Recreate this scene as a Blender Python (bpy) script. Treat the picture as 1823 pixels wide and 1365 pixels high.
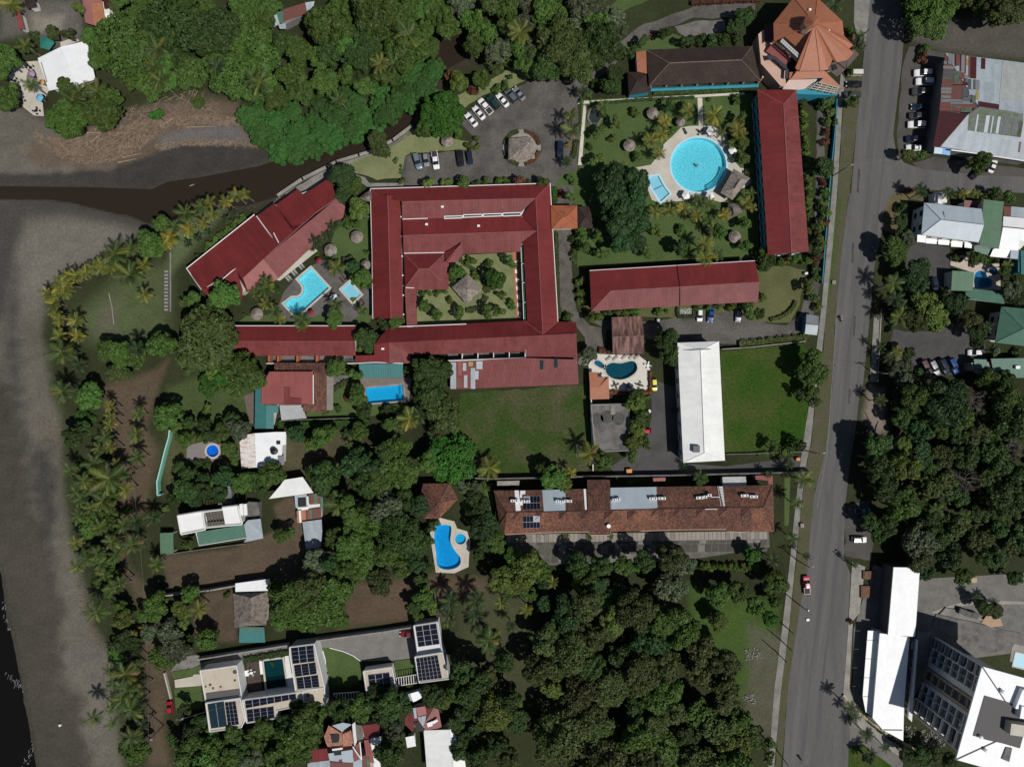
import bpy, math, random
import numpy as np
for _o in list(bpy.data.objects): bpy.data.objects.remove(_o)
SC = bpy.context.scene
COL = SC.collection
R = math.radians
rnd = random.Random(11)
nrg = np.random.default_rng(5)

# ------------------------------------------------------------------ camera, sky, sun, exposure
S, CX, CY, H = 6.0, 911.5, 682.5, 202.55      # photo pixels per metre on the ground, photo centre, flying height
cd = bpy.data.cameras.new('camera'); cam = bpy.data.objects.new('camera', cd); COL.objects.link(cam)
cd.sensor_fit = 'HORIZONTAL'; cd.sensor_width = 36; cd.lens = 24; cd.clip_start = 1; cd.clip_end = 6000
cam.location = (0, 0, H); cam.rotation_euler = (0, 0, 0); SC.camera = cam
SUN = np.array([0.48, -0.40, 1.0]); SUN /= np.linalg.norm(SUN)
sun_el = math.asin(SUN[2]); sun_rot = math.atan2(SUN[0], SUN[1])
W = bpy.data.worlds.new("World"); SC.world = W; W.use_nodes = True
nt = W.node_tree; bg = nt.nodes['Background']; sky = nt.nodes.new('ShaderNodeTexSky')
sky.sky_type = 'NISHITA'; sky.sun_disc = False; sky.sun_elevation = sun_el; sky.sun_rotation = sun_rot
bg.inputs['Strength'].default_value = 0.058; nt.links.new(sky.outputs[0], bg.inputs[0])
sl = bpy.data.lights.new('sun', 'SUN'); sl.energy = 4.9; sl.angle = R(0.53); sl.color = (1, 0.965, 0.91)
so = bpy.data.objects.new('sun', sl); COL.objects.link(so)
from mathutils import Vector
so.rotation_euler = Vector(SUN.tolist()).to_track_quat('Z', 'Y').to_euler(); so.location = (60, -60, 150)
SC.view_settings.view_transform = 'Standard'; SC.view_settings.look = 'None'
SC.view_settings.gamma = 1; SC.view_settings.exposure = -0.43
try: SC.view_settings.use_curve_mapping = False
except Exception: pass
SC.cycles.max_bounces = 5; SC.cycles.diffuse_bounces = 3; SC.cycles.glossy_bounces = 2; SC.cycles.transparent_max_bounces = 6
SC.cycles.caustics_reflective = False; SC.cycles.caustics_refractive = False

# ------------------------------------------------------------------ where things stand
def P(px, py, h=0.0):
    """ground position (metres) of what the photograph shows at a pixel, for a point h metres up"""
    k = (H - h) / H / S
    return ((px - CX) * k, (CY - py) * k, h)
CR = dict(a0=(0,0,3.957), b0=(455,0,3.957), c0=(910,0,3.957), d0=(1363,0,3.957), a1=(0,340,3.957), b1=(455,340,3.957), c1=(910,340,3.957), d1=(1363,340,3.957),
          a2=(0,680,3.957), b2=(455,680,3.957), c2=(910,680,3.957), d2=(1363,680,3.957), a3=(0,1020,3.957), b3=(455,1020,3.957), c3=(910,1020,3.957), d3=(1363,1020,3.957),
          z1=(1330,0,7.926), z2=(1640,80,6.204), z3=(320,300,5.056), z4=(640,310,4.446), z5=(410,560,4.34), z6=(870,840,6.51), z7=(1140,840,6.51), z8=(1500,1000,3.74),
          y1=(280,1090,5.6875), y2=(560,1080,4.79), y3=(270,740,4.876), y4=(1560,320,6.825), y5=(1560,500,6.825), y6=(1030,550,6.5), y7=(480,440,9.1), y8=(1120,210,7.183), px=(0,0,1))
def Q(c, *v):
    x0, y0, k = CR[c]
    return [(x0 + v[i] / k, y0 + v[i + 1] / k) for i in range(0, len(v), 2)]
def q1(c, x, y): return Q(c, x, y)[0]
def lerp(a, b, t): return tuple(a[i] + (b[i] - a[i]) * t for i in range(len(a)))

# ------------------------------------------------------------------ materials
MATS = {}
def nodes(name):
    m = bpy.data.materials.new(name); m.use_nodes = True
    return m, m.node_tree, m.node_tree.nodes['Principled BSDF']
def mat(name, c, rough=0.7, var=0.25, scale=0.4, scale2=4.0, c2=None, bump=0.0, bscale=6.0, spec=0.4, metal=0.0, stripe=0.0, sdist=0.2, sheet=0.0, coords='world', patch=0.55, aniso=None, tile=0.0):
    """weathered surface: two scales of noise between c and c2, optional corrugation / sheet / tile relief along the UVs"""
    if name in MATS: return MATS[name]
    m, t, b = nodes(name); N = t.nodes; L = t.links
    c2 = c2 or tuple(x * (1 - var) for x in c)
    if coords == 'world': co = N.new('ShaderNodeNewGeometry').outputs['Position']
    else: co = N.new('ShaderNodeTexCoord').outputs['UV' if coords == 'uv' else 'Object']
    if aniso:
        mp = N.new('ShaderNodeMapping'); mp.inputs['Scale'].default_value = aniso; L.new(co, mp.inputs[0]); co = mp.outputs[0]
    n1 = N.new('ShaderNodeTexNoise'); n1.inputs['Scale'].default_value = scale; n1.inputs['Detail'].default_value = 5; n1.inputs['Roughness'].default_value = 0.62
    n2 = N.new('ShaderNodeTexNoise'); n2.inputs['Scale'].default_value = scale2; n2.inputs['Detail'].default_value = 4; n2.inputs['Roughness'].default_value = 0.7
    L.new(co, n1.inputs['Vector']); L.new(co, n2.inputs['Vector'])
    rp = N.new('ShaderNodeValToRGB'); rp.color_ramp.elements[0].position = patch - 0.15; rp.color_ramp.elements[1].position = patch + 0.12
    rp.color_ramp.elements[0].color = (*c, 1); rp.color_ramp.elements[1].color = (*c2, 1); L.new(n1.outputs[0], rp.inputs[0])
    mx = N.new('ShaderNodeMix'); mx.data_type = 'RGBA'; mx.blend_type = 'MULTIPLY'; mx.inputs[0].default_value = 1
    r2 = N.new('ShaderNodeMapRange'); r2.inputs[1].default_value = 0.25; r2.inputs[2].default_value = 0.75; r2.inputs[3].default_value = 1 - var; r2.inputs[4].default_value = 1 + var * 0.6
    L.new(n2.outputs[0], r2.inputs[0]); L.new(rp.outputs[0], mx.inputs[6]); L.new(r2.outputs[0], mx.inputs[7])
    out = mx.outputs[2]
    hgt = None
    if stripe or sheet or tile:
        uv = N.new('ShaderNodeTexCoord').outputs['UV']; sp = N.new('ShaderNodeSeparateXYZ'); L.new(uv, sp.inputs[0])
    if sheet:       # roofing sheets about a metre wide, each weathered a little differently
        fl = N.new('ShaderNodeMath'); fl.operation = 'FLOOR'; L.new(sp.outputs[0], fl.inputs[0])
        f2 = N.new('ShaderNodeMath'); f2.operation = 'MULTIPLY'; f2.inputs[1].default_value = 0.17; L.new(sp.outputs[1], f2.inputs[0])
        f3 = N.new('ShaderNodeMath'); f3.operation = 'FLOOR'; L.new(f2.outputs[0], f3.inputs[0])
        cb = N.new('ShaderNodeCombineXYZ'); L.new(fl.outputs[0], cb.inputs[0]); L.new(f3.outputs[0], cb.inputs[1])
        wn = N.new('ShaderNodeTexWhiteNoise'); L.new(cb.outputs[0], wn.inputs[0])
        r3 = N.new('ShaderNodeMapRange'); r3.inputs[3].default_value = 1 - sheet; r3.inputs[4].default_value = 1 + sheet; L.new(wn.outputs[0], r3.inputs[0])
        m2 = N.new('ShaderNodeMix'); m2.data_type = 'RGBA'; m2.blend_type = 'MULTIPLY'; m2.inputs[0].default_value = 1
        L.new(out, m2.inputs[6]); L.new(r3.outputs[0], m2.inputs[7]); out = m2.outputs[2]
    if tile:        # barrel tiles: rows across the slope, each tile its own shade
        vs = []
        for k, fr in ((0, 2.6), (1, 1.9)):
            a = N.new('ShaderNodeMath'); a.operation = 'MULTIPLY'; a.inputs[1].default_value = fr; L.new(sp.outputs[k], a.inputs[0])
            f = N.new('ShaderNodeMath'); f.operation = 'FLOOR'; L.new(a.outputs[0], f.inputs[0]); vs.append(f.outputs[0])
        cb = N.new('ShaderNodeCombineXYZ'); L.new(vs[0], cb.inputs[0]); L.new(vs[1], cb.inputs[1])
        wn = N.new('ShaderNodeTexWhiteNoise'); L.new(cb.outputs[0], wn.inputs[0])
        r3 = N.new('ShaderNodeMapRange'); r3.inputs[3].default_value = 1 - tile; r3.inputs[4].default_value = 1 + tile; L.new(wn.outputs[0], r3.inputs[0])
        m2 = N.new('ShaderNodeMix'); m2.data_type = 'RGBA'; m2.blend_type = 'MULTIPLY'; m2.inputs[0].default_value = 1
        L.new(out, m2.inputs[6]); L.new(r3.outputs[0], m2.inputs[7]); out = m2.outputs[2]
    L.new(out, b.inputs['Base Color'])
    if stripe:
        a = N.new('ShaderNodeMath'); a.operation = 'MULTIPLY'; a.inputs[1].default_value = 2 * math.pi / sdist; L.new(sp.outputs[0], a.inputs[0])
        s_ = N.new('ShaderNodeMath'); s_.operation = 'SINE'; L.new(a.outputs[0], s_.inputs[0])
        bp = N.new('ShaderNodeBump'); bp.inputs['Strength'].default_value = stripe; bp.inputs['Distance'].default_value = 0.05
        L.new(s_.outputs[0], bp.inputs['Height']); L.new(bp.outputs[0], b.inputs['Normal'])
    elif bump:
        nb = N.new('ShaderNodeTexNoise'); nb.inputs['Scale'].default_value = bscale; nb.inputs['Detail'].default_value = 4; L.new(co, nb.inputs['Vector'])
        bp = N.new('ShaderNodeBump'); bp.inputs['Strength'].default_value = bump; bp.inputs['Distance'].default_value = 0.25
        L.new(nb.outputs[0], bp.inputs['Height']); L.new(bp.outputs[0], b.inputs['Normal'])
    b.inputs['Roughness'].default_value = rough; b.inputs['Specular IOR Level'].default_value = spec; b.inputs['Metallic'].default_value = metal
    MATS[name] = m
    return m
def plain(name, c, rough=0.5, metal=0.0, spec=0.5):
    if name in MATS: return MATS[name]
    m, t, b = nodes(name)
    n = t.nodes.new('ShaderNodeTexNoise'); n.inputs['Scale'].default_value = 3; r = t.nodes.new('ShaderNodeMapRange')
    r.inputs[3].default_value = 0.88; r.inputs[4].default_value = 1.08
    mx = t.nodes.new('ShaderNodeMix'); mx.data_type = 'RGBA'; mx.blend_type = 'MULTIPLY'; mx.inputs[0].default_value = 1; mx.inputs[6].default_value = (*c, 1)
    t.links.new(t.nodes.new('ShaderNodeTexCoord').outputs['Object'], n.inputs['Vector'])
    t.links.new(n.outputs[0], r.inputs[0]); t.links.new(r.outputs[0], mx.inputs[7]); t.links.new(mx.outputs[2], b.inputs['Base Color'])
    b.inputs['Roughness'].default_value = rough; b.inputs['Metallic'].default_value = metal; b.inputs['Specular IOR Level'].default_value = spec
    MATS[name] = m
    return m
def water(name, tint, body, clear=0.8, bscale=1.4, bump=0.25, rough=0.06):
    """water sheet: partly clear and tinted (the floor of the pool shows), rippled and reflecting"""
    if name in MATS: return MATS[name]
    m, t, b = nodes(name); N = t.nodes; L = t.links
    b.inputs['Base Color'].default_value = (*body, 1); b.inputs['Roughness'].default_value = rough; b.inputs['IOR'].default_value = 1.33
    n = N.new('ShaderNodeTexNoise'); n.inputs['Scale'].default_value = bscale; n.inputs['Detail'].default_value = 3
    L.new(N.new('ShaderNodeNewGeometry').outputs['Position'], n.inputs['Vector'])
    bp = N.new('ShaderNodeBump'); bp.inputs['Strength'].default_value = bump; bp.inputs['Distance'].default_value = 0.1
    L.new(n.outputs[0], bp.inputs['Height']); L.new(bp.outputs[0], b.inputs['Normal'])
    tr = N.new('ShaderNodeBsdfTransparent'); tr.inputs[0].default_value = (*tint, 1)
    ms = N.new('ShaderNodeMixShader'); ms.inputs[0].default_value = clear
    L.new(b.outputs[0], ms.inputs[1]); L.new(tr.outputs[0], ms.inputs[2]); L.new(ms.outputs[0], N['Material Output'].inputs['Surface'])
    MATS[name] = m
    return m
def leafmat(name, c, c2, rough=0.6):
    """foliage: every leaf its own shade between c and c2, whole branches and whole trees a little different too"""
    if name in MATS: return MATS[name]
    m, t, b = nodes(name); N = t.nodes; L = t.links
    g = N.new('ShaderNodeNewGeometry'); oi = N.new('ShaderNodeObjectInfo')
    n = N.new('ShaderNodeTexNoise'); n.inputs['Scale'].default_value = 0.55; n.inputs['Detail'].default_value = 3; L.new(g.outputs['Position'], n.inputs['Vector'])
    a = N.new('ShaderNodeMath'); a.operation = 'MULTIPLY_ADD'; a.inputs[1].default_value = 0.55; L.new(g.outputs['Random Per Island'], a.inputs[0])
    k = N.new('ShaderNodeMapRange'); k.inputs[1].default_value = 0.3; k.inputs[2].default_value = 0.7; k.inputs[4].default_value = 0.45; L.new(n.outputs[0], k.inputs[0]); L.new(k.outputs[0], a.inputs[2])
    mx = N.new('ShaderNodeMix'); mx.data_type = 'RGBA'; mx.inputs[6].default_value = (*c, 1); mx.inputs[7].default_value = (*c2, 1); L.new(a.outputs[0], mx.inputs[0])
    hs = N.new('ShaderNodeHueSaturation'); r = N.new('ShaderNodeMapRange'); r.inputs[3].default_value = 0.68; r.inputs[4].default_value = 1.34
    h2 = N.new('ShaderNodeMapRange'); h2.inputs[3].default_value = 0.485; h2.inputs[4].default_value = 0.515
    L.new(oi.outputs['Random'], r.inputs[0]); L.new(r.outputs[0], hs.inputs['Value']); L.new(oi.outputs['Random'], h2.inputs[0]); L.new(h2.outputs[0], hs.inputs['Hue'])
    L.new(mx.outputs[2], hs.inputs['Color']); L.new(hs.outputs[0], b.inputs['Base Color'])
    b.inputs['Roughness'].default_value = rough; b.inputs['Specular IOR Level'].default_value = 0.25
    MATS[name] = m
    return m

# ------------------------------------------------------------------ meshes
class MB:
    def __init__(s): s.v = []; s.f = []; s.uv = []; s.mi = []; s.k = 0
    def poly(s, pts, uv=None, k=None):
        i = len(s.v); s.v += [tuple(p) for p in pts]; s.f.append(tuple(range(i, i + len(pts)))); s.mi.append(s.k if k is None else k)
        s.uv += list(uv) if uv else [(p[0], p[1]) for p in pts]
    def grid(s, rings, closed=True, cap=True):
        n = len(rings[0])
        for a, b in zip(rings[:-1], rings[1:]):
            for j in range(n if closed else n - 1):
                s.poly([a[j], a[(j + 1) % n], b[(j + 1) % n], b[j]])
        if cap and closed: s.poly(rings[0][::-1]); s.poly(rings[-1])
        return s
    def box(s, c, d, rz=0.0, rx=None):
        ca, sa = math.cos(rz), math.sin(rz); p = []
        for x, y, z in ((-1,-1,-1),(1,-1,-1),(1,1,-1),(-1,1,-1),(-1,-1,1),(1,-1,1),(1,1,1),(-1,1,1)):
            x, y, z = x * d[0] / 2, y * d[1] / 2, z * d[2] / 2
            p.append((c[0] + x * ca - y * sa, c[1] + x * sa + y * ca, c[2] + z))
        for f in ((0,3,2,1),(4,5,6,7),(0,1,5,4),(1,2,6,5),(2,3,7,6),(3,0,4,7)): s.poly([p[i] for i in f])
        return s
    def prism(s, pts, z0, z1, bottom=True):
        pts = ccw(pts); n = len(pts)
        s.poly([(x, y, z1) for x, y in pts])
        if bottom: s.poly([(x, y, z0) for x, y in pts][::-1])
        for i in range(n):
            a, b = pts[i], pts[(i + 1) % n]
            l = math.hypot(b[0] - a[0], b[1] - a[1])
            s.poly([(*a, z0), (*b, z0), (*b, z1), (*a, z1)], [(0, z0), (l, z0), (l, z1), (0, z1)])
        return s
    def tube(s, pts, rad, n=6):
        pts = [np.array(p, float) for p in pts]; rings = []
        for i, p in enumerate(pts):
            d = pts[min(i + 1, len(pts) - 1)] - pts[max(i - 1, 0)]; d /= (np.linalg.norm(d) + 1e-9)
            u = np.cross(d, (0, 0, 1) if abs(d[2]) < .9 else (1, 0, 0)); u /= np.linalg.norm(u); w = np.cross(d, u)
            r = rad[i] if isinstance(rad, (list, tuple)) else rad
            rings.append([tuple(p + r * (math.cos(2 * math.pi * j / n) * u + math.sin(2 * math.pi * j / n) * w)) for j in range(n)])
        return s.grid(rings)
    def lathe(s, prof, c=(0, 0, 0), n=16, jit=0.0):
        rings = [[(c[0] + r * (1 + jit * (rnd.random() - .5)) * math.cos(2 * math.pi * j / n), c[1] + r * (1 + jit * (rnd.random() - .5)) * math.sin(2 * math.pi * j / n), c[2] + z + jit * .3 * (rnd.random() - .5)) for j in range(n)] for r, z in prof]
        return s.grid(rings)
    def plane(s, pts, thick, uv=True):
        """a flat plate: pts on its upper face, thickness below; UVs run along (u) and up (v) the slope"""
        pts = [np.array(p, float) for p in pts]
        nrm = np.zeros(3)
        for i in range(len(pts)): nrm += np.cross(pts[i], pts[(i + 1) % len(pts)])
        if nrm[2] < 0: pts = pts[::-1]; nrm = -nrm
        nrm /= np.linalg.norm(nrm)
        v = np.array([0, 0, 1]) - nrm * nrm[2]
        v = v / np.linalg.norm(v) if np.linalg.norm(v) > 0.03 else np.array([0, 1., 0])
        u = np.cross(v, nrm); lo = [p - np.array([0, 0, thick]) for p in pts]
        s.poly(pts, [(float(p @ u), float(p @ v)) for p in pts]); s.poly(lo[::-1]); n = len(pts)
        for i in range(n): s.poly([lo[i], lo[(i + 1) % n], pts[(i + 1) % n], pts[i]])
        return s
    def mesh(s, name, mats, org=(0, 0, 0)):
        me = bpy.data.meshes.new(name)
        o = np.array(org)
        me.from_pydata([tuple(np.array(p) - o) for p in s.v] if any(org) else s.v, [], s.f)
        for m in (mats if isinstance(mats, (list, tuple)) else [mats]): me.materials.append(m)
        if any(s.mi): me.polygons.foreach_set('material_index', s.mi)
        l = me.uv_layers.new(name='UVMap'); l.data.foreach_set('uv', np.array(s.uv, 'f').ravel())
        me.update()
        return me
def area(p): return sum(p[i][0] * p[(i + 1) % len(p)][1] - p[(i + 1) % len(p)][0] * p[i][1] for i in range(len(p))) / 2
def ccw(p):
    p = [tuple(q[:2]) for q in p]
    return p if area(p) > 0 else p[::-1]
def inset(p, d):
    p = ccw(p); n = len(p); out = []
    for i in range(n):
        a, b, c = (np.array(p[j % n]) for j in (i - 1, i, i + 1))
        u, v = (b - a) / (np.linalg.norm(b - a) + 1e-9), (c - b) / (np.linalg.norm(c - b) + 1e-9)
        n1, n2 = np.array([-u[1], u[0]]), np.array([-v[1], v[0]])
        w = n1 + n2; w /= max(np.linalg.norm(w), .3); k = d / max(float(w @ n1), .35)
        out.append(tuple(b + w * k))
    return out
ORG = {}
def thing(name, label, cat, loc=(0, 0, 0), rz=0.0, group=None):
    o = bpy.data.objects.new(name, None); COL.objects.link(o); o.location = loc; o.rotation_euler = (0, 0, rz); o.empty_display_size = .2
    o['label'] = label; o['category'] = cat
    if group: o['group'] = group
    ORG[o.name] = loc if rz == 0 else (0, 0, 0)
    return o
def part(mb, name, m, parent, label=None):
    """a mesh child; its points are given in world metres for an unrotated thing, in the thing's own frame for a rotated one"""
    og = ORG[parent.name]
    o = bpy.data.objects.new(name, mb.mesh(name, m, og)); COL.objects.link(o); o.parent = parent; ORG[o.name] = og
    if label: o['label'] = label
    return o
def single(mb, name, m, label, cat, group=None):
    o = bpy.data.objects.new(name, mb.mesh(name, m)); COL.objects.link(o); o['label'] = label; o['category'] = cat
    if group: o['group'] = group
    ORG[o.name] = (0, 0, 0)
    return o
def setting(mb, name, m, kind='structure'):
    o = bpy.data.objects.new(name, mb.mesh(name, m)); COL.objects.link(o); o['kind'] = kind; ORG[o.name] = (0, 0, 0)
    return o
def copy_thing(src, loc, rz=None, label=None, group=None, scale=None):
    r = src.copy(); COL.objects.link(r); r.location = loc
    if rz is not None: r.rotation_euler = (0, 0, rz)
    if scale: r.scale = scale if isinstance(scale, tuple) else (scale,) * 3
    if label: r['label'] = label
    if group: r['group'] = group
    def kids(a, b):
        for ch in a.children:
            c = ch.copy(); COL.objects.link(c); c.parent = b
            kids(ch, c)
    kids(src, r)
    return r
def paint(o, m):
    o.material_slots[0].link = 'OBJECT'; o.material_slots[0].material = m
def jag(pts, step=3.0, amp=0.5, seed=1):
    """a natural outline: the polygon's edges cut up and roughened"""
    r = random.Random(seed); out = []
    for i in range(len(pts)):
        a, b = pts[i], pts[(i + 1) % len(pts)]; l = math.hypot(b[0] - a[0], b[1] - a[1]); n = max(1, int(l / step))
        for j in range(n): t = j / n; out.append((a[0] + (b[0] - a[0]) * t + r.uniform(-amp, amp), a[1] + (b[1] - a[1]) * t + r.uniform(-amp, amp)))
    return out
def smooth(pts, n=6):
    out = []; m = len(pts)
    for i in range(m):
        p0, p1, p2, p3 = (np.array(pts[(i + k) % m]) for k in (-1, 0, 1, 2))
        for j in range(n):
            t = j / n; out.append(tuple(.5 * (2 * p1 + (p2 - p0) * t + (2 * p0 - 5 * p1 + 4 * p2 - p3) * t * t + (3 * p1 - p0 - 3 * p2 + p3) * t ** 3)))
    return out
def inside(p, poly):
    c = False; x, y = p
    for i in range(len(poly)):
        (ax, ay), (bx, by) = poly[i - 1], poly[i]
        if (ay > y) != (by > y) and x < (bx - ax) * (y - ay) / (by - ay) + ax: c = not c
    return c
def cut(w):
    """leave the pools open in a sheet that surrounds them"""
    for h in PITS:
        if not all(inside(p, w) for p in h): continue
        h = h[::-1]; d, i, j = min((math.hypot(a[0] - b[0], a[1] - b[1]), i, j) for i, a in enumerate(w) for j, b in enumerate(h)); w = w[:i + 1] + h[j:] + h[:j + 1] + w[i:]
    return w
def sheet(name, pxs, m, z, amp=0.0, step=3.0, thick=0.0, round_=0):
    """a piece of the setting laid on the ground: road, lawn, deck ..."""
    if round_: pxs = smooth(pxs, round_)
    w = [P(x, y, 0)[:2] for x, y in pxs]
    if amp: w = jag(w, step, amp, seed=len(pxs) + int(pxs[0][0]))
    w = cut(ccw(w))
    mb = MB(); mb.prism(w, z - max(thick, .004), z, bottom=False) if thick else mb.poly([(x, y, z) for x, y in w])
    return setting(mb, name, m)
# ------------------------------------------------------------------ palette (base colours of the things; some have light painted in)
asphalt = mat('road_asphalt', (.115,.111,.108), .9, .24, .16, 2.5, (.085,.083,.083), bump=.1, aniso=(1.8,.25,1))
lot = mat('lot_asphalt', (.12,.11,.1), .92, .5, .16, 2.2, (.06,.057,.053), bump=.15)
worn = mat('worn_driveway', (.13,.115,.1), .95, .35, .35, 2.5, (.07,.064,.057), bump=.2)
gravel = mat('gravel_lot', (.088,.082,.076), .95, .4, .2, 5, (.06,.057,.053), bump=.3)
concrete = mat('concrete', (.3,.28,.25), .9, .2, .3, 2, (.2,.19,.17))
conc_dark = mat('old_concrete', (.17,.16,.15), .9, .35, .35, 2.5, (.09,.085,.08))
pave = mat('sidewalk_concrete', (.24,.23,.21), .9, .25, .3, 2, (.15,.145,.13))
cream = mat('cream_deck', (.52,.49,.42), .85, .1, .2, 2, (.42,.385,.32))
palepath = mat('pale_path', (.58,.54,.46), .85, .12, .4, 2)
whitewall = mat('white_wall', (.72,.71,.68), .7, .1, .3, 2)
white = mat('white_paint', (.8,.8,.79), .5, .05, .3, 2)
whiteroof = mat('white_roof_sheet', (.76,.77,.75), .5, .07, .25, 1.5, (.68,.69,.67), stripe=.12, sdist=.5, sheet=.03)
brightroof = mat('bright_white_roof', (.8,.81,.82), .5, .06, .3, 1.5, (.74,.755,.77), stripe=.08, sdist=.5, sheet=.02)
rustwhite = mat('rusty_white_roof', (.74,.71,.68), .6, .06, 1.1, 2.5, (.45,.23,.13), patch=.6, stripe=.15, sdist=.4, aniso=(.5,1.6,1))
red = mat('red_roof', (.168,.026,.026), .45, .12, .12, 1.2, (.13,.021,.021), stripe=.16, sdist=.42, sheet=.08, spec=.3)
red2 = mat('red_roof_sunlit', (.175,.043,.042), .55, .2, .25, 1.2, (.14,.028,.027), stripe=.17, sdist=.42, sheet=.11, spec=.3)  # red roof with sunlit lightness put into the colour, mainly for sunward slopes
redwarm = mat('salmon_red_roof', (.25,.07,.063), .5, .1, .25, 1.2, stripe=.15, sdist=.5, sheet=.06)
ridgecap = mat('ridge_cap_pink', (.3,.1,.1), .5, .15, .5, 2)
maroon = mat('maroon_roof', (.06,.013,.015), .5, .12, .2, 1, stripe=.15, sdist=.5, sheet=.04)
rust = mat('rusty_maroon_roof', (.055,.018,.018), .7, .2, .9, 2.5, (.3,.17,.13), patch=.57, stripe=.25, sdist=.4, coords='uv', aniso=(1.0,.17,1))
brown = mat('brown_shingle_roof', (.04,.025,.02), .85, .25, .18, 3, (.026,.016,.013), bump=.2, tile=.18)
terra = mat('terracotta_metal_roof', (.35,.135,.075), .6, .06, .1, 2, (.3,.112,.06), tile=.07)
terra_old = mat('terracotta_old_roof', (.33,.1,.045), .75, .12, .5, 2, (.12,.045,.03), patch=.66, stripe=.25, sdist=.45, coords='uv')
clay = mat('clay_tile_roof', (.135,.058,.038), .85, .35, .22, 2.2, (.07,.034,.026), bump=.6, bscale=4, tile=.42)
clay2 = mat('clay_tile_bright', (.195,.083,.05), .85, .35, .3, 2.2, (.115,.05,.034), bump=.6, bscale=4, tile=.38)
teal = mat('teal_roof', (.045,.17,.17), .5, .1, .2, 1.2, stripe=.2, sdist=.5, sheet=.05)
green = mat('green_roof', (.08,.16,.095), .55, .12, .25, 1.2, stripe=.2, sdist=.5, sheet=.05)
greenteal = mat('sea_green_roof', (.07,.16,.115), .55, .12, .25, 1.2, stripe=.2, sdist=.5, sheet=.06)
bluegrey = mat('blue_grey_roof', (.37,.43,.48), .45, .07, .3, 1.2, stripe=.15, sdist=.5, sheet=.04)
silver = mat('pale_sheet_roof', (.34,.385,.42), .45, .14, .4, 2, stripe=.2, sdist=.4, sheet=.1)
greysheet = mat('grey_sheet', (.2,.21,.22), .5, .15, .4, 2, stripe=.2, sdist=.4)
darksheet = mat('dark_sheet', (.09,.1,.11), .5, .2, .5, 2, stripe=.2, sdist=.4)
mossy = mat('mossy_sheet', (.12,.14,.15), .6, .25, .8, 2.5, (.07,.095,.03), stripe=.2, sdist=.4, patch=.5)
yellowsh = mat('yellow_sheet', (.3,.27,.08), .6, .2, .8, 2)
rustred = mat('rust_red_sheet', (.17,.05,.04), .6, .3, .8, 2.5, (.12,.07,.06), stripe=.2, sdist=.4)
thatch = mat('thatch', (.35,.305,.265), .95, .35, 1.2, 7, (.17,.14,.12), bump=.9, bscale=7, spec=.1)
thatch2 = mat('old_thatch', (.25,.215,.185), .95, .4, .9, 6, (.11,.09,.08), bump=.9, bscale=6, spec=.1)
turq = mat('turquoise_wall', (.03,.26,.36), .7, .1, .4, 2)
salmonwall = mat('salmon_wall', (.55,.36,.28), .8, .1, .4, 2)
pinkfloor = mat('pink_terrace', (.62,.48,.42), .8, .1, .5, 2)
beige = mat('beige_wall', (.42,.33,.25), .8, .12, .4, 2)
stone = mat('stone_wall', (.2,.185,.16), .95, .35, .9, 4, (.1,.095,.085), bump=.7, bscale=3)
glass = plain('dark_glass', (.02,.025,.03), .12, 0, .7)
glassblue = plain('blue_glass', (.012,.03,.04), .15, 0, .6)
blackm = plain('black_plastic', (.012,.012,.013), .5)
darkgrey = plain('dark_grey_deck', (.09,.085,.085), .8)
metal = plain('grey_metal', (.4,.41,.42), .4, .6)
wood = mat('dark_wood', (.075,.05,.04), .8, .3, .8, 4)
timber = mat('timber_pole', (.09,.075,.06), .9, .3, .6, 4)
bark = mat('bark', (.12,.1,.08), .95, .35, .8, 5, coords='obj', bump=.4)
palmbark = mat('palm_bark', (.2,.175,.15), .95, .3, .7, 5, coords='obj', bump=.3)
solar = plain('solar_cell', (.008,.009,.02), .2, .2, .6)
orangeobj = plain('orange_plastic', (.6,.2,.02), .5)
poolred = plain('red_canvas', (.25,.015,.03), .8)
canvas = plain('white_canvas', (.8,.79,.77), .85)
tealcanvas = plain('teal_canvas', (.02,.16,.13), .85)
pinkcanvas = plain('lilac_canvas', (.35,.22,.33), .85)
bluecanvas = plain('sky_blue_canvas', (.12,.4,.62), .85)
orangecanvas = plain('orange_canvas', (.55,.3,.1), .85)
lawn_a = mat('lawn_grass', (.08,.118,.041), .95, .35, .13, 2.2, (.058,.095,.03), bump=.35, bscale=3, spec=.1)
lawn_pale = mat('pale_lawn', (.2,.215,.105), .95, .22, .14, 2, (.135,.16,.07), bump=.3, bscale=3, spec=.1)
lawn_rich = mat('rich_grass_field', (.031,.075,.009), .95, .55, .09, 1.4, (.068,.083,.023), bump=.8, bscale=2, spec=.1)
lawn_field = mat('rough_field', (.037,.069,.014), .95, .55, .1, 1.4, (.092,.085,.045), bump=.8, bscale=2, spec=.1, patch=.56)
lawn_dry = mat('dry_grass', (.12,.125,.055), .95, .3, .12, 2, (.09,.095,.04), bump=.4, bscale=3, spec=.1)
verge = mat('verge_grass', (.08,.085,.04), .95, .35, .25, 2, (.1,.085,.065), bump=.4, bscale=3, spec=.1)
verge_green = mat('green_verge', (.05,.09,.022), .95, .3, .25, 2, (.09,.085,.045), bump=.4, bscale=3, spec=.1)
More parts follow.
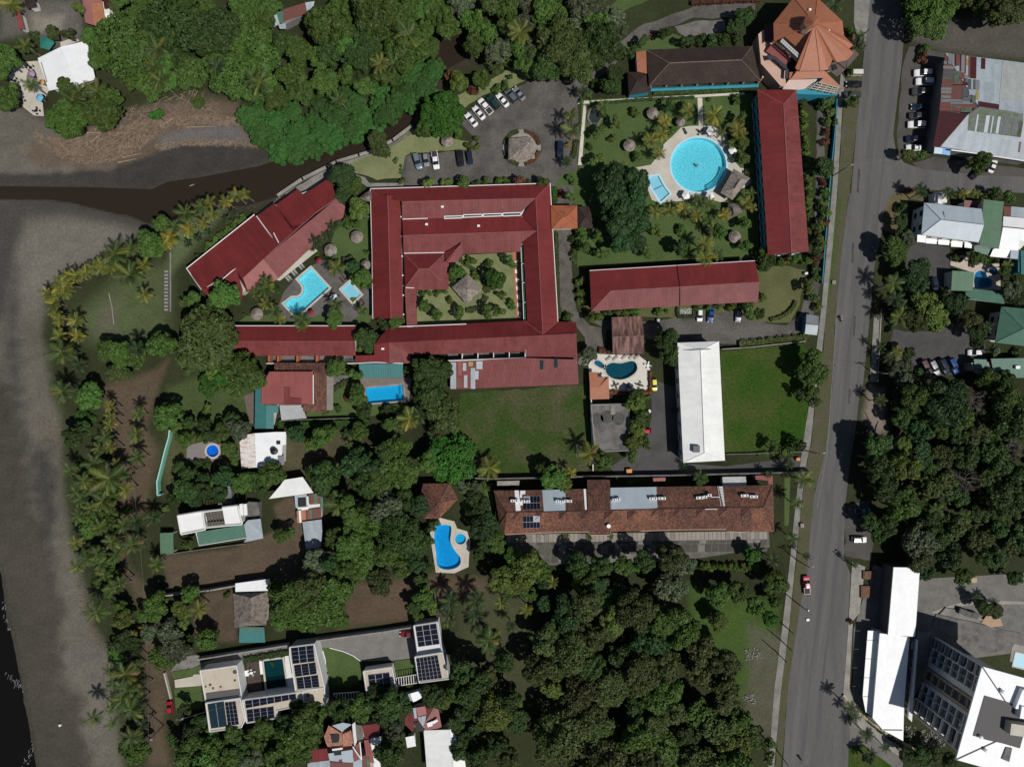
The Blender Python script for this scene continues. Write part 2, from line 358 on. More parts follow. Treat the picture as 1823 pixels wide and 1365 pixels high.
LEAF = dict(
 creeper=leafmat('leaf_creeper', (.022,.07,.014), (.052,.12,.026)),
 bright=leafmat('leaf_bright_green', (.034,.078,.014), (.075,.135,.026)),
 mid=leafmat('leaf_green', (.03,.065,.011), (.073,.12,.021)),
 dark=leafmat('leaf_dark_green', (.018,.041,.009), (.045,.078,.017)),
 deep=leafmat('leaf_blue_green', (.015,.041,.012), (.035,.075,.021)),
 olive=leafmat('leaf_olive', (.029,.045,.011), (.066,.083,.022)),
 brown=leafmat('leaf_brown_olive', (.033,.043,.013), (.076,.08,.024)),
 lime=leafmat('leaf_yellow_green', (.05,.086,.014), (.11,.14,.028)),
 vivid=leafmat('leaf_vivid_green', (.018,.062,.007), (.042,.11,.012)),
 grey=leafmat('leaf_grey_green', (.043,.06,.03), (.095,.115,.062)),
 red=leafmat('leaf_red_brown', (.06,.025,.015), (.15,.06,.03)),
 gold=leafmat('leaf_golden', (.12,.1,.02), (.3,.22,.04)),
 twig=leafmat('bare_twigs', (.14,.12,.1), (.28,.25,.22)))
FROND = dict(
 green=leafmat('frond_green', (.03,.055,.012), (.07,.1,.024), .5),
 yellow=leafmat('frond_yellow_green', (.062,.08,.014), (.14,.15,.028), .5),
 gold=leafmat('frond_golden', (.13,.12,.018), (.26,.215,.032), .5),
 dead=leafmat('frond_dead', (.14,.085,.035), (.28,.19,.09), .7),
 dark=leafmat('frond_dark', (.014,.03,.01), (.035,.055,.018), .5))
river_w = water('river_water', (.62,.5,.38), (.036,.027,.019), .3, .5, .08, .12)
sea_w = water('sea_water', (.4,.38,.35), (.008,.008,.008), .4, .35, .3, .2)
w_turq = water('pool_water_turquoise', (.42,.86,.94), (.02,.2,.28), .84, 1.3, .2)
w_blue = water('pool_water_blue', (.2,.74,.93), (.005,.12,.3), .86, 1.3, .15); w_vivid = water('pool_water_vivid', (.1,.57,.86), (.005,.1,.3), .86, 1.3, .15)
w_pale = water('pool_water_pale', (.62,.88,.96), (.1,.3,.38), .86, 1.0, .1)
w_teal = water('pool_water_teal', (.16,.42,.5), (.01,.05,.07), .8, 1.0, .1)
w_steel = water('pool_water_steel_blue', (.25,.52,.7), (.02,.08,.12), .82, 1.0, .1)
tile_pool = mat('pool_mosaic_tiles', (.62,.74,.78), .4, .12, .9, 3.5, (.5,.64,.7))
def caustic_mosaic(name, c, c2, sc=1.5):
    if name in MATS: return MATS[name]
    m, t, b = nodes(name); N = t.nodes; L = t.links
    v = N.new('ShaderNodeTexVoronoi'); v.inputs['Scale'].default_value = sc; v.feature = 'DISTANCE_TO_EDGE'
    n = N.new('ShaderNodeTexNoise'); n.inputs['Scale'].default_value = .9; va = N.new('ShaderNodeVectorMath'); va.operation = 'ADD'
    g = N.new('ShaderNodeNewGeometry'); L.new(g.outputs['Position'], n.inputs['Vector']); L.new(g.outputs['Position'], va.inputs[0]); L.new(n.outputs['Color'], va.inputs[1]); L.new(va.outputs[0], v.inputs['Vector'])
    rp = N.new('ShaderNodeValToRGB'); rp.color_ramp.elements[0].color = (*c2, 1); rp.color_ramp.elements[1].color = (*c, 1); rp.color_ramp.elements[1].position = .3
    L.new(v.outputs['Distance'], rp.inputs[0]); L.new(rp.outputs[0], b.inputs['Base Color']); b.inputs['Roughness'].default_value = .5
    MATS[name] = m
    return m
caustic_tile = caustic_mosaic('caustic_tile_mosaic', (.5,.74,.81), (.95,1.0,1.0))  # pale cell edges paint the caustic light of rippled water into the floor
# ------------------------------------------------------------------ pool outlines (dug into the ground below)
POOLS = dict(
 round=[(1243.6 + 49.0 * math.cos(2*math.pi*k/48), 293.8 + 48.0 * math.sin(2*math.pi*k/48)) for k in range(48)],
 kids=Q('y8',235,765,375,740,410,810,450,880,518,970,405,1072,330,960,270,860),
 notch=Q('y7',668,335,965,662,432,1135,232,912,362,818,440,820,505,790,545,730,550,660,520,590,455,520),
 pale=Q('y7',1298,562,1482,768,1348,898,1160,685), rect=Q('z5',1046,570,1335,542,1342,662,1058,686),
 plunge=[q1('y3', 530 + 52*math.cos(2*math.pi*k/24), 305 + 52*math.sin(2*math.pi*k/24)) for k in range(24)],
 teal=smooth(Q('y6',312,690,330,650,390,622,480,630,560,612,620,602,665,630,678,690,650,740,580,790,500,815,420,808,350,775,318,730), 3),
 spa=smooth(Q('y6',180,625,195,597,235,598,280,630,305,662,295,685,260,680,210,655), 2),
 vivid=smooth(Q('b2',1268,1020,1300,1005,1372,1010,1378,1060,1372,1120,1400,1180,1440,1230,1442,1280,1400,1312,1330,1318,1280,1285,1272,1200,1258,1110), 3),
 tiny=[q1('b2', 1444 + 38*math.cos(2*math.pi*k/24), 1104 + 38*math.sin(2*math.pi*k/24)) for k in range(24)],
 heart=smooth(Q('y4',1190,1160,1230,1115,1280,1105,1330,1130,1345,1180,1395,1210,1410,1260,1390,1300,1340,1316,1260,1314,1190,1308), 2),
 wade=smooth(Q('y4',1385,1085,1430,1058,1478,1110,1430,1165,1370,1120), 2), villa=Q('y1',1078,490,1268,465,1310,745,1110,775))
PITS = [ccw([P(x, y)[:2] for x, y in p]) for p in POOLS.values()]
# ------------------------------------------------------------------ the ground: one sheet of soil, sand and grass, lowered where the river and the sea lie
def G2(pxs): return np.array([P(x, y, 0)[:2] for x, y in pxs])
def sdist(poly, X, Y):
    """signed distance (inside negative) of grid points to a polygon"""
    d = np.full(X.shape, 1e9); ins = np.zeros(X.shape, bool); n = len(poly)
    for i in range(n):
        ax, ay = poly[i]; bx, by = poly[(i + 1) % n]; ex, ey = bx - ax, by - ay
        t = np.clip(((X - ax) * ex + (Y - ay) * ey) / (ex * ex + ey * ey + 1e-12), 0, 1)
        d = np.minimum(d, (X - ax - t * ex) ** 2 + (Y - ay - t * ey) ** 2)
        c = ((ay > Y) != (by > Y)) & (X < (bx - ax) * (Y - ay) / (by - ay + 1e-12) + ax); ins ^= c
    return np.where(ins, -1, 1) * np.sqrt(d)
def fbm(X, Y, s, seed, octs=4):
    r = np.random.default_rng(seed); out = np.zeros(X.shape); a = 1.0
    for o in range(octs):
        for _ in range(3):
            th = r.uniform(0, 2 * np.pi); k = s * 2 ** o * r.uniform(.7, 1.3); ph = r.uniform(0, 6.28); th2 = th + np.pi / 2; ph2 = r.uniform(0, 6.28)
            out += a * np.sin(k * (X * np.cos(th) + Y * np.sin(th)) + ph + 1.3 * np.sin(k * .6 * (X * np.cos(th2) + Y * np.sin(th2)) + ph2))
        a *= .55
    return out / 5
RIVER = [(-60,328),(152,331),(268,334),(298,321),(354,313),(460,293),(520,272),(600,240),(680,190),(720,130),(770,70),(800,-40),(850,-40),(838,80),(826,108),(792,124),(752,182),(730,228),(664,272),(583,300),(497,349),(440,366),(370,376),(300,396),(262,399),(227,384),(202,381),(126,362),(88,357),(-60,354)]
SEA = [(-400,900),(-40,930),(8,1020),(27,1121),(47,1222),(68,1330),(80,1420),(60,1700),(-400,1700)]
BEACH = [(-60,180),(40,188),(75,212),(150,225),(215,215),(260,190),(330,180),(400,200),(445,245),(530,275),(490,330),(450,365),(400,352),(260,402),(225,425),(190,455),(140,475),(85,520),(72,600),(85,640),(92,700),(112,740),(112,850),(122,950),(137,1000),(152,1050),(160,1100),(185,1150),(200,1200),(212,1290),(225,1420),(-60,1420)]
ZONES = [  # polygon, colour, edge softness (m), raggedness
 (BEACH, (.12,.109,.089), 1.2, 1.2),
 ([(x, y) for x, y in [(-60,318),(150,322),(250,322),(340,300),(460,280),(520,255),(600,225),(680,175),(715,120),(760,60),(790,-40),(870,-40),(850,90),(835,118),(800,140),(760,190),(735,235),(668,280),(587,306),(500,356),(446,374),(370,388),(300,408),(262,412),(220,398),(120,378),(88,368),(-60,364)]], (.042,.035,.028), 1.0, .5),
 ([(150,225),(215,218),(240,195),(300,180),(340,168),(420,185),(440,235),(470,262),(445,262),(350,262),(290,280),(230,296),(150,305),(60,290),(40,262),(90,250)], (.125,.093,.068), 1.5, 1.5),
 ([(-60,300),(20,310),(100,308),(200,300),(262,282),(300,262),(350,256),(450,262),(500,276),(460,300),(354,316),(298,325),(268,337),(152,334),(-60,331)], (.047,.043,.04), .8, .6),
 ([(330,228),(420,225),(440,250),(330,252),(290,262),(280,245)], (.135,.128,.122), 1, .8),
 ([(-60,350),(88,354),(200,378),(262,398),(240,412),(180,398),(110,388),(55,400),(32,430),(18,490),(12,560),(-60,620)], (.06,.055,.05), 1.2, .8),
 ([(22,470),(38,478),(30,540),(28,600),(40,700),(45,780),(25,800),(10,650),(14,540)], (.06,.057,.054), 2, 1.5),
 ([(50,395),(110,390),(190,402),(240,415),(215,430),(170,455),(120,480),(75,520),(60,560),(40,520),(38,450)], (.147,.135,.113), 2, 1.5),
 ([(-60,640),(28,700),(50,800),(60,900),(100,1000),(118,1080),(108,1130),(122,1185),(110,1200),(150,1240),(150,1300),(165,1420),(-60,1420)], (.062,.055,.045), 1.5, 1.5),
 ([(60,800),(95,790),(105,900),(90,960),(60,880)], (.05,.047,.044), 2, 1.5),
 ([(108,1170),(130,1145),(190,1160),(205,1230),(200,1290),(160,1330),(146,1300),(170,1265),(140,1215)], (.128,.118,.1), .8, .8),
 ([(130,560),(200,505),(235,485),(300,470),(300,600),(262,602),(215,605),(170,612),(150,600)], (.072,.092,.04), 2, 1.5),
 ([(180,545),(210,540),(205,590),(170,590)], (.105,.095,.07), 1.5, 1.2),
 ([(300,395),(380,350),(460,325),(455,345),(400,375),(330,460),(300,490)], (.085,.11,.05), 1, .8),
 ([(168,690),(275,660),(300,640),(260,760),(285,800),(262,900),(215,965),(230,1010),(280,1060),(280,1130),(310,1200),(290,1290),(305,1365),(262,1365),(265,1220),(245,1080),(195,950),(215,850),(205,760)], (.09,.068,.045), 1, .8),
 ([(300,690),(430,640),(460,740),(400,770),(300,770)], (.06,.085,.03), 1.2, 1),
 ([(300,770),(440,760),(430,860),(300,880),(285,830)], (.075,.075,.035), 1.2, 1),
 ([(288,990),(420,975),(500,940),(485,900),(520,880),(560,900),(590,1000),(560,1040),(470,1040),(300,1050)], (.09,.068,.046), .6, .5),
 ([(505,780),(640,765),(640,830),(560,850),(500,835)], (.08,.072,.04), 1.2, 1),
 ([(620,1040),(770,1020),(880,1030),(880,1060),(800,1070),(780,1100),(600,1120),(610,1080)], (.088,.063,.043), 1, 1),
 ([(350,1055),(420,1050),(420,1140),(345,1140)], (.09,.068,.046), .8, .8),
 ([(820,1050),(950,1040),(950,1250),(860,1300),(820,1180)], (.055,.06,.03), 2, 2),
 ([(1225,1040),(1320,1060),(1385,1080),(1380,1240),(1310,1250),(1290,1190),(1230,1130)], (.047,.082,.018), 1, 1.2),
 ([(1330,1110),(1400,1130),(1390,1300),(1310,1330),(1330,1220)], (.085,.085,.055), 1.2, 1.5),
 ([(1610,40),(1823,30),(1900,40),(1900,110),(1690,95),(1620,70)], (.085,.078,.066), 1, 1),
 ([(1545,680),(1575,690),(1580,770),(1555,770),(1535,740)], (.2,.165,.14), 1, 1.2),
 ([(0,0),(140,0),(150,60),(140,110),(60,60),(0,70)], (.12,.11,.095), 1, 1),
 ([(60,30),(115,28),(110,55),(65,55)], (.24,.22,.18), 1, 1.5),
]
GX = np.arange(-170, 170.01, .62); GY = np.arange(-131, 131.01, .62)
X, Y = np.meshgrid(GX, GY)
n1, n2, n3 = fbm(X, Y, .22, 3), fbm(X, Y, .9, 8), fbm(X, Y, .05, 21)
Cc = np.empty(X.shape + (3,)); Cc[:] = (.03, .036, .015)
Cc *= (1 + .35 * n1)[..., None]
for poly, c, soft, rag in ZONES:
    g = G2(poly); bx = (X > g[:, 0].min() - 6) & (X < g[:, 0].max() + 6) & (Y > g[:, 1].min() - 6) & (Y < g[:, 1].max() + 6)
    ii = np.nonzero(bx); d = sdist(g, X[ii], Y[ii]) + rag * (1.2 * n1[ii] + .6 * n2[ii])
    w = np.clip(.5 - d / (2 * soft * (1.9 if soft >= 1 else 1.2)), 0, 1)[:, None]; w = w * w * (3 - 2 * w)
    Cc[ii] = Cc[ii] * (1 - w) + np.array(c) * w * (1 + .14 * n2[ii] + .15 * n1[ii] + .12 * n3[ii])[:, None]
dr, ds = sdist(G2(RIVER), X, Y), sdist(G2(SEA), X, Y); db = sdist(G2(BEACH), X, Y)
Z = .03 * n2 * np.clip((10 - np.abs(db)) / 10, .0, 1) - 1.1 * np.clip(-dr / 1.3 + .1 * n1, 0, 1) - 1.5 * np.clip((-ds + n1 * .8) / 5, 0, 1)
Z -= .006 * np.clip(-db, 0, 3)
Z = np.where((db > 1) & (dr > 1), 0.0, Z)
for h in PITS:
    g = np.array(h); bx = np.nonzero((X > g[:, 0].min() - 2) & (X < g[:, 0].max() + 2) & (Y > g[:, 1].min() - 2) & (Y < g[:, 1].max() + 2)); Z[bx] = np.where(sdist(g, X[bx], Y[bx]) < .66, -2.4, Z[bx])
ny, nx = X.shape
idx = np.arange(nx * ny).reshape(ny, nx)
quads = np.stack([idx[:-1, :-1], idx[:-1, 1:], idx[1:, 1:], idx[1:, :-1]], -1).reshape(-1, 4)
fc = lambda A: (A[:-1, :-1] + A[1:, 1:]) / 2
onb = (fc(db) < 0).ravel() & (fc(dr) > -.5).ravel(); inr = (fc(dr) <= -.5).ravel()
allp = np.stack([X, Y, Z], -1).reshape(-1, 3); allc = np.clip(Cc.reshape(-1, 3), 0.004, 1)
def groundmat():
    m, t, b = nodes('soil_and_sand'); N = t.nodes; L = t.links
    a = N.new('ShaderNodeAttribute'); a.attribute_name = 'cover'
    g = N.new('ShaderNodeNewGeometry'); out = a.outputs['Color']
    for sc, lo, hi in ((1.2, .72, 1.25), (5.5, .7, 1.3)):
        n = N.new('ShaderNodeTexNoise'); n.inputs['Scale'].default_value = sc; n.inputs['Detail'].default_value = 6; n.inputs['Roughness'].default_value = .7; L.new(g.outputs['Position'], n.inputs['Vector'])
        r = N.new('ShaderNodeMapRange'); r.inputs[1].default_value = .3; r.inputs[2].default_value = .7; r.inputs[3].default_value = lo; r.inputs[4].default_value = hi; L.new(n.outputs[0], r.inputs[0])
        mx = N.new('ShaderNodeMix'); mx.data_type = 'RGBA'; mx.blend_type = 'MULTIPLY'; mx.inputs[0].default_value = 1; L.new(out, mx.inputs[6]); L.new(r.outputs[0], mx.inputs[7]); out = mx.outputs[2]
    L.new(out, b.inputs['Base Color']); b.inputs['Roughness'].default_value = .95; b.inputs['Specular IOR Level'].default_value = .15
    bp = N.new('ShaderNodeBump'); bp.inputs['Strength'].default_value = .35; bp.inputs['Distance'].default_value = .2; L.new(n.outputs[0], bp.inputs['Height']); L.new(bp.outputs[0], b.inputs['Normal'])
    return m
soil = groundmat()
for name, sel in (('beach', onb), ('river_bed', inr), ('ground', ~(onb | inr))):
    f = quads[sel]; used, inv = np.unique(f, return_inverse=True)
    me = bpy.data.meshes.new(name); me.from_pydata(allp[used].tolist(), [], inv.reshape(-1, 4).tolist())
    ca = me.color_attributes.new('cover', 'FLOAT_COLOR', 'POINT'); ca.data.foreach_set('color', np.concatenate([allc[used], np.ones((len(used), 1))], 1).astype('f').ravel())
    me.materials.append(soil); o = bpy.data.objects.new(name, me); COL.objects.link(o); o['kind'] = 'structure'
mb = MB(); ring = [(-3000,-3000),(3000,-3000),(3000,3000),(-3000,3000)]; inn = [(-169.5,-130.5),(169.5,-130.5),(169.5,130.5),(-169.5,130.5)]
for i in range(4):
    a, b, c, d = ring[i], ring[(i + 1) % 4], inn[(i + 1) % 4], inn[i]
    if i != 3: mb.poly([(*a, -.01), (*b, -.01), (*c, -.01), (*d, -.01)])
mb.poly([(-169.5,130.5,-.012),(-3000,3000,-.012),(-320,50,-.012),(-169.5,12,-.012)][::-1]); setting(mb, 'terrain', mat('far_land', (.04,.06,.02), .95, .4, .05, .6, (.09,.085,.06)))
mb = MB(); mb.poly([(-3000,-3000,-1.6),(-169,-3000,-1.6),(-169,3000,-1.6),(-3000,3000,-1.6)]); setting(mb, 'sea_bed', mat('sea_bed_sand', (.06,.055,.05), .95, .3, .1, 1))
mb = MB(); mb.poly([(-3000,-3000,-.5),(-139,-3000,-.5),(-139,-25,-.5),(-152,15,-.5),(-300,60,-.5),(-3000,3000,-.5)]); setting(mb, 'sea', sea_w)
rv = [P(x, y)[:2] for x, y in [(-60,322),(150,325),(260,328),(350,305),(460,285),(510,262),(590,230),(670,182),(710,124),(760,64),(790,-30),(856,-30),(846,84),(832,116),(800,132),(760,188),(738,235),(668,282),(588,308),(500,356),(440,372),(370,384),(300,404),(262,406),(225,392),(200,388),(126,368),(-60,360)]]
mb = MB(); mb.poly([(x, y, -.32) for x, y in ccw(rv)]); setting(mb, 'river', river_w)
# surf lines where the sea runs out
for k, pts in enumerate(([(5,1075),(12,1100),(16,1122)], [(66,1306),(60,1325),(52,1345),(40,1362)], [(10,1200),(30,1220),(48,1230)])):
    mb = MB(); pp = [P(x, y) for x, y in pts]
    for i in range(60):
        t = rnd.random() * (len(pp) - 1.001); a = lerp(pp[int(t)], pp[int(t) + 1], t % 1)
        mb.box((a[0] + rnd.gauss(0, .5), a[1] + rnd.gauss(0, .5), -.46), (rnd.uniform(.2, .8), rnd.uniform(.04, .1), .04), rnd.uniform(.8, 1.6))
    o = setting(mb, 'foam', mat('sea_foam', (.3,.3,.3), .8), 'stuff')

# ------------------------------------------------------------------ roads and paved ground
ROAD = [(1549,-30),(1537,109),(1525,227),(1515,345),(1512,345),(1499,441),(1487,567),(1483,685),(1469,806),(1449,882),(1436,1025),(1426,1070),(1403,1222),(1391,1400),(1509,1400),(1512,1288),(1501,1235),(1507,1161),(1514,1022),(1502,991),(1504,907),(1522,743),(1537,680),(1550,547),(1555,481),(1570,411),(1573,378),(1585,352),(1605,341),(1640,338),(1900,346),(1900,318),(1740,312),(1641,301),(1610,290),(1596,274),(1590,240),(1606,106),(1611,38),(1583,-30)]
sheet('road', ROAD, asphalt, .02)
LOT = [(714,300),(722,276),(830,268),(846,245),(822,220),(850,185),(900,165),(935,150),(955,133),(1000,140),(1045,138),(1060,122),(1090,85),(1130,52),(1200,25),(1250,8),(1345,2),(1345,30),(1230,34),(1180,52),(1120,84),(1085,125),(1040,160),(1028,182),(1033,240),(1028,300),(1010,318),(984,332),(960,326),(715,330)]
sheet('car_park', LOT, lot, .012, .4, 3)
sheet('concrete_pad', Q('c0',1150,190,1300,150,1510,135,1500,225,1220,262), conc_dark, .02, .3, 2)
sheet('driveway', [(984,330),(1010,315),(1022,330),(1016,420),(1020,520),(1028,555),(1052,580),(1078,585),(1080,632),(1045,632),(1040,600),(1020,575),(994,545),(988,440)], worn, .014, .3, 3)
sheet('driveway', [(1052,572),(1110,566),(1160,575),(1230,560),(1350,548),(1365,575),(1400,580),(1425,560),(1436,520),(1444,480),(1450,450),(1455,180),(1470,180),(1462,500),(1448,560),(1425,598),(1380,600),(1310,612),(1200,612),(1090,590)], lot, .016, .2, 3)
sheet('driveway', [(1160,675),(1205,690),(1215,825),(1290,830),(1430,812),(1442,838),(1100,846),(1085,832),(1150,790),(1160,740)], mat('service_yard', (.08,.078,.076), .92, .25, .2, 2.5, (.058,.056,.055)), .018)
sheet('gravel_lot', [(1620,80),(1690,95),(1665,275),(1600,280),(1596,240),(1608,120)], gravel, .013, .4, 3)
sheet('gravel_lot', [(1660,278),(1740,290),(1900,308),(1900,326),(1740,318),(1641,305),(1625,292)], gravel, .015, .4, 3)
sheet('parking_yard', [(1590,585),(1610,590),(1660,590),(1750,560),(1755,640),(1720,665),(1650,670),(1590,640),(1585,610)], mat('dark_yard', (.07,.068,.066), .92, .25, .3, 2, (.052,.05,.05)), .02)
sheet('parking_yard', [(1625,430),(1690,440),(1690,520),(1640,540),(1610,500),(1615,450)], mat('dark_yard', (.07,.068,.066)), .02)
sheet('parking_strip', [(1513,900),(1548,890),(1555,995),(1502,992),(1506,910)], gravel, .013, .5, 2)
sheet('forecourt', [(1555,1005),(1640,1030),(1823,1020),(1900,1020),(1900,1150),(1660,1180),(1560,1365),(1515,1320),(1520,1120)], mat('forecourt_paving', (.17,.163,.15), .9, .3, .3, 2, (.12,.115,.108)), .014)
sheet('driveway', [(1512,1290),(1530,1300),(1570,1330),(1610,1345),(1600,1400),(1512,1400)], mat('hotel_drive', (.15,.14,.13), .9, .2, .3, 2), .022)
# pavements beside the main road
sheet('sidewalk', [(1521,0),(1549,0),(1545,40),(1541,75),(1525,60),(1520,40)], pave, .06, thick=.06)
sheet('sidewalk', [(1497,130),(1504,140),(1499,200),(1490,345),(1482,440),(1470,560),(1464,620),(1452,700),(1443,790),(1434,830),(1426,900),(1416,1000),(1404,1120),(1390,1230),(1378,1365),(1368,1365),(1378,1230),(1392,1120),(1406,1000),(1416,900),(1424,830),(1434,760),(1445,690),(1456,600),(1463,540),(1472,440),(1482,330),(1490,200)], pave, .05, thick=.05)
sheet('verge', [(1504,140),(1536,130),(1525,227),(1512,345),(1499,441),(1487,567),(1483,685),(1469,806),(1449,882),(1440,1000),(1426,1070),(1403,1222),(1391,1365),(1380,1365),(1391,1230),(1405,1120),(1417,1000),(1427,900),(1435,830),(1444,790),(1453,700),(1465,620),(1471,560),(1483,440),(1491,345),(1500,200)], verge, .016, .25, 2)
sheet('green_verge', [(1499,350),(1488,440),(1484,500),(1478,540),(1472,535),(1474,480),(1482,430),(1492,350)], verge_green, .022, .2, 2)
sheet('sidewalk', [(1517,1000),(1540,1008),(1530,1090),(1518,1105),(1512,1225),(1520,1250),(1560,1300),(1620,1335),(1640,1345),(1630,1350),(1600,1345),(1540,1305),(1508,1265),(1501,1235),(1507,1161)], concrete, .08, thick=.08)
sheet('sidewalk', [(1556,560),(1566,560),(1560,680),(1548,680)], pave, .05, thick=.05)
sheet('curb_strip', [(1568,550),(1570,550),(1563,680),(1561,680)], concrete, .1, thick=.1)
sheet('dry_verge', Q('y4',80,600,110,330,160,200,260,150,390,110,560,160,640,260,380,250,360,450,420,640,160,660), mat('tan_grass', (.12,.1,.045), .95, .3, .3, 2), .024, .3, 2)
for k, (o0, o1, mm) in enumerate(((13,21,'r1'),(30,36,'r2'),(40,47,'r1'),(52,58,'r2'))):
    c_ = lambda y: 1512 + (345 - y) * .112 if y < 345 else 1512 - (y - 345) * .118
    sheet('tyre_track', [(c_(y) + o0, y) for y in range(10, 1365, 45)] + [(c_(y) + o1 + 2 * math.sin(y), y) for y in range(1360, 9, -45)], mat('worn_lane_a' if mm == 'r1' else 'worn_lane_b', (.12,.117,.113) if mm == 'r1' else (.083,.081,.083), .9, .22, .1, 2.5, (.098,.095,.093) if mm == 'r1' else (.1,.097,.096), aniso=(2.2,.22,1)), .024, .15, 5)
sheet('lane_edge_line', [(1489,567),(1490,567),(1473,806),(1455,905),(1454,905),(1472,806)], mat('worn_white_line', (.2,.2,.2), .8, .4, 1.5, 3), .026)
for y0, y1, xs in ((300,345,1527),(430,470,1517),(560,600,1520),(690,720,1511)):
    sheet('tar_patch', [(xs,y0),(xs+4,y0+3),(xs+2,y1),(xs-2,y1-4)], mat('tar', (.05,.048,.048)), .026, .15, 1)
# lawns
sheet('planted_island', [(929+34*math.cos(k*.262), 264+33*math.sin(k*.262)) for k in range(24)], concrete, .08, thick=.08)
sheet('lawn', Q('b0',680,1130,820,1080,920,1020,1100,915,1300,955,1500,1000,1500,1050,1090,1078,1050,1100,1020,1260,860,1268,660,1200), lawn_pale, .02, .25, 2)
sheet('lawn', Q('b0',1420,680,1560,600,1660,560,1820,470,1950,430,1900,560,1700,620,1460,770), lawn_pale, .02, .3, 2)
sheet('lawn', [(905,120),(950,130),(935,145),(900,160),(880,165),(875,150)], lawn_pale, .018, .3, 2)
sheet('lawn', [(1110,20),(1200,-20),(1130,-20),(1060,30),(1100,60)], lawn_a, .008, .3, 2)
sheet('lawn', [(1100,85),(1180,55),(1215,65),(1210,85),(1120,95)], lawn_a, .02, .3, 2)
sheet('garden_lawn', [(1036,178),(1340,166),(1352,458),(1230,462),(1030,476),(1024,420),(1030,300)], lawn_a, .022)
sheet('garden_lawn', [(985,332),(1000,312),(1030,302),(1130,300),(1140,360),(1060,470),(1028,475),(1020,330)], lawn_a, .016)
sheet('lawn', Q('d1',0,540,120,525,280,560,260,680,240,800,170,930,40,930,-90,910,-90,560), lawn_dry, .02, .2, 2)
sheet('lawn', Q('c1',470,790,540,800,1200,800,1740,760,1900,700,1850,900,1500,850,1250,900,560,860), lawn_dry, .018, .2, 2)
sheet('grass_field', [(1283,626),(1430,612),(1445,640),(1432,800),(1290,806)], lawn_rich, .02)
sheet('grass_field', [(820,700),(1044,684),(1052,800),(1050,840),(880,850),(850,800),(815,760)], lawn_field, .02, .3, 2)
sheet('grass_strip', [(985,400),(992,400),(998,545),(1005,565),(990,570)], lawn_rich, .02)
sheet('courtyard_lawn', Q('z4',455,920,700,905,720,700,830,640,1215,620,1275,620,1300,1160,455,1190), lawn_pale, .02)
sheet('pool_lawn', [(585,445),(600,400),(660,385),(664,470),(640,500),(560,480)], lawn_a, .022)
sheet('pool_lawn', Q('z5',60,60,120,10,330,0,620,-20,1000,0,1085,10,1080,60,970,78,60,84), lawn_a, .02)
sheet('pool_lawn', Q('b1',640,780,680,750,820,760,820,900,760,920,700,880), lawn_a, .024)
sheet('lawn', Q('z5',590,700,760,760,800,600,930,500,1040,560,1060,700,1330,690,1360,760,1000,790,590,810), lawn_a, .018)
sheet('lawn', Q('y1',140,600,330,570,440,530,445,630,160,668), lawn_a, .06, thick=.06)
sheet('lawn', Q('y1',170,765,440,738,470,960,300,1000,190,990), lawn_a, .06, thick=.06)
sheet('lawn', Q('y2',45,350,130,345,250,375,330,410,395,460,410,560,370,650,300,690,130,670,110,560,80,400), lawn_a, .06, thick=.06)
sheet('lawn', Q('y2',685,460,850,440,870,550,690,590), lawn_a, .06, thick=.06)
sheet('lawn', Q('z7',1670,70,1740,60,1720,620,1670,625), lawn_a, .03)
sheet('lawn', Q('d3',590,1220,680,1200,760,1260,900,1365,580,1365), lawn_rich, .04)
sheet('lawn', [(840,860),(875,860),(880,900),(850,930),(820,900)], lawn_a, .015)
# decks and paths
sheet('pool_deck', Q('y8',65,640,280,600,440,380,440,340,560,230,660,125,780,105,960,100,1080,110,1240,200,1270,340,1330,540,1420,640,1560,660,1560,830,1250,1050,1180,1080,860,1000,700,1060,390,1085,290,1050,240,920,150,720), cream, .05, thick=.05)
sheet('pool_deck', [(505,520),(530,490),(560,470),(590,463),(640,505),(660,520),(662,545),(620,575),(570,560),(530,575),(490,560)], mat('grey_pool_deck', (.125,.115,.108), .85, .3, .4, 2.5, (.08,.074,.07)), .05, thick=.05)
sheet('pool_deck', Q('y6',200,520,700,540,780,600,830,700,800,960,350,945,120,720,115,640), mat('white_pool_deck', (.6,.57,.51), .85, .08, .5, 2), .05, thick=.05)
sheet('pool_deck', Q('z5',1000,488,1350,488,1400,490,1380,670,1060,700,1010,560), mat('brick_pool_deck', (.2,.17,.15), .9, .25, .6, 4), .05, thick=.05)
sheet('pool_deck', Q('b2',1225,990,1300,955,1400,980,1420,1030,1490,1050,1510,1110,1500,1300,1400,1345,1270,1340,1232,1100), cream, .05, thick=.05)
sheet('pool_deck', Q('y4',900,930,1060,920,1200,1010,1500,1020,1510,1340,1180,1330,1180,1130,900,1040), mat('pink_pool_deck', (.5,.43,.37), .85, .15, .6, 2.5), .05, thick=.05)
sheet('terrace', Q('y3',305,260,480,215,600,250,600,370,420,420,305,380), mat('grey_terrace', (.22,.2,.19), .9, .15, .4, 2), .05, thick=.05)
sheet('terrace', Q('a0',60,540,140,440,280,430,345,640,300,720,310,820,240,815,150,745), cream, .06, thick=.06)
sheet('terrace', Q('a0',425,300,530,262,560,290,430,335), cream, .06, thick=.06)
sheet('terrace', Q('a3',1230,750,1360,725,1365,712,1420,710,1420,790,1235,805), cream, .08, thick=.08)
sheet('villa_courtyard', Q('y2',0,270,50,245,820,150,860,180,870,430,670,455,400,460,330,410,250,375,130,345,20,350), mat('villa_paving', (.19,.18,.165), .9, .15, .4, 5, (.15,.14,.13)), .04, thick=.04)
sheet('villa_courtyard', Q('y1',445,510,850,380,1340,310,1350,400,860,500,870,560,440,600), mat('villa_paving', (.19,.18,.165)), .044, thick=.04)
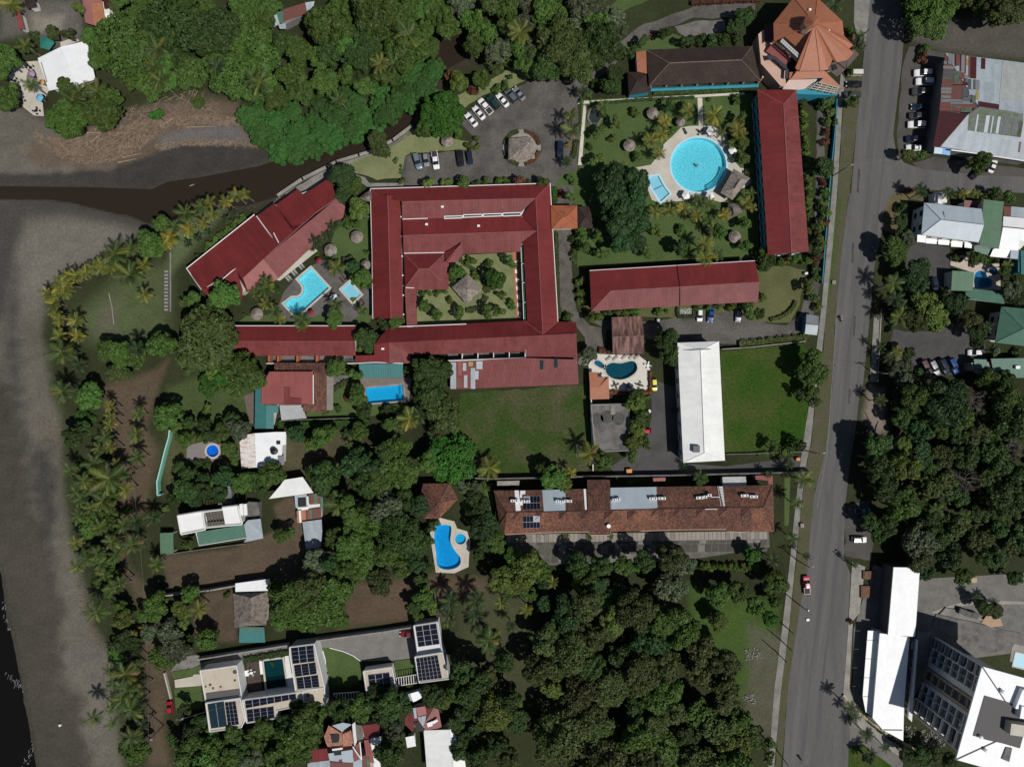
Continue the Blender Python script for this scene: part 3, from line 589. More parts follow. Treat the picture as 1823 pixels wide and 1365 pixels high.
sheet('gravel_patch', Q('y1',140,590,260,440,430,430,440,520,350,560), mat('pale_gravel', (.22,.21,.19), .95, .4, .5, 5), .05, .2, 1)
sheet('garden_path', Q('c0',465,715,1640,652,1645,668,470,735), palepath, .06, thick=.06)
sheet('garden_path', Q('c0',1312,690,1346,690,1352,885,1322,885), palepath, .064, thick=.06)
sheet('garden_path', Q('c0',510,742,530,742,497,1165,470,1165), palepath, .064, thick=.06)
sheet('promenade', Q('a1',1150,560,1195,560,1195,840,1155,840), gravel, .02)
sheet('riverside_walk', Q('b0',200,1365,480,1205,660,1100,820,1065,830,1085,690,1135,560,1250,330,1365), pave, .03, .1, 2)
sheet('riverside_walk', Q('z3',690,400,1060,170,1390,-10,1400,20,1110,210,850,320,700,425), conc_dark, .028, .1, 2)
sheet('walkway', Q('b0',700,1230,770,1250,800,1290,1040,1290,1040,1320,790,1320,720,1270), pave, .032)
for k in range(12):
    x, y = q1('a1', 1172, 568 + 24.4 * k); a = P(x, y)
    if k == 0: _slab = single(MB().box((a[0], a[1], .07), (1.15, .55, .1)), 'paving_slab', concrete, 'pale concrete step slab in the ladder-like walk beside the beach lawn', 'paving slab', 'step slabs beside the beach lawn')
    else: c = _slab.copy(); COL.objects.link(c); c.location = (0, -24.4 * k / 3.957 / S, 0)
# ------------------------------------------------------------------ building helpers
def onplane(pxs, ctrl):
    a, b, c = (np.array(P(*q)) for q in ctrl); n = np.cross(b - a, c - a); d = n @ a; out = []
    for x, y in pxs:
        dx, dy = (x - CX) / S / H, (CY - y) / S / H; t = (d - n[2] * H) / (n[0] * dx + n[1] * dy - n[2]); out.append((dx * t, dy * t, H - t))
    return out
def slope(b, pxs, ctrl, m, name='roof_slope', thick=.14, label=None):
    """one roof face: photo outline cut out of the plane through three points of known height"""
    return part(MB().plane(onplane(pxs, ctrl), thick), name, m, b, label)
def flat(b, pxs, h, m, name='roof_slab', thick=.25, label=None):
    return part(MB().plane([P(x, y, h) for x, y in pxs], thick), name, m, b, label)
def cap(b, pts, m, r=.13, name='ridge_cap'):
    return part(MB().tube(pts, r, 5), name, m, b)
def walls(b, pxs, h, m=None, ins=.6, z0=0.0, win=0, name='wall', wm=None, px_h=None):
    """outer walls standing under a roof outline traced at height h; win: window spacing on the sides that face the middle of the photo"""
    pol = inset([P(x, y, px_h or h)[:2] for x, y in pxs], ins)
    w = part(MB().prism(pol, z0, h - .16), name, m or whitewall, b)
    if win:
        for i in range(len(pol)):
            a, c = np.array(pol[i]), np.array(pol[(i + 1) % len(pol)]); l = np.linalg.norm(c - a)
            if l < 3: continue
            u = (c - a) / l; nrm = np.array([u[1], -u[0]]); mid = (a + c) / 2
            if nrm @ mid > -4: continue
            n = int(l // win); hs = [1.6] if h < 5 else [1.6, 4.6]
            for k in range(n):
                p = a + u * (l * (k + .5) / n) + nrm * .04
                for z in hs:
                    wn = part(MB().box((p[0], p[1], z), (min(1.5, win * .5), .1, 1.2), math.atan2(u[1], u[0])), 'window', wm or glass, b); part(MB().box((p[0] + nrm[0] * .1, p[1] + nrm[1] * .1, z - .66), (min(1.7, win * .55), .3, .1), math.atan2(u[1], u[0])), 'window_sill', whitewall, wn)
    return w
def hip(b, eave, ridge, he, hr, m, gable=(False, False), caps=True, wall=None, ins=.6, win=0, capm=None, thick=.14, fascia=None, wallm=None):
    ms = m if isinstance(m, (list, tuple)) else [m] * 4
    E = [P(x, y, he) for x, y in eave]; r0, r1 = (P(*p, hr) for p in ridge)
    faces = [([E[0], E[1], r1, r0], 0), ([E[1], E[2], r1], 1), ([E[2], E[3], r0, r1], 2), ([E[3], E[0], r0], 3)]
    for pts, k in faces:
        if (k == 1 and gable[1]) or (k == 3 and gable[0]):
            part(MB().poly(pts) or (lambda mb: (mb.plane(pts, .02), mb)[1])(MB()), 'gable_wall', wallm or whitewall, b) if False else None
            g = MB(); g.poly(pts); g.poly(pts[::-1]); part(g, 'gable_wall', wallm or whitewall, b); continue
        part(MB().plane(pts, thick), 'roof_slope', ms[k], b)
    if caps:
        cm = capm or ridgecap; up = lambda p: (p[0], p[1], p[2] + .05)
        cap(b, [up(r0), up(r1)], cm)
        if not gable[0]: cap(b, [up(E[0]), up(r0)], cm, .09, 'hip_cap'); cap(b, [up(E[3]), up(r0)], cm, .09, 'hip_cap')
        if not gable[1]: cap(b, [up(E[1]), up(r1)], cm, .09, 'hip_cap'); cap(b, [up(E[2]), up(r1)], cm, .09, 'hip_cap')
    if fascia:
        for i in range(4): part(MB().tube([(E[i][0], E[i][1], he - .02), (E[(i + 1) % 4][0], E[(i + 1) % 4][1], he - .02)], .1, 4), 'gutter', fascia, b)
    if wall is not False: walls(b, eave, he, wallm, ins, win=win)
def base(pxs, h=0):
    g = [P(x, y, h) for x, y in pxs]; return (sum(p[0] for p in g) / len(g), sum(p[1] for p in g) / len(g), 0.0)
def house(name, label, pxs, cat='building', group=None): return thing(name, label, cat, base(pxs), 0, group)
def vent(b, px, py, h, s=.55, m=None):
    p = P(px, py, h); part(MB().box((p[0], p[1], h + .3), (s * 1.4, s, .6)), 'roof_vent', m or white, b)
def line(b, pxs, hs, m, r=.1, name='trim'):
    return part(MB().tube([P(x, y, h) for (x, y), h in zip(pxs, hs)], r, 4), name, m, b)

# ------------------------------------------------------------------ red courtyard hotel
Z = lambda *v: Q('z4', *v)
b = house('hotel', 'sprawling hotel with dark red sheet roofs round a square courtyard garden', Z(700, 640))
HE, HR = 3.6, 6.0
slope(b, Z(85,118,145,172,222,165,248,1142,105,1145), [(*q1('z4',85,118),HE), (*q1('z4',105,1145),HE), (*q1('z4',235,650),HR)], red)
slope(b, Z(222,165,325,185,345,1140,248,1142), [(*q1('z4',222,165),HR), (*q1('z4',248,1140),HR), (*q1('z4',333,650),HE+.4)], red)
slope(b, Z(85,118,1505,75,1392,192,335,218,145,172), [(*q1('z4',85,118),HE), (*q1('z4',1505,75),HE), (*q1('z4',900,204),HR)], red)
slope(b, Z(335,218,1392,192,1282,300,1282,334,340,356), [(*q1('z4',335,218),HR), (*q1('z4',1392,192),HR), (*q1('z4',700,345),HE+1)], red2)
slope(b, Z(340,356,1282,334,1400,450,345,486), [(*q1('z4',340,356),HE+1), (*q1('z4',1282,334),HE+1), (*q1('z4',800,470),HR)], red)
slope(b, Z(345,486,1402,450,1287,540,1270,614,820,632,350,628), [(*q1('z4',345,486),HR), (*q1('z4',1402,450),HR), (*q1('z4',700,624),HE)], red2)
slope(b, Z(352,630,670,624,550,748,470,750), [(*q1('z4',352,630),HE+.2), (*q1('z4',670,624),HE+.2), (*q1('z4',510,749),HR+.3)], red)
slope(b, Z(670,624,708,705,705,912,550,748), [(*q1('z4',690,640),HE+.2), (*q1('z4',705,912),HE+.2), (*q1('z4',550,748),HR+.3)], red2)
slope(b, Z(705,912,450,915,360,898,470,750,550,748), [(*q1('z4',705,912),HE+.2), (*q1('z4',360,898),HE+.2), (*q1('z4',510,749),HR+.3)], red2)
slope(b, Z(360,898,352,630,470,750), [(*q1('z4',352,630),HE+.2), (*q1('z4',360,898),HE+.2), (*q1('z4',470,750),HR+.3)], red)
slope(b, Z(668,628,810,545,690,700), [(*q1('z4',668,628),HE+.6), (*q1('z4',810,545),HR-.2), (*q1('z4',680,690),HR-.9)], red, 'dormer_slope')
slope(b, Z(680,700,810,545,820,628,775,695), [(*q1('z4',680,700),HR-.8), (*q1('z4',810,545),HR-.2), (*q1('z4',800,665),HE+.5)], red2, 'dormer_slope')
slope(b, Z(358,905,450,905,457,1200,375,1206), [(*q1('z4',358,905),HE-.3), (*q1('z4',375,1206),HE-.3), (*q1('z4',452,1050),HE-.9)], red2)
slope(b, Z(1505,75,1568,1166,1450,1266,1394,192), [(*q1('z4',1505,75),HE), (*q1('z4',1568,1166),HE), (*q1('z4',1420,700),HR)], red)
slope(b, Z(1392,192,1450,1266,1300,1160,1328,1156,1297,548,1290,543,1404,450,1284,330), [(*q1('z4',1394,192),HR), (*q1('z4',1450,1266),HR), (*q1('z4',1315,900),HE)], red)
slope(b, Z(235,1210,1300,1160,1450,1266,1568,1166,1714,1172,1722,1264,235,1332,118,1345,185,1262), [(*q1('z4',235,1210),HE), (*q1('z4',1714,1172),HE), (*q1('z4',1000,1297),HR+.3)], red)
se = [(638+52,638)] and Q('z5',1225,215,1823,188) + [(936,598),(1026,593),(1030,684),(802,693),(800,641),(936,636.5),(936,626)] + Q('z5',1823,300,1395,312)
slope(b, se[:2] + [(936,598),(1026,593),(1028,640),(936,637),(936,626)] + Q('z5',1823,300,1395,312), [(*q1('z5',1225,215),HR+.3), (1026,594,HR+.3), (870,630,HE+.2)], red2)
slope(b, [(936,637.2),(1028,640.2),(1030,684),(802,693),(800,642.5)], [(800,641,HE+.1), (1029,636,HE+1.1), (900,689,HE-1)], red2)
slope(b, Q('z5',1112,215,1226,215,1226,376,965,372,968,316,1112,312), [(*q1('z5',1226,215),HR), (*q1('z5',1226,376),HE+.3), (*q1('z5',1000,340),HE)], red)
slope(b, Q('z5',1227,216,1395,312,1395,376,1227,376), [(*q1('z5',1227,216),HR), (*q1('z5',1227,376),HE+.4), (*q1('z5',1395,350),HE+.1)], red2)
slope(b, Q('z5',40,88,976,88,962,206,30,206), [(*q1('z5',40,88),HE), (*q1('z5',976,88),HE), (*q1('z5',500,206),HR)], red)
slope(b, Q('z5',30,206,962,206,970,317,20,319), [(*q1('z5',30,206),HR), (*q1('z5',962,206),HR), (*q1('z5',500,318),HE)], red2)
for pl, hs in ((Z(222,165,248,1142),(HR,HR)), (Z(335,218,1392,192),(HR,HR)), (Z(345,486,1402,450),(HR,HR)), (Z(1394,192,1450,1266),(HR,HR)), (Z(1505,75,1394,192),(HE,HR)), (Z(1450,1266,1300,1160),(HR,HE)), (Z(1450,1266,1568,1166),(HR,HE)),
               (Z(470,750,550,748),(HR+.3,HR+.3)), (Z(352,630,470,750),(HE+.2,HR+.3)), (Z(670,624,550,748),(HE+.2,HR+.3)), (Z(705,912,550,748),(HE+.2,HR+.3)), (Z(360,898,470,750),(HE+.2,HR+.3)), (Q('z5',30,206,962,206),(HR,HR)), (Z(85,118,145,172),(HE,HR-.8)), (Q('z5',1227,215,1395,312),(HR,HE+.2)), (Z(680,694,810,546),(HR-.8,HR-.1))):
    line(b, pl, [h + .08 for h in hs], ridgecap, .11, 'ridge_cap')
for pl, hs in ((Z(85,118,100,640,105,1145),(HE,)*3), (Z(85,116,1508,72),(HE,)*2), (Z(1508,74,1570,1166),(HE,)*2), (Z(352,626,670,620),(HE+.3,)*2), (Z(365,898,432,900),(HE+.4,)*2), (Q('z5',40,86,976,86),(HE,)*2), (Q('z5',1235,96,1310,92,1823,72),(HE,)*3), (Z(340,356,540,350),(HE+1.1,)*2), (Z(380,1208,425,1206),(HE,)*2), (Q('z5',910,378,1120,368,1335,376),(HE+.2,)*3)):
    line(b, pl, hs, white, .14, 'white_gutter')
for k, (x0, y0, x1, y1) in enumerate(((672,330,816,352),(822,318,970,342),(978,312,1125,336),(1133,305,1276,332))):
    pts = Z(x0,y0+4,x1,y0,x1,y1-6,x0,y1); w = [P(x, y, HE + 1.35) for x, y in pts]
    part(MB().plane(w, .3), 'light_well', glass, b); 
    for i in range(4): part(MB().tube([w[i], w[(i+1)%4]], .16, 4), 'light_well_frame', white, b)
for k in range(5):
    x0, x1 = 797 + 28 * k, 822 + 28 * k
    f = flat(b, [(x0,628),(x1,626.5),(x1,640),(x0,641)], .5, conc_dark, 'patio_floor', .4)
    part(MB().prism([P(x, y, 3.2)[:2] for x, y in [(x1,627),(x1+1.5,627),(x1+1.5,640),(x1,640)]], 0, 3.2), 'patio_divider', whitewall, b)
for k in range(5):
    x = (290, 360, 510, 660, 815)[k]; x2 = (352, 500, 648, 805, 950)[k]
    flat(b, Q('z5', x, 318, x2, 318, x2, 372, x, 374), .5, conc_dark, 'patio_floor', .4)
    part(MB().prism([P(*p, 3.0)[:2] for p in Q('z5', x, 316, x + 16, 316, x + 16, 352, x, 366)], 0, 3.0), 'patio_divider', mat('orange_divider', (.4,.13,.06), .8), b)
line(b, Q('z5',290,376,960,376), (2.2,2.2), white, .14, 'patio_wall')
line(b, [(797,642),(936,637),(936,600)], (3.9,3.9,4.2), white, .17, 'parapet')
for x0, y0, x1, y1, mm in ((802,645,812,692,silver),(815,643,822,668,redwarm),(824,646,830,660,silver),(826,668,832,690,silver),(834,644,842,652,yellowsh),(838,655,846,692,silver),(848,643,859,657,silver),(812,672,822,690,rustred),(846,660,852,675,silver)):
    slope(b, [(x0,y0),(x1,y0),(x1,y1),(x0,y1)], [(800,641,HE+.16), (1029,636,HE+1.16), (900,689,HE-.94)], mm, 'roof_sheet', .05)
for x, y in Q('c1', 215, 1225, 315, 1212): slope(b, [(x-3,y-8),(x+3,y-8),(x+3,y+8),(x-3,y+8)], [(800,641,HE+.2), (1029,636,HE+1.2), (900,689,HE-.9)], glassblue, 'skylight', .08)
for x, y, h in [(*q1('z4',657,262),5.3), (*q1('z4',532,400),5.2), (*q1('z4',943,412),5.4), (*q1('z5',1180,265),5.2)]: vent(b, x, y, h)
for p in (Z(105,130,340,200,340,1130,112,1130), Z(345,200,1400,190,1290,540,1265,600,360,615), Z(365,630,700,630,690,895,370,890), Z(1330,560,1400,200,1490,95,1555,1150,1335,1150), ):
    walls(b, p, HE - .1, whitewall, .3)
walls(b, Z(365,905,440,905,450,1195,380,1195), 2.5, whitewall, .3)
walls(b, Q('z5',250,100,960,100,960,310,250,310), HE, whitewall, .3); walls(b, Z(260,1225,1690,1190,1690,1290,1320,1370,260,1370), HE, whitewall, .4); walls(b, [(940,605),(1022,600),(1026,680),(806,690),(806,648),(938,642)], 2.2, whitewall, .3)
for k in range(4):   # green glazed gallery of the east wing
    y0, y1 = ((555,700),(708,850),(858,1008),(1014,1150))[k]; x0, x1 = 1276 + y0 * .04 - 22, 1276 + y1 * .04 - 22
    part(MB().plane([P(*p, 2.9) for p in Z(x0,y0,x0+20,y0,x1+20,y1,x1,y1)], .1), 'gallery_window', plain('green_glass', (.02,.06,.035), .3), b)
    line(b, Z(x0,y0,x0+20,y0), (3.0,3.0), white, .1, 'gallery_frame'); line(b, Z(x0,y0,x1,y1), (3.0,3.0), white, .1, 'gallery_frame')
for k in range(6): vent(b, *q1('z4', (328,333,337,341,345,347)[k], (342,495,652,803,960,1112)[k]), 3.4, .4)
# gallery path with white squares in the courtyard
mb = MB(); mb.plane([P(*p, .08) for p in Z(1208,618,1248,616,1275,1140,1240,1142)], .07); setting(mb, 'terracotta_walk', mat('terracotta_walk', (.38,.15,.09), .8, .15, 1, 3))
for k in range(7):
    w = [P(*p, .1) for p in Z(1226+k*4.5,690+k*66,1250+k*4.5,690+k*66,1252+k*4.5,720+k*66,1228+k*4.5,720+k*66)]
    single(MB().plane(w, .05), 'floor_panel', white, 'white square panel set in the terracotta courtyard walk', 'paving panel', 'white squares of the courtyard walk')

# ------------------------------------------------------------------ red building by the river
Z = lambda *v: Q('z3', *v)
b = house('restaurant_building', 'long dark red roofed building set diagonally beside the river', Z(700, 650))
cN = [(*q1('z3',60,900),3.6), (*q1('z3',690,425),3.6), (*q1('z3',890,690),6.6)]
cN = [(*q1('z3',1410,275),6.6), (*q1('z3',570,988),6.6), (*q1('z3',370,660),3.6)]
for pts in (Z(60,900,672,415,890,690,570,988,505,895,200,1092), Z(692,428,850,312,1015,520,1100,500,890,690), Z(860,328,1065,185,1112,240,1222,397,1015,560), Z(1112,240,1335,92,1372,140,1410,275,1222,397)):
    slope(b, pts, cN, red)
cS = [(*q1('z3',1410,275),6.6), (*q1('z3',570,988),6.6), (*q1('z3',1180,705),3.6)]
slope(b, Z(1410,275,1490,342,1470,440,890,985,752,815), cS, red2); slope(b, Z(752,815,890,985,865,1005,632,1120,570,988), cS, redwarm)
slope(b, Z(505,895,570,988,630,1140,612,1110,560,1090), [(*q1('z3',505,895),5.4), (*q1('z3',570,988),6.3), (*q1('z3',630,1140),4.0)], red)
slope(b, Z(200,1092,345,1030,505,895,565,1090,560,1180,300,1200), [(*q1('z3',505,895),5.0), (*q1('z3',200,1092),3.3), (*q1('z3',560,1180),3.2)], red)
for pl, hs in ((Z(60,898,672,413),(3.7,3.7)), (Z(60,898,195,1090),(3.7,4.6)), (Z(690,428,840,634),(4.0,5.7)), (Z(865,325,970,470),(4.0,5.1)), (Z(1222,400,1400,275),(6.7,6.7)), (Z(845,580,890,668),(6.0,6.7)), (Z(345,1028,505,893),(4.2,5.5))):
    line(b, pl, hs, white if hs[0] < 6.5 else ridgecap, .15, 'white_flashing')
line(b, Z(570,988,890,690,1222,400), (6.65,)*3, ridgecap, .12, 'ridge_cap'); line(b, Z(505,895,570,988,630,1140), (5.5,6.4,4.1), ridgecap, .1, 'hip_cap')
walls(b, Z(75,900,672,430,860,330,1065,205,1330,110,1460,345,1440,430,870,985,640,1090,560,1150,290,1170), 3.4, cream, .8, win=0)
flat(b, Z(1190,700,1240,740,900,1010,860,1000), 2.6, cream, 'veranda_roof', .15)
# ------------------------------------------------------------------ other long red roofs
b = house('guest_wing', 'long narrow two-storey red roofed wing with turquoise walls beside the main road', [(1390, 300)])
hip(b, [(1348,160),(1418,160),(1440,448),(1367,454)][1:] + [(1348,160)], [(1394.6,186),(1409,451)], 6.6, 8.4, [red2, red, red, red], (False, True), wallm=turq, win=3.2)
b = house('guest_wing', 'red roofed wing with a hipped west end between the garden lawn and the parked cars', Q('c1', 1100, 680))
E = Q('c1',552,562,1717,493,1748,640,1740,780,565,847)
slope(b, Q('c1',552,562,1166,526,1188,672,700,703), [(*q1('c1',552,562),5.4), (*q1('c1',1166,526),5.4), (*q1('c1',950,690),7.4)], red)
slope(b, Q('c1',1170,524,1717,493,1748,640,1192,672), [(*q1('c1',1170,524),5.5), (*q1('c1',1717,493),5.5), (*q1('c1',1450,656),7.5)], red)
slope(b, Q('c1',700,703,1186,675,1186,808,565,847), [(*q1('c1',700,703),7.4), (*q1('c1',1186,675),7.4), (*q1('c1',900,824),5.4)], red2)
slope(b, Q('c1',1190,675,1748,642,1740,780,1190,808), [(*q1('c1',1190,675),7.5), (*q1('c1',1748,642),7.5), (*q1('c1',1450,794),5.5)], red2)
slope(b, Q('c1',552,562,700,703,565,847), [(*q1('c1',552,562),5.4), (*q1('c1',565,847),5.4), (*q1('c1',700,703),7.4)], red)
line(b, Q('c1',700,703,1186,675,1748,641), (7.5,7.5,7.6), ridgecap, .12, 'ridge_cap'); line(b, Q('c1',552,560,1166,524,1717,491), (5.5,)*3, white, .1, 'gutter'); line(b, Q('c1',565,847,700,703), (5.5,7.5), ridgecap, .1, 'hip_cap')
line(b, Q('c1',1168,524,1189,674,1188,808), (5.5,7.45,5.5), maroon, .16, 'roof_seam')
walls(b, [E[0], E[1], E[3], E[4]], 5.3, turq, .9, win=3.5)
# ------------------------------------------------------------------ brown shingle building and the small roofs near it
b = house('function_hall', 'dark brown shingled hall with pink piers above a turquoise base', Q('c0', 1350, 460))
hip(b, Q('c0',950,352,1700,325,1757,572,972,606), Q('c0',1115,446,1622,424), 4.6, 7.6, brown, ins=2.0, capm=mat('pale_ridge', (.22,.16,.13), .8, .4, 1, 3), wallm=salmonwall)
w0, w1 = P(*q1('c0',985,622), 1.2), P(*q1('c0',1745,592), 1.2)
for k in range(8):
    a = lerp(w0, w1, k / 7); part(MB().box((a[0], a[1] + .6, 2.2), (.45, .45, 4.4)), 'pier', salmonwall, b)
    if k < 7: c = lerp(w0, w1, (k + .5) / 7); part(MB().box((c[0], c[1] + 1.1, 1.9), (4.0, .8, .2), math.atan2(w1[1]-w0[1], w1[0]-w0[0])), 'ledge', pinkfloor, b)
part(MB().tube([(w0[0], w0[1] - .2, .7), (w1[0], w1[1] - .2, .7)], .55, 4), 'base_wall', turq, b)
b = house('annex', 'small brown hipped annex with turquoise wall joined to the shingled hall', Q('c0', 900, 580))
hip(b, Q('c0',820,508,962,514,986,648,830,672), Q('c0',884,568,905,572), 3.4, 5.0, brown, capm=brown, wallm=turq, ins=.4)
b = house('awning_roof', 'flat orange metal roof against the end of the brown hall', Q('c0', 920, 440), 'roof')
slope(b, Q('c0',880,365,956,357,963,521,888,506), [(*q1('c0',880,365),4.0), (*q1('c0',888,506),3.6), (*q1('c0',960,440),4.4)], terra); walls(b, Q('c0',885,375,950,370,955,505,892,500), 3.6, whitewall, .1)
b = house('reception_porch', 'orange tiled porch roof reaching out from the red hotel toward the driveway', Q('c1', 370, 185))
hip(b, Q('c1',278,102,465,102,468,265,284,268), Q('c1',360,185,385,184), 4.2, 5.6, terra_old, capm=terra_old, wallm=whitewall)
b = house('garden_pavilion', 'small dark brown hipped roof next to the orange tiled porch', Q('c1', 530, 185))
hip(b, Q('c1',468,110,545,108,600,262,470,264), Q('c1',520,185,535,190), 3.4, 4.8, brown, capm=brown, wallm=whitewall)
b = house('workshop', 'rust streaked maroon gable roofed shed north of the teal pool', Q('y6', 570, 300))
hip(b, Q('y6',380,95,735,80,760,515,395,527)[0:2] + Q('y6',757,516,395,525), Q('y6',392,325,757,308), 4.2, 5.2, rust, (True, True), capm=mat('pale_ridge', (.22,.16,.13)), wallm=whitewall)
b = house('warehouse', 'very long white roofed hall between the service yard and the bright green field', [(1248, 715)])
hip(b, [(1280,607.5),(1290.5,819.5),(1216.5,823.5),(1206,610)], [(1247,624),(1254,806)], 6.6, 7.9, [whiteroof]*4, capm=whiteroof, wallm=whitewall, ins=.5, win=4)
part(MB().plane([P(*p, 8.0) for p in Q('y6',1235,484,1390,462,1550,468,1400,474)], .3), 'roof_louvre', greysheet, b)
v = P(*q1('c2',1302,470), 7.8); part(MB().box((v[0], v[1], 8.0), (1.9, 1.9, .8)), 'roof_hatch', darksheet, b)
line(b, [(1247,624),(1254,806)], (8.0,8.0), plain('lilac_flashing', (.6,.6,.68)), .1, 'ridge_cap')
b = house('pool_bar', 'L shaped smooth orange roof at the edge of the teal pool terrace', Q('y6', 230, 900))
slope(b, Q('y6',122,727,218,730,222,785,348,782,230,910,132,910), [(*q1('y6',122,727),3.0), (*q1('y6',348,782),3.0), (*q1('y6',180,910),3.4)], terra)
slope(b, Q('y6',348,782,356,1040,133,1047,132,910,230,910), [(*q1('y6',133,1047),3.0), (*q1('y6',356,1040),3.0), (*q1('y6',180,910),3.4)], terra); walls(b, Q('y6',130,740,210,740,215,800,340,800,345,1030,140,1035), 2.9, whitewall, .3)
b = house('flat_roof_house', 'unfinished grey concrete flat roof with three dark round water stains', Q('c2', 700, 330))
R_ = Q('c2',562,160,830,153,832,480,590,490); flat(b, R_, 3.6, conc_dark, 'roof_slab', .3); walls(b, R_, 3.5, conc_dark, .2)
for i in range(4): line(b, [R_[i], R_[(i+1)%4]], (3.75,3.75), concrete, .2, 'parapet')
for x, y in Q('c2',605,262,675,245,755,258): part(MB().lathe([(1.9,3.61),(1.9,3.66),(1.5,3.66)], P(x,y,3.6)[:2]+(0,), 18), 'tank_base', mat('stained_concrete', (.1,.095,.088), .95, .4, 1, 3), b)
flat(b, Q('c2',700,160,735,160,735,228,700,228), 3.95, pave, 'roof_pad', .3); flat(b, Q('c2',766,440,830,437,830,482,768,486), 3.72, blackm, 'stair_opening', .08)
# ------------------------------------------------------------------ orange corner building (z1)
Z = lambda *v: Q('z1', *v)
b = house('corner_building', 'tall many-sided building with a big orange cone roof and cupola by the main road', Z(900, 500))
he, ha = 9.5, 15.0; A = (*q1('z1',950,330), ha)
rim = Z(660,-30,990,-30,1345,300,1368,505,1500,640,1440,690,1510,745,1415,850,1270,880,1205,845,1140,985,1030,1000,740,1005,680,965,720,880,820,780,530,520,380,590,372,330,660,-30)[:-1]
apx = P(*A)
pts = [P(x, y, he) for x, y in rim]
for i in range(len(pts)):
    a, c = pts[i], pts[(i + 1) % len(pts)]
    part(MB().plane([a, c, apx], .2), 'roof_slope', terra, b)
for i in (0,1,2,3,6,9,11,12,13,17,18): 
    line(b, [rim[i], A[:2]], (he + .06, ha + .02), terra_old, .09, 'hip_cap')
cup = Z(845,225,1020,240,945,330,840,410,805,345,815,280)
w = [P(x, y, 16.2) for x, y in Z(842,222,930,205,1020,240,1010,330,935,400,840,410,800,345,812,275)]; top = P(*q1('z1',945,322), 18.0)
for i in range(8): part(MB().plane([w[i], w[(i+1)%8], top], .15), 'cupola_roof', terra, b)
ctr = np.mean(np.array(w), 0)
part(MB().lathe([(1.75,12.5),(1.75,16.2)], (ctr[0], ctr[1], 0), 8), 'cupola_drum', salmonwall, b)
core = inset([p[:2] for p in pts], 1.0)
part(MB().prism(core, 0, he - .3), 'wall', salmonwall, b)
# lower orange skirts
slope(b, Z(700,1010,1030,1010,1090,1000,1345,1245,1010,1165,1080,1100,610,1125), [(*q1('z1',700,1010),8), (*q1('z1',1090,1000),8), (*q1('z1',700,1120),7)], terra, 'lower_roof')
slope(b, Z(265,725,370,605,620,840,560,930), [(*q1('z1',370,605),7.5), (*q1('z1',620,840),7.5), (*q1('z1',265,725),6.3)], redwarm, 'lower_roof')
slope(b, Z(245,340,370,330,375,590,320,610,250,570), [(*q1('z1',245,340),6), (*q1('z1',375,590),7), (*q1('z1',370,330),7)], maroon, 'lower_roof')
slope(b, Z(270,880,310,820,480,1020,475,1075), [(*q1('z1',270,880),5), (*q1('z1',310,820),5.6), (*q1('z1',475,1075),5)], redwarm, 'lower_roof')
flat(b, Z(560,925,640,845,715,880,680,970,590,985), 6.6, maroon, 'lower_roof'); flat(b, Z(600,1020,700,1020,610,1120,595,1110), 6.9, terra, 'lower_roof')
slope(b, Z(1140,985,1205,850,1385,985,1270,1085), [(*q1('z1',1140,985),7), (*q1('z1',1205,850),7.6), (*q1('z1',1385,985),6.6)], mat('grey_brown_roof', (.1,.075,.07), .8, .15, .5, 2, stripe=.2), 'lower_roof')
slope(b, Z(1280,880,1360,800,1415,850,1390,975), [(*q1('z1',1280,880),7.2), (*q1('z1',1360,800),7.8), (*q1('z1',1390,975),6.8)], mat('grey_brown_roof', (.1,.075,.07)), 'lower_roof')
slope(b, Z(1415,860,1500,690,1580,770,1405,970), [(*q1('z1',1415,860),7.0), (*q1('z1',1500,690),7.4), (*q1('z1',1405,970),6.6)], mat('grey_brown_roof', (.1,.075,.07)), 'lower_roof')
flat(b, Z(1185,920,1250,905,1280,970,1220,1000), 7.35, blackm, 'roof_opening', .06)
for p in (Z(280,780,390,790,590,960,580,1110,540,1100,545,985,380,830,300,850),): flat(b, p, 7.0, plain('navy_fascia', (.03,.035,.05)), 'lower_roof', .3)
walls(b, Z(150,480,240,400,560,920,560,1240,470,1220,190,900), 5.6, salmonwall, .2)
walls(b, Z(600,1130,1080,1080,1340,1240,1280,1360,500,1330,500,1250), 5.2, turq, .3); flat(b, Z(590,1130,1000,1120,860,1250,720,1270,500,1255), 5.4, pinkfloor, 'terrace', .2); flat(b, Z(1000,1165,1320,1250,1280,1340,860,1260), 5.3, conc_dark, 'terrace', .2)
for k in range(4): line(b, Z(1010+k*-35,1165+k*28,1300-k*20,1240+k*24), (6.4,6.4), cream, .16, 'pergola_beam')
for k in range(5): line(b, Z(1000+k*70,1160+k*18,870+k*95,1262+k*18), (6.55,6.55), cream, .12, 'pergola_beam')
for r_ in range(3):   # skylight over the stair: rows of panes
    for k in range(11):
        x, y = 500 + k * 27.5 - r_ * 17, 545 + k * 25.5 + r_ * 25
        slope(b, Z(x,y,x+25,y+23,x+10,y+44,x-15,y+21), [(*q1('z1',500,540),he+1.2), (*q1('z1',800,770),he+1.2), (*q1('z1',640,720),he+.9)], plain('pale_pane', (.45,.47,.45), .3) if r_ < 2 else glass, 'skylight_pane', .06)
line(b, Z(385,590,520,700,545,690,610,800,650,800,715,870), (8.2,)*6, salmonwall, .35, 'cornice')
for x, y in Z(878,152,1140,450): vent(b, x, y, 12.2 if y < 40 else 12, .5)
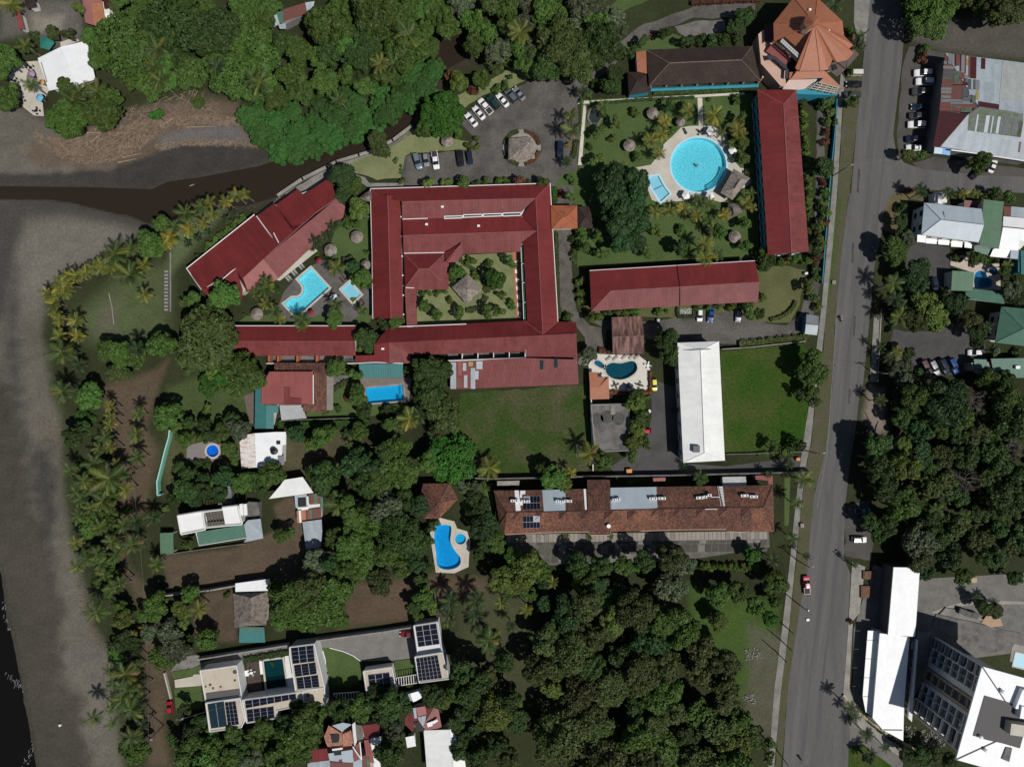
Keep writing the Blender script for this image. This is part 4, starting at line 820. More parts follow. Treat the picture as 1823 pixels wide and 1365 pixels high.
# ------------------------------------------------------------------ patchwork market roof (z2)
Z = lambda *v: Q('z2', *v)
b = house('market_hall', 'wide hall roofed with patched grey, white and rust red metal sheets', Z(700, 650))
apex = (*q1('z2',620,690), 8.6); he = 6.2
cW = [(*q1('z2',265,95),he), (*q1('z2',130,1130),he), apex]; cN = [(*q1('z2',265,95),he), (*q1('z2',1135,205),he), (*q1('z2',620,660),8.6)]; cS = [(*q1('z2',130,1130),he), (*q1('z2',1135,1270),he), (*q1('z2',620,700),8.6)]
slope(b, Z(265,95,560,575,620,690,440,740,200,730,230,420), cW, rustred, 'roof_slope'); slope(b, Z(200,730,530,762,490,800,210,1125,130,1125), cW, maroon, 'roof_slope')
slope(b, Z(265,92,1260,215,1260,770,640,690,555,560), cN, silver, 'roof_slope'); slope(b, Z(215,1125,520,770,640,690,1260,770,1260,1290), cS, silver, 'roof_slope')
def patch(ctrl, m, *v, lab=None): slope(b, Z(*v), [(x, y, h + .07) for x, y, h in ctrl], m, 'roof_sheet', .05, lab)
for k, (y0, mm, x0, x1) in enumerate(((180,greysheet,252,340),(232,greysheet,245,360),(285,darksheet,243,362),(318,darksheet,240,358),(345,mossy,238,350),(378,rustred,232,350),(425,rustred,225,470),(470,greysheet,222,340),(505,greysheet,220,335),(556,greysheet,220,330),(600,greysheet,220,450),(620,greysheet,320,570),(665,conc_dark,320,440))):
    patch(cW, mm, x0, y0, x1, y0 + 6, x1 - 3, y0 + 36, x0 - 3, y0 + 30)
for x0, y0, x1, y1, mm in ((360,290,432,430,mossy),(340,435,470,450,rustred),(335,480,465,500,rustred),(330,520,460,545,rustred),(455,470,520,580,darksheet),(450,570,560,620,mossy),(440,690,560,745,mossy)): patch(cW, mm, x0, y0, x1, y0, x1, y1, x0, y1)
for x0, y0, x1, y1, mm in ((300,95,365,215,greysheet),(370,100,388,240,maroon),(388,104,425,235,rustred),(428,108,442,300,maroon),(445,112,482,300,greysheet),(484,118,500,320,rustred),(500,152,522,232,yellowsh),(524,125,545,365,rustred),(545,128,612,375,maroon),(425,300,480,380,rustred),(480,330,520,420,greysheet),(470,370,520,450,maroon),(520,375,555,495,darksheet),(553,375,574,500,silver),(576,380,600,495,darksheet),(600,384,645,500,greysheet),(530,490,605,560,silver),(605,500,636,610,yellowsh),(560,555,605,640,mossy),(664,145,710,270,maroon)):
    patch(cN, mm, x0, y0, x1, y0 + (x1-x0)*.12, x1 - 4, y1, x0 - 3, y1 - (x1-x0)*.1)
patch(cN, maroon, 632, 622, 858, 658, 856, 714, 628, 682, lab='dark red sheet below the ridge')
patch(cN, mat('dotted_sheet', (.36,.38,.37), .5, .15, .6, 3, stripe=.2, sdist=.6, sheet=.06), 900, 190, 1230, 222, 1230, 640, 866, 600); patch(cN, silver, 866, 604, 1230, 644, 1230, 760, 858, 712)
patch(cS, mossy, 530, 765, 640, 695, 1130, 760, 1128, 850, 1100, 1022, 515, 945); patch(cS, yellowsh, 1075, 840, 1125, 850, 1095, 1020, 1060, 1015)
for x, w_ in ((600,18),(700,40),(770,14),(830,30),(900,60),(1000,40)): patch([(p[0],p[1],p[2]+.04) for p in cS], bluegrey if x < 900 else darksheet, x+20, 770+(x-600)*.1, x+20+w_, 772+(x-600)*.1, x+w_-10, 960+(x-600)*.1, x-10, 955+(x-600)*.1)
patch(cS, rustred, 1085, 1068, 1105, 1070, 1090, 1188, 1070, 1186)
line(b, Z(265,95,560,570,625,690), (he,8.2,8.6), darksheet, .12, 'ridge_cap'); line(b, Z(210,1122,520,765,620,690), (he+.1,8.1,8.6), mat('pale_ridge', (.22,.16,.13)), .14, 'ridge_cap'); line(b, Z(620,690,1260,770), (8.7,8.6), darksheet, .1, 'ridge_cap')
line(b, Z(330,1160,560,1190,1135,1278,1260,1296), (6,)*4, white, .22, 'white_gutter'); walls(b, Z(265,100,1260,220,1260,1290,140,1130), 6, mat('market_wall', (.2,.19,.18), .9), .8)
part(MB().plane([P(*p, 4.6) for p in Z(148,1130,238,1138,232,1208,140,1198)], .12), 'awning', plain('pale_blue_awning', (.55,.68,.78)), b); part(MB().plane([P(*p, 4.6) for p in Z(240,1138,325,1150,318,1222,234,1208)], .12), 'awning', plain('sky_blue_awning', (.25,.45,.75)), b)
# ------------------------------------------------------------------ houses on the right (y4, y5)
Z = lambda *v: Q('y4', *v)
b = house('guesthouse', 'pale blue-grey hipped roof house with five white awnings along its front', Z(900, 500))
hip(b, Z(582,278,1280,355,1245,762,548,668), Z(785,484,1310,545), 6.5, 8.2, bluegrey, (False, True), capm=plain('grey_ridge', (.18,.2,.22)), wallm=whitewall, win=3)
for x0, y0, x1, y1 in ((500,668,605,765),(605,708,740,782),(755,724,892,795),(912,740,1050,822),(1075,758,1165,832)):
    slope(b, Z(x0,y0,x1,y0+12,x1-8,y1,x0-4,y1-10), [(*q1('y4',500,668),4.6), (*q1('y4',1165,770),4.6), (*q1('y4',800,790),4.1)], brightroof, 'awning', .08)
line(b, Z(815,390,830,480), (7.4,7.9), greysheet, .2, 'roof_vent')
b = house('annex', 'tall green gable roof wedged between the blue-grey and the white roofs', Z(1420, 540))
hip(b, Z(1305,240,1552,268,1490,840,1255,800)[1:] + Z(1305,240), Z(1545,565,1300,548)[::-1] and Z(1428,254,1370,820), 6.8, 6.9, green, (True, True), caps=False, wallm=whitewall)
slope(b, Z(1195,815,1430,845,1405,920,1180,890), [(*q1('y4',1195,815),4.4), (*q1('y4',1430,845),4.4), (*q1('y4',1300,900),3.9)], greenteal, 'lean_to_roof')
b = house('row_house', 'white sheet roofed house at the photo edge next to the green gable', Z(1650, 650))
slope(b, Z(1545,445,1900,475,1900,602,1540,568), [(*q1('y4',1545,445),5.6), (*q1('y4',1900,475),5.6), (*q1('y4',1700,585),6.6)], brightroof); slope(b, Z(1540,578,1900,612,1900,760,1740,740,1720,860,1490,840), [(*q1('y4',1540,578),6.6), (*q1('y4',1900,612),6.6), (*q1('y4',1600,850),5.4)], brightroof)
slope(b, Z(1420,845,1740,740,1720,965,1380,935), [(*q1('y4',1420,845),5.0), (*q1('y4',1720,870),5.0), (*q1('y4',1500,940),4.4)], brightroof); flat(b, Z(1645,790,1735,785,1720,965,1625,955), 5.2, bluegrey, 'roof_sheet', .06)
line(b, Z(1380,938,1715,968), (4.5,4.5), maroon, .12, 'gutter'); line(b, Z(1545,572,1900,606), (6.75,6.75), maroon, .14, 'ridge_cap'); walls(b, Z(1550,460,1880,490,1880,750,1700,930,1400,910,1490,830), 4.3, whitewall, .6)
slope(b, Z(1550,320,1635,328,1630,445,1548,440), [(*q1('y4',1550,320),4.4), (*q1('y4',1630,445),4.8), (*q1('y4',1635,328),4.4)], rustred, 'lean_to_roof'); slope(b, Z(1640,325,1900,350,1900,470,1632,445), [(*q1('y4',1640,325),4.5), (*q1('y4',1900,350),4.5), (*q1('y4',1632,445),4.9)], silver, 'lean_to_roof')
b = house('lean_to', 'short rust red sheet roof behind the blue-grey guesthouse', Z(1165, 300), 'shed'); slope(b, Z(1070,248,1262,265,1258,352,1066,330), [(*q1('y4',1070,248),4), (*q1('y4',1262,265),4), (*q1('y4',1160,340),3.4)], rustred); walls(b, Z(1075,260,1255,275,1250,345,1072,322), 3.2, whitewall, .1)
b = house('gate_house', 'narrow white roofed entry box facing the side road', Z(780, 220), 'building'); slope(b, Z(752,150,806,152,804,296,750,290), [(*q1('y4',752,150),3.6), (*q1('y4',806,152),3.6), (*q1('y4',780,290),4)], brightroof); walls(b, Z(700,140,880,160,875,290,700,280), 3.2, whitewall, .3)
b = house('building', 'teal roofed block at the photo edge below the white sheet roof', Z(1780, 1000)); slope(b, Z(1755,860,1900,870,1900,1150,1760,1148), [(*q1('y4',1755,860),5), (*q1('y4',1760,1148),5), (*q1('y4',1900,1000),5.8)], teal); walls(b, Z(1720,870,1880,880,1880,1140,1720,1130), 4.8, mat('teal_wall', (.02,.12,.13), .8), .2)
b = house('pool_shelter', 'square green roof at the side of the heart shaped pool', Z(1050, 1230), 'shelter'); slope(b, Z(925,1105,1188,1122,1172,1355,910,1345), [(*q1('y4',925,1105),4.2), (*q1('y4',1188,1122),4.2), (*q1('y4',1000,1345),3.8)], green)
for x, y in Z(940,1120,1170,1135,1160,1340,925,1330): p = P(x, y, 3.6); part(MB().box((p[0], p[1], 1.8), (.25, .25, 3.6)), 'post', whitewall, b)
walls(b, Z(920,1110,960,1110,950,1340,915,1340), 3.7, whitewall, .05)
Z = lambda *v: Q('y5', *v)
b = house('covered_walk', 'long sea green lean-to roof south of the heart shaped pool', Z(1330, 190), 'shelter'); slope(b, Z(1175,95,1562,138,1555,282,1165,222,1085,170,1085,132,1175,132), [(*q1('y5',1175,95),3.4), (*q1('y5',1562,138),3.4), (*q1('y5',1400,250),3.9)], greenteal); walls(b, Z(1190,110,1545,145,1540,270,1190,215), 3.1, whitewall, .2)
b = house('house', 'big sea green hipped roof house on the right edge of the photo', Z(1680, 560)); hip(b, Z(1520,312,2120,365,2120,830,1442,748), Z(1790,580,1950,600), 6.2, 9.2, greenteal, capm=greenteal, wallm=cream, ins=1.2, win=3)
b = house('house', 'low sea green roof house under the big green one, white vent on top', Z(1620, 1060)); slope(b, Z(1392,945,1900,935,1900,1175,1550,1180,1420,1080), [(*q1('y5',1392,945),4.6), (*q1('y5',1900,935),4.6), (*q1('y5',1700,1175),4.0)], greenteal); slope(b, Z(1185,950,1340,955,1350,1085,1200,1075), [(*q1('y5',1185,950),4.2), (*q1('y5',1340,955),4.2), (*q1('y5',1260,1080),3.8)], greenteal, 'porch_roof'); walls(b, Z(1150,980,1880,950,1880,1170,1560,1170,1150,1090), 3.8, mat('grey_house_wall', (.3,.29,.26), .9), .3); vent(b, *q1('y5',1705,1050), 4.6, .9)
b = house('kiosk', 'little two-tone grey gate kiosk at the edge of the sidewalk', Q('d1', 330, 940), 'kiosk')
slope(b, Q('d1',288,868,374,880,372,944,284,935), [(*q1('d1',288,868),3.1), (*q1('d1',374,880),3.1), (*q1('d1',328,940),3.7)], greysheet); slope(b, Q('d1',284,938,372,947,362,1016,276,1006), [(*q1('d1',284,938),3.7), (*q1('d1',372,947),3.7), (*q1('d1',320,1012),3.1)], silver); walls(b, Q('d1',290,878,368,888,358,1006,282,998), 3, turq, .1)
# ------------------------------------------------------------------ top left houses
b = house('beach_bar', 'bright white two-slope roof above the sandy terrace', Q('a0', 470, 450)); pts = Q('a0',265,412,432,330,612,288,648,545,540,602,345,640)
slope(b, Q('a0',265,412,432,330,540,602,345,640), [(*q1('a0',265,412),3.6), (*q1('a0',345,640),3.6), (*q1('a0',486,466),4.6)], brightroof); slope(b, Q('a0',432,330,612,288,672,560,540,602), [(*q1('a0',432,330),4.6), (*q1('a0',540,602),4.6), (*q1('a0',640,420),3.8)], brightroof); walls(b, pts, 3.3, whitewall, .8)
line(b, Q('a0',290,440,330,580), (3.9,3.9), greysheet, .12, 'cable_tray')
b = house('shed', 'small brown hip roofed shed at the top left edge', Q('a0', 210, 25), 'shed'); hip(b, Q('a0',165,-20,240,-20,256,50,188,62), Q('a0',205,15,215,20), 3, 4, brown, capm=brown)
b = house('shed', 'thin orange tiled lean-to beside the grey sand yard', Q('a0', 135, 145), 'shed'); slope(b, Q('a0',105,85,142,84,172,205,130,206), [(*q1('a0',105,85),2.8), (*q1('a0',130,206),2.8), (*q1('a0',160,150),3.2)], redwarm); walls(b, Q('a0',110,90,138,90,165,200,134,200), 2.7, whitewall, .1)
b = house('house', 'faded pink and orange sheet roof house at the forest edge', Q('a0', 680, 80))
slope(b, Q('a0',578,-20,715,-20,722,60,660,180,600,160), [(*q1('a0',590,0),3.6), (*q1('a0',600,160),3.6), (*q1('a0',715,0),4.4)], mat('faded_pink_roof', (.34,.14,.13), .6, .15, .3, 1.2, stripe=.25)); slope(b, Q('a0',645,28,718,20,742,150,725,208,665,180), [(*q1('a0',645,28),4.4), (*q1('a0',665,180),4.3), (*q1('a0',742,100),4.6)], mat('orange_sheet', (.42,.18,.09), .6, .2, .4, 2, stripe=.25)); slope(b, Q('a0',722,-20,830,-20,800,55,735,62), [(*q1('a0',722,0),4.2), (*q1('a0',830,0),4.0), (*q1('a0',770,55),4.2)], maroon); flat(b, Q('a0',735,95,825,92,805,130,742,130), 3.6, brightroof, 'lean_to_roof'); walls(b, Q('a0',595,0,800,0,790,60,740,160,610,150), 3.4, whitewall, .4)
b = house('shack', 'patched rusty shack roof half hidden in the forest', Q('b0', 250, 110), 'shack')
for v, mm in (((100,120,145,90,170,170,110,200),bluegrey),((145,90,190,78,205,150,168,168),greenteal),((190,70,350,20,365,100,250,130,200,150),rustred),((350,20,415,10,405,60,362,85),bluegrey),((160,175,210,165,215,205,170,205),silver)):
    slope(b, Q('b0',*v), [(*q1('b0',100,120),3.4), (*q1('b0',415,10),3.6), (*q1('b0',250,180),3.0)], mm, 'roof_sheet')
walls(b, Q('b0',120,120,400,25,360,95,200,180), 2.9, mat('market_wall', (.2,.19,.18)), .1)
# ------------------------------------------------------------------ red square roof house with tiled wings (z5)
Z = lambda *v: Q('z5', *v)
b = house('house', 'house with a square salmon red roof framed by tiled wings and a teal lean-to', Z(440, 570))
slope(b, Z(302,440,640,440,640,695,240,692,240,560), [(*q1('z5',302,440),5.2), (*q1('z5',640,440),5.2), (*q1('z5',440,692),4.6)], redwarm); flat(b, Z(415,560,460,560,460,640,550,650,548,692,415,692), 5.1, red2, 'roof_sheet', .08)
slope(b, Z(340,374,745,374,745,440,340,430), [(*q1('z5',340,374),3.2), (*q1('z5',745,374),3.2), (*q1('z5',500,438),3.9)], clay, 'tiled_roof'); slope(b, Z(645,440,745,440,742,755,560,745,565,695,645,695), [(*q1('z5',645,440),4.2), (*q1('z5',645,695),4.2), (*q1('z5',742,600),3.0)], clay, 'tiled_roof')
slope(b, Z(192,580,240,540,240,692,275,696,275,880,188,880), [(*q1('z5',192,580),3.4), (*q1('z5',188,880),3.4), (*q1('z5',275,800),4)], teal, 'lean_to_roof'); slope(b, Z(276,696,370,700,370,755,335,760,335,880,276,880), [(*q1('z5',276,696),4), (*q1('z5',276,880),4), (*q1('z5',370,740),3.4)], teal, 'lean_to_roof')
slope(b, Z(380,698,552,698,590,800,395,815), [(*q1('z5',380,698),2.8), (*q1('z5',552,698),2.8), (*q1('z5',480,800),2.6)], mat('patio_roof', (.4,.41,.42), .7, .15, .4, 2), 'patio_roof'); line(b, Z(640,465,640,690), (5.1,5.1), white, .15, 'gutter')
walls(b, Z(250,450,735,380,735,740,570,740,550,690,370,690,330,870,200,870,250,690), 2.6, whitewall, .6)
sheet('brick_walk', Z(745,470,798,480,795,735,745,740), mat('grey_brick_walk', (.24,.22,.2), .9, .2, .6, 4), .04); sheet('brick_walk', Z(105,630,190,590,188,840,150,840), mat('brown_brick_walk', (.15,.115,.1), .9, .25, .6, 4), .04); sheet('patio', Z(765,475,920,465,915,500,800,560), conc_dark, .036)
b = house('pool_shelter', 'teal metal roof open shelter beside the rectangular blue pool', Z(1165, 430), 'shelter'); slope(b, Z(992,380,1334,380,1334,486,1005,488), [(*q1('z5',992,380),3.4), (*q1('z5',1334,380),3.4), (*q1('z5',1150,486),2.9)], teal)
for x, y in Z(1005,470,1110,474,1220,474,1325,472): p = P(x, y, 2.8); part(MB().box((p[0], p[1], 1.4), (.2, .2, 2.8)), 'post', whitewall, b)
# ------------------------------------------------------------------ white and green roofs further down (y3)
Z = lambda *v: Q('y3', *v)
b = house('house', 'white sheet roof house with rust stains and a black water tank', Z(960, 300)); slope(b, Z(762,225,835,160,892,152,905,448,780,458), [(*q1('y3',762,225),3.6), (*q1('y3',780,458),3.6), (*q1('y3',898,300),4.4)], rustwhite); slope(b, Z(894,152,1080,140,1165,140,1165,250,1125,255,1130,345,1150,350,1150,425,906,448), [(*q1('y3',894,152),4.4), (*q1('y3',906,448),4.4), (*q1('y3',1150,300),3.9)], brightroof); walls(b, Z(775,235,835,175,1155,150,1145,420,790,450), 3.4, whitewall, .5)
flat(b, Z(1095,348,1150,348,1150,425,1095,428), 4.35, greysheet, 'roof_sheet', .1); p = P(*q1('y3',1068,306), 4.4); part(MB().lathe([(.95,4.2),(.95,5.4),(.4,5.7),(.05,5.75)], (p[0], p[1], 0), 14), 'water_tank', blackm, b); flat(b, Z(1083,220,1116,220,1116,248,1083,248), 4.5, blackm, 'roof_hatch', .15)
b = house('house', 'half finished white house with open concrete bays and a green lean-to roof', Z(520, 930)); hh = 6.0
flat(b, Z(225,866,440,830,465,985,255,1027), hh, white, 'roof_slab', .4); flat(b, Z(612,795,745,780,785,940,640,952), hh, white, 'roof_slab', .4); flat(b, Z(455,835,612,812,640,960,478,968), 3.4, mat('rubble_floor', (.16,.145,.12), .95, .5, 1.5, 4), 'open_floor', .3)
for pl in (Z(225,866,440,830), Z(225,866,255,1027), Z(255,1027,465,985), Z(440,830,465,985), Z(612,795,745,780), Z(745,780,785,940), Z(640,952,785,940), Z(440,832,612,812), Z(478,968,640,952)): line(b, pl, (hh + .15,) * 2, whitewall, .28, 'parapet')
for x in (760, 795): flat(b, Z(x,768,x+28,762,x+36,860,x+8,868), hh - .4, white, 'roof_fin', .5)
slope(b, Z(385,1012,800,945,822,1058,410,1125), [(*q1('y3',385,1012),4.6), (*q1('y3',800,945),4.6), (*q1('y3',620,1085),3.8)], greenteal, 'lean_to_roof'); slope(b, Z(835,905,945,893,968,1062,800,1098,825,1060,800,945), [(*q1('y3',835,905),4.0), (*q1('y3',968,1062),3.6), (*q1('y3',800,1098),3.8)], silver, 'lean_to_roof')
for pts in (Z(225,866,440,830,465,985,255,1027), Z(612,795,745,780,785,940,640,952)): walls(b, pts, hh - .2, whitewall, .3, win=3)
walls(b, Z(400,1010,800,950,800,1050,420,1105), 3.6, whitewall, .4); walls(b, Z(830,740,930,745,945,890,880,900,780,870), 2.4, conc_dark, .2); line(b, Z(385,1012,410,1125,822,1058), (4.7,3.9,3.9), white, .12, 'gutter')
for k in range(6): line(b, Z(470+k*26,832-k*3,492+k*26,965-k*2), (5.0,5.0), conc_dark, .09, 'reinforcing_beam')
b = house('carport', 'plain green roofed carport at the beach end of the brown yard', Z(130, 1100), 'carport'); slope(b, Z(72,1018,188,1012,190,1190,75,1205), [(*q1('y3',72,1018),3), (*q1('y3',75,1205),3), (*q1('y3',190,1100),2.7)], green)
for x, y in Z(80,1025,180,1020,182,1180,84,1195): p = P(x, y, 2.6); part(MB().box((p[0], p[1], 1.3), (.18, .18, 2.6)), 'post', whitewall, b)
b = house('canopy', 'taut white wedge shaped canopy between two dark trees', Z(1200, 620), 'canopy'); slope(b, Z(1018,720,1120,600,1150,555,1310,530,1405,668), [(*q1('y3',1018,720),4), (*q1('y3',1310,530),4.4), (*q1('y3',1405,668),4)], whiteroof); walls(b, Z(1040,710,1160,570,1300,545,1390,660), 3.8, whitewall, .3)
b = house('shed', 'small pale grey flat shed roof with a brick red edge', Z(625, 640), 'shed'); flat(b, Z(595,600,690,592,690,678,600,685), 2.9, greysheet, 'roof_slab'); flat(b, Z(568,608,594,604,600,686,565,690), 2.8, rustred, 'roof_edge'); walls(b, Z(575,615,690,605,700,770,570,775), 2.6, conc_dark, .1)
b = house('shack', 'shack roofed with orange, red and green striped sheets and an open yard', Z(1360, 800), 'shack')
for v, mm in (((1240,690,1345,680,1350,790,1250,800),bluegrey),((1362,682,1405,676,1408,768,1368,770),rustred),((1405,676,1438,673,1440,766,1410,768),green),((1438,673,1460,671,1465,762,1440,766),rustred),((1462,671,1485,690,1490,820,1468,800),greenteal),((1258,825,1275,822,1282,928,1264,930),mat('orange_sheet', (.42,.18,.09))),((1276,822,1294,820,1300,926,1284,928),brightroof),((1295,820,1335,816,1340,920,1300,926),mat('orange_sheet', (.42,.18,.09))),((1336,815,1352,813,1354,915,1340,920),rustred),((1353,813,1370,811,1374,912,1355,915),redwarm),((1371,811,1392,809,1396,908,1375,912),green),((1393,808,1470,798,1470,895,1398,908),rustred),((1296,792,1358,785,1360,812,1300,820),brightroof)):
    slope(b, Z(*v), [(*q1('y3',1240,690),3.4), (*q1('y3',1470,690),3.4), (*q1('y3',1360,920),2.8)], mm, 'roof_sheet', .06)
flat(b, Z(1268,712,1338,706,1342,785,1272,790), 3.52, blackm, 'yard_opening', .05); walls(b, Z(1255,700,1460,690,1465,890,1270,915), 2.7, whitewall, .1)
b = house('shed', 'pale grey monopitch shed dappled by tree shadow', Z(1390, 1020), 'shed'); slope(b, Z(1308,920,1475,898,1480,1000,1468,1140,1340,1158), [(*q1('y3',1308,920),3.6), (*q1('y3',1340,1158),3.2), (*q1('y3',1475,898),3.6)], silver); walls(b, Z(1318,930,1465,908,1460,1130,1345,1148), 3.1, conc_dark, .2)
# thatched house south of it
b = house('thatched_house', 'weathered grey thatched house with a teal canopy and a white porch roof', [(445, 1088)])
hip(b, [(415,1056),(478,1052),(474,1112),(418,1116)], [(446,1064),(447,1104)], 3.2, 5.6, thatch2, capm=thatch2, wallm=cream); flat(b, [(419,1038),(480,1030),(480,1051),(419,1053)], 3.4, brightroof, 'porch_roof', .12); slope(b, Q('y1',830,145,1082,148,1092,302,830,305), [(*q1('y1',830,145),3.3), (*q1('y1',1082,148),3.3), (*q1('y1',950,300),2.7)], teal, 'canopy'); part(MB().plane([P(*p, 3.42) for p in Q('y1',830,145,1082,148,1085,192,830,190)], .05), 'canopy_strip', greenteal, b)
# ------------------------------------------------------------------ tiled terrace row (z6, z7)
Z = lambda *v: Q('z6', *v); Y7 = lambda *v: Q('z7', *v)
b = house('row_houses', 'long row of joined houses under mottled clay tile roofs', [(1135, 900)]); he, hr = 5.6, 8.0
N0, NE, RE, RW = q1('z6',60,215), q1('z7',1535,150), q1('z7',1425,410), q1('z6',215,467)
cN = [(*q1('z6',60,215),he), (*q1('z7',1535,150),he), ((RW[0]+RE[0])/2,(RW[1]+RE[1])/2,hr)]; cS = [(*RW,hr), (*RE,hr), (*q1('z7',0,680),he-.6)]
cuts = [(*q1('z6',215,467),), (*q1('z6',640,463),), (*q1('z6',890,455),), (*q1('z6',1140,450),), (*q1('z6',1415,443),), (*q1('z7',200,432),), (*q1('z7',730,420),), (*q1('z7',1290,412),), RE]
eav = [q1('z6',180,722), q1('z6',630,700), q1('z6',900,692), q1('z6',1165,690), q1('z6',1410,688), q1('z7',230,678), q1('z7',720,662), q1('z7',1290,692), q1('z7',1555,690)]
for k in range(8):
    m_ = (clay2, clay2, clay, clay, clay2, clay, clay, clay2)[k]
    slope(b, [cuts[k], cuts[k+1], eav[k+1], eav[k]], cS, m_, 'tiled_slope')
slope(b, [eav[3], eav[4]] + Z(1405,727,1175,727), [(x, y, h + .12) for x, y, h in cS], clay, 'tiled_slope')
slope(b, [q1('z6',60,215), RW, q1('z6',180,722), q1('z6',130,615)], [(*q1('z6',60,215),he), (*q1('z6',160,680),he-.2), (*RW,hr)], clay, 'tiled_slope'); slope(b, [NE, q1('z7',1555,690), RE], [(*NE,he), (*q1('z7',1555,690),he-.6), (*RE,hr)], clay, 'tiled_slope')
nc = [q1('z6',60,215), q1('z6',620,208), q1('z6',890,200), q1('z6',1140,192), q1('z6',1410,182), q1('z7',185,172), q1('z7',700,164), q1('z7',1240,158), NE]
for k in range(8):
    m_ = (clay, bluegrey, clay, None, bluegrey, clay, clay, clay)[k]
    if m_: slope(b, [nc[k], nc[k+1], cuts[k+1], cuts[k]], cN, m_, 'tiled_slope' if m_ is not bluegrey else 'metal_sheet_roof')
slope(b, Z(1140,90,1405,90,1412,446,1150,446), [(*q1('z6',1140,90),he-1), (*q1('z6',1405,90),he-1), (*q1('z6',1280,446),hr+.4)], clay, 'tiled_slope')
line(b, [RW] + cuts[1:], [hr + .08] * 9, clay, .15, 'ridge_cap'); line(b, [q1('z6',60,215), RW], (he+.1, hr+.1), clay2, .1, 'hip_cap'); line(b, [RW, q1('z6',140,610)], (hr+.1, he+.3), clay2, .1, 'hip_cap'); line(b, [NE, RE], (he+.1,hr+.1), clay2, .1, 'hip_cap')
dorm = [q1('z6',x,460) for x in (315,575,848,1112,1380,1645)] + [q1('z7',x,425) for x in (148,412,682,945,1208)]
for x, y in dorm:   # small cross gables below the ridge
    t_, o_ = (x, y + 4), 8
    A_, B_, C_, D_ = P(x - 6, y, 7.7), P(x + 8, y, 8.05), P(x + 9, y - 1, 8.05), P(x - 5.5, y + 13, 6.7)
    part(MB().plane([P(x-6,y,7.95), P(x+9,y,8.25), P(x-5,y+13,7.1)], .1), 'dormer_slope', mat('dark_tile', (.07,.03,.022), .9, .3, .5, 3, tile=.3), b); line(b, [(x+9,y),(x-5,y+13)], (8.3,7.2), clay2, .09, 'dormer_ridge')
    part(MB().plane([P(x+9,y,8.22), P(x+2,y+15,6.85), P(x-5,y+13,7.08)], .1), 'dormer_slope', clay, b)
line(b, Z(190,722,630,702,900,692,1165,692,1178,728,1405,728,1412,690), [he-.55]*7, salmonwall, .14, 'gutter'); line(b, Y7(0,682,440,668,990,662,1000,690,1240,692), [he-.55]*5, salmonwall, .14, 'gutter')
pol = [q1('z6',60,225), q1('z7',1535,165), q1('z7',1550,660), q1('z6',1400,680), q1('z6',185,710), q1('z6',130,610)]
walls(b, pol, he - .7, cream, 1.0, win=3.4); walls(b, Z(1150,100,1395,100,1400,200,1150,200), he - 1.2, cream, .2)
for v, h_ in (((300,212,348,212,372,448,314,450), 7.0), ((365,215,425,215,425,255,385,260,395,385,358,385), 7.1), ((1100,196,1126,196,1138,436,1116,436), 7.0)): slope(b, Z(*v), [(x, y, h + .12) for x, y, h in cN], white, 'duct_run', .1)
for k in range(13): slope(b, Y7(910+k*4.2,168+k*18,955+k*2,166+k*18,956+k*2,178+k*18,912+k*4.2,180+k*18), [(x, y, h + .14) for x, y, h in cN], white, 'duct_step', .1)
line(b, Y7(820,288,915,288), (7.2,7.2), white, .12, 'pipe'); line(b, Y7(750,430,890,428), (8.2,8.2), white, .12, 'ridge_flashing'); line(b, Y7(895,165,935,395), (6,7.9), whitewall, .1, 'gutter')
p = P(*q1('z6',1388,622), 6.6); part(MB().lathe([(.1,6.6),(.45,7.0),(.58,7.15),(.5,7.18)], (p[0], p[1], 0), 12), 'satellite_dish', white, b)
b2 = house('lean_to', 'pale weathered roof sheet over the yard behind the tiled row', Y7(1090, 108), 'lean-to'); slope(b2, Y7(950,57,1222,52,1230,160,958,164), [(*q1('z7',950,57),3.4), (*q1('z7',1222,52),3.4), (*q1('z7',1090,160),4.2)], mat('weathered_white_sheet', (.55,.55,.54), .6, .25, .7, 2, stripe=.2)); walls(b2, Y7(960,70,1215,62,1220,150,966,155), 3.2, whitewall, .1)
b2 = house('lean_to', 'small salmon red roof behind the middle of the tiled row', Y7(220, 85), 'lean-to'); slope(b2, Y7(150,68,292,64,292,104,150,108), [(*q1('z7',150,68),3), (*q1('z7',292,64),3), (*q1('z7',220,106),2.7)], redwarm); walls(b2, Y7(155,72,288,68,288,100,155,104), 2.6, whitewall, .1)
b2 = house('lean_to', 'L shaped salmon red roof at the road end of the tiled row', Y7(1450, 90), 'lean-to'); slope(b2, Y7(1335,40,1535,38,1535,148,1485,142,1480,100,1335,85), [(*q1('z7',1335,40),3), (*q1('z7',1535,38),3), (*q1('z7',1510,140),3.4)], redwarm); walls(b2, Y7(1340,45,1530,43,1530,80,1340,80), 2.7, whitewall, .1)
b2 = house('lean_to', 'whitewashed gritty flat roof behind the west end of the tiled row', Z(230, 128), 'lean-to'); flat(b2, Z(98,105,358,100,352,155,98,158), 3.0, concrete, 'roof_slab'); walls(b2, Z(104,110,350,106,346,150,104,152), 2.8, whitewall, .1)
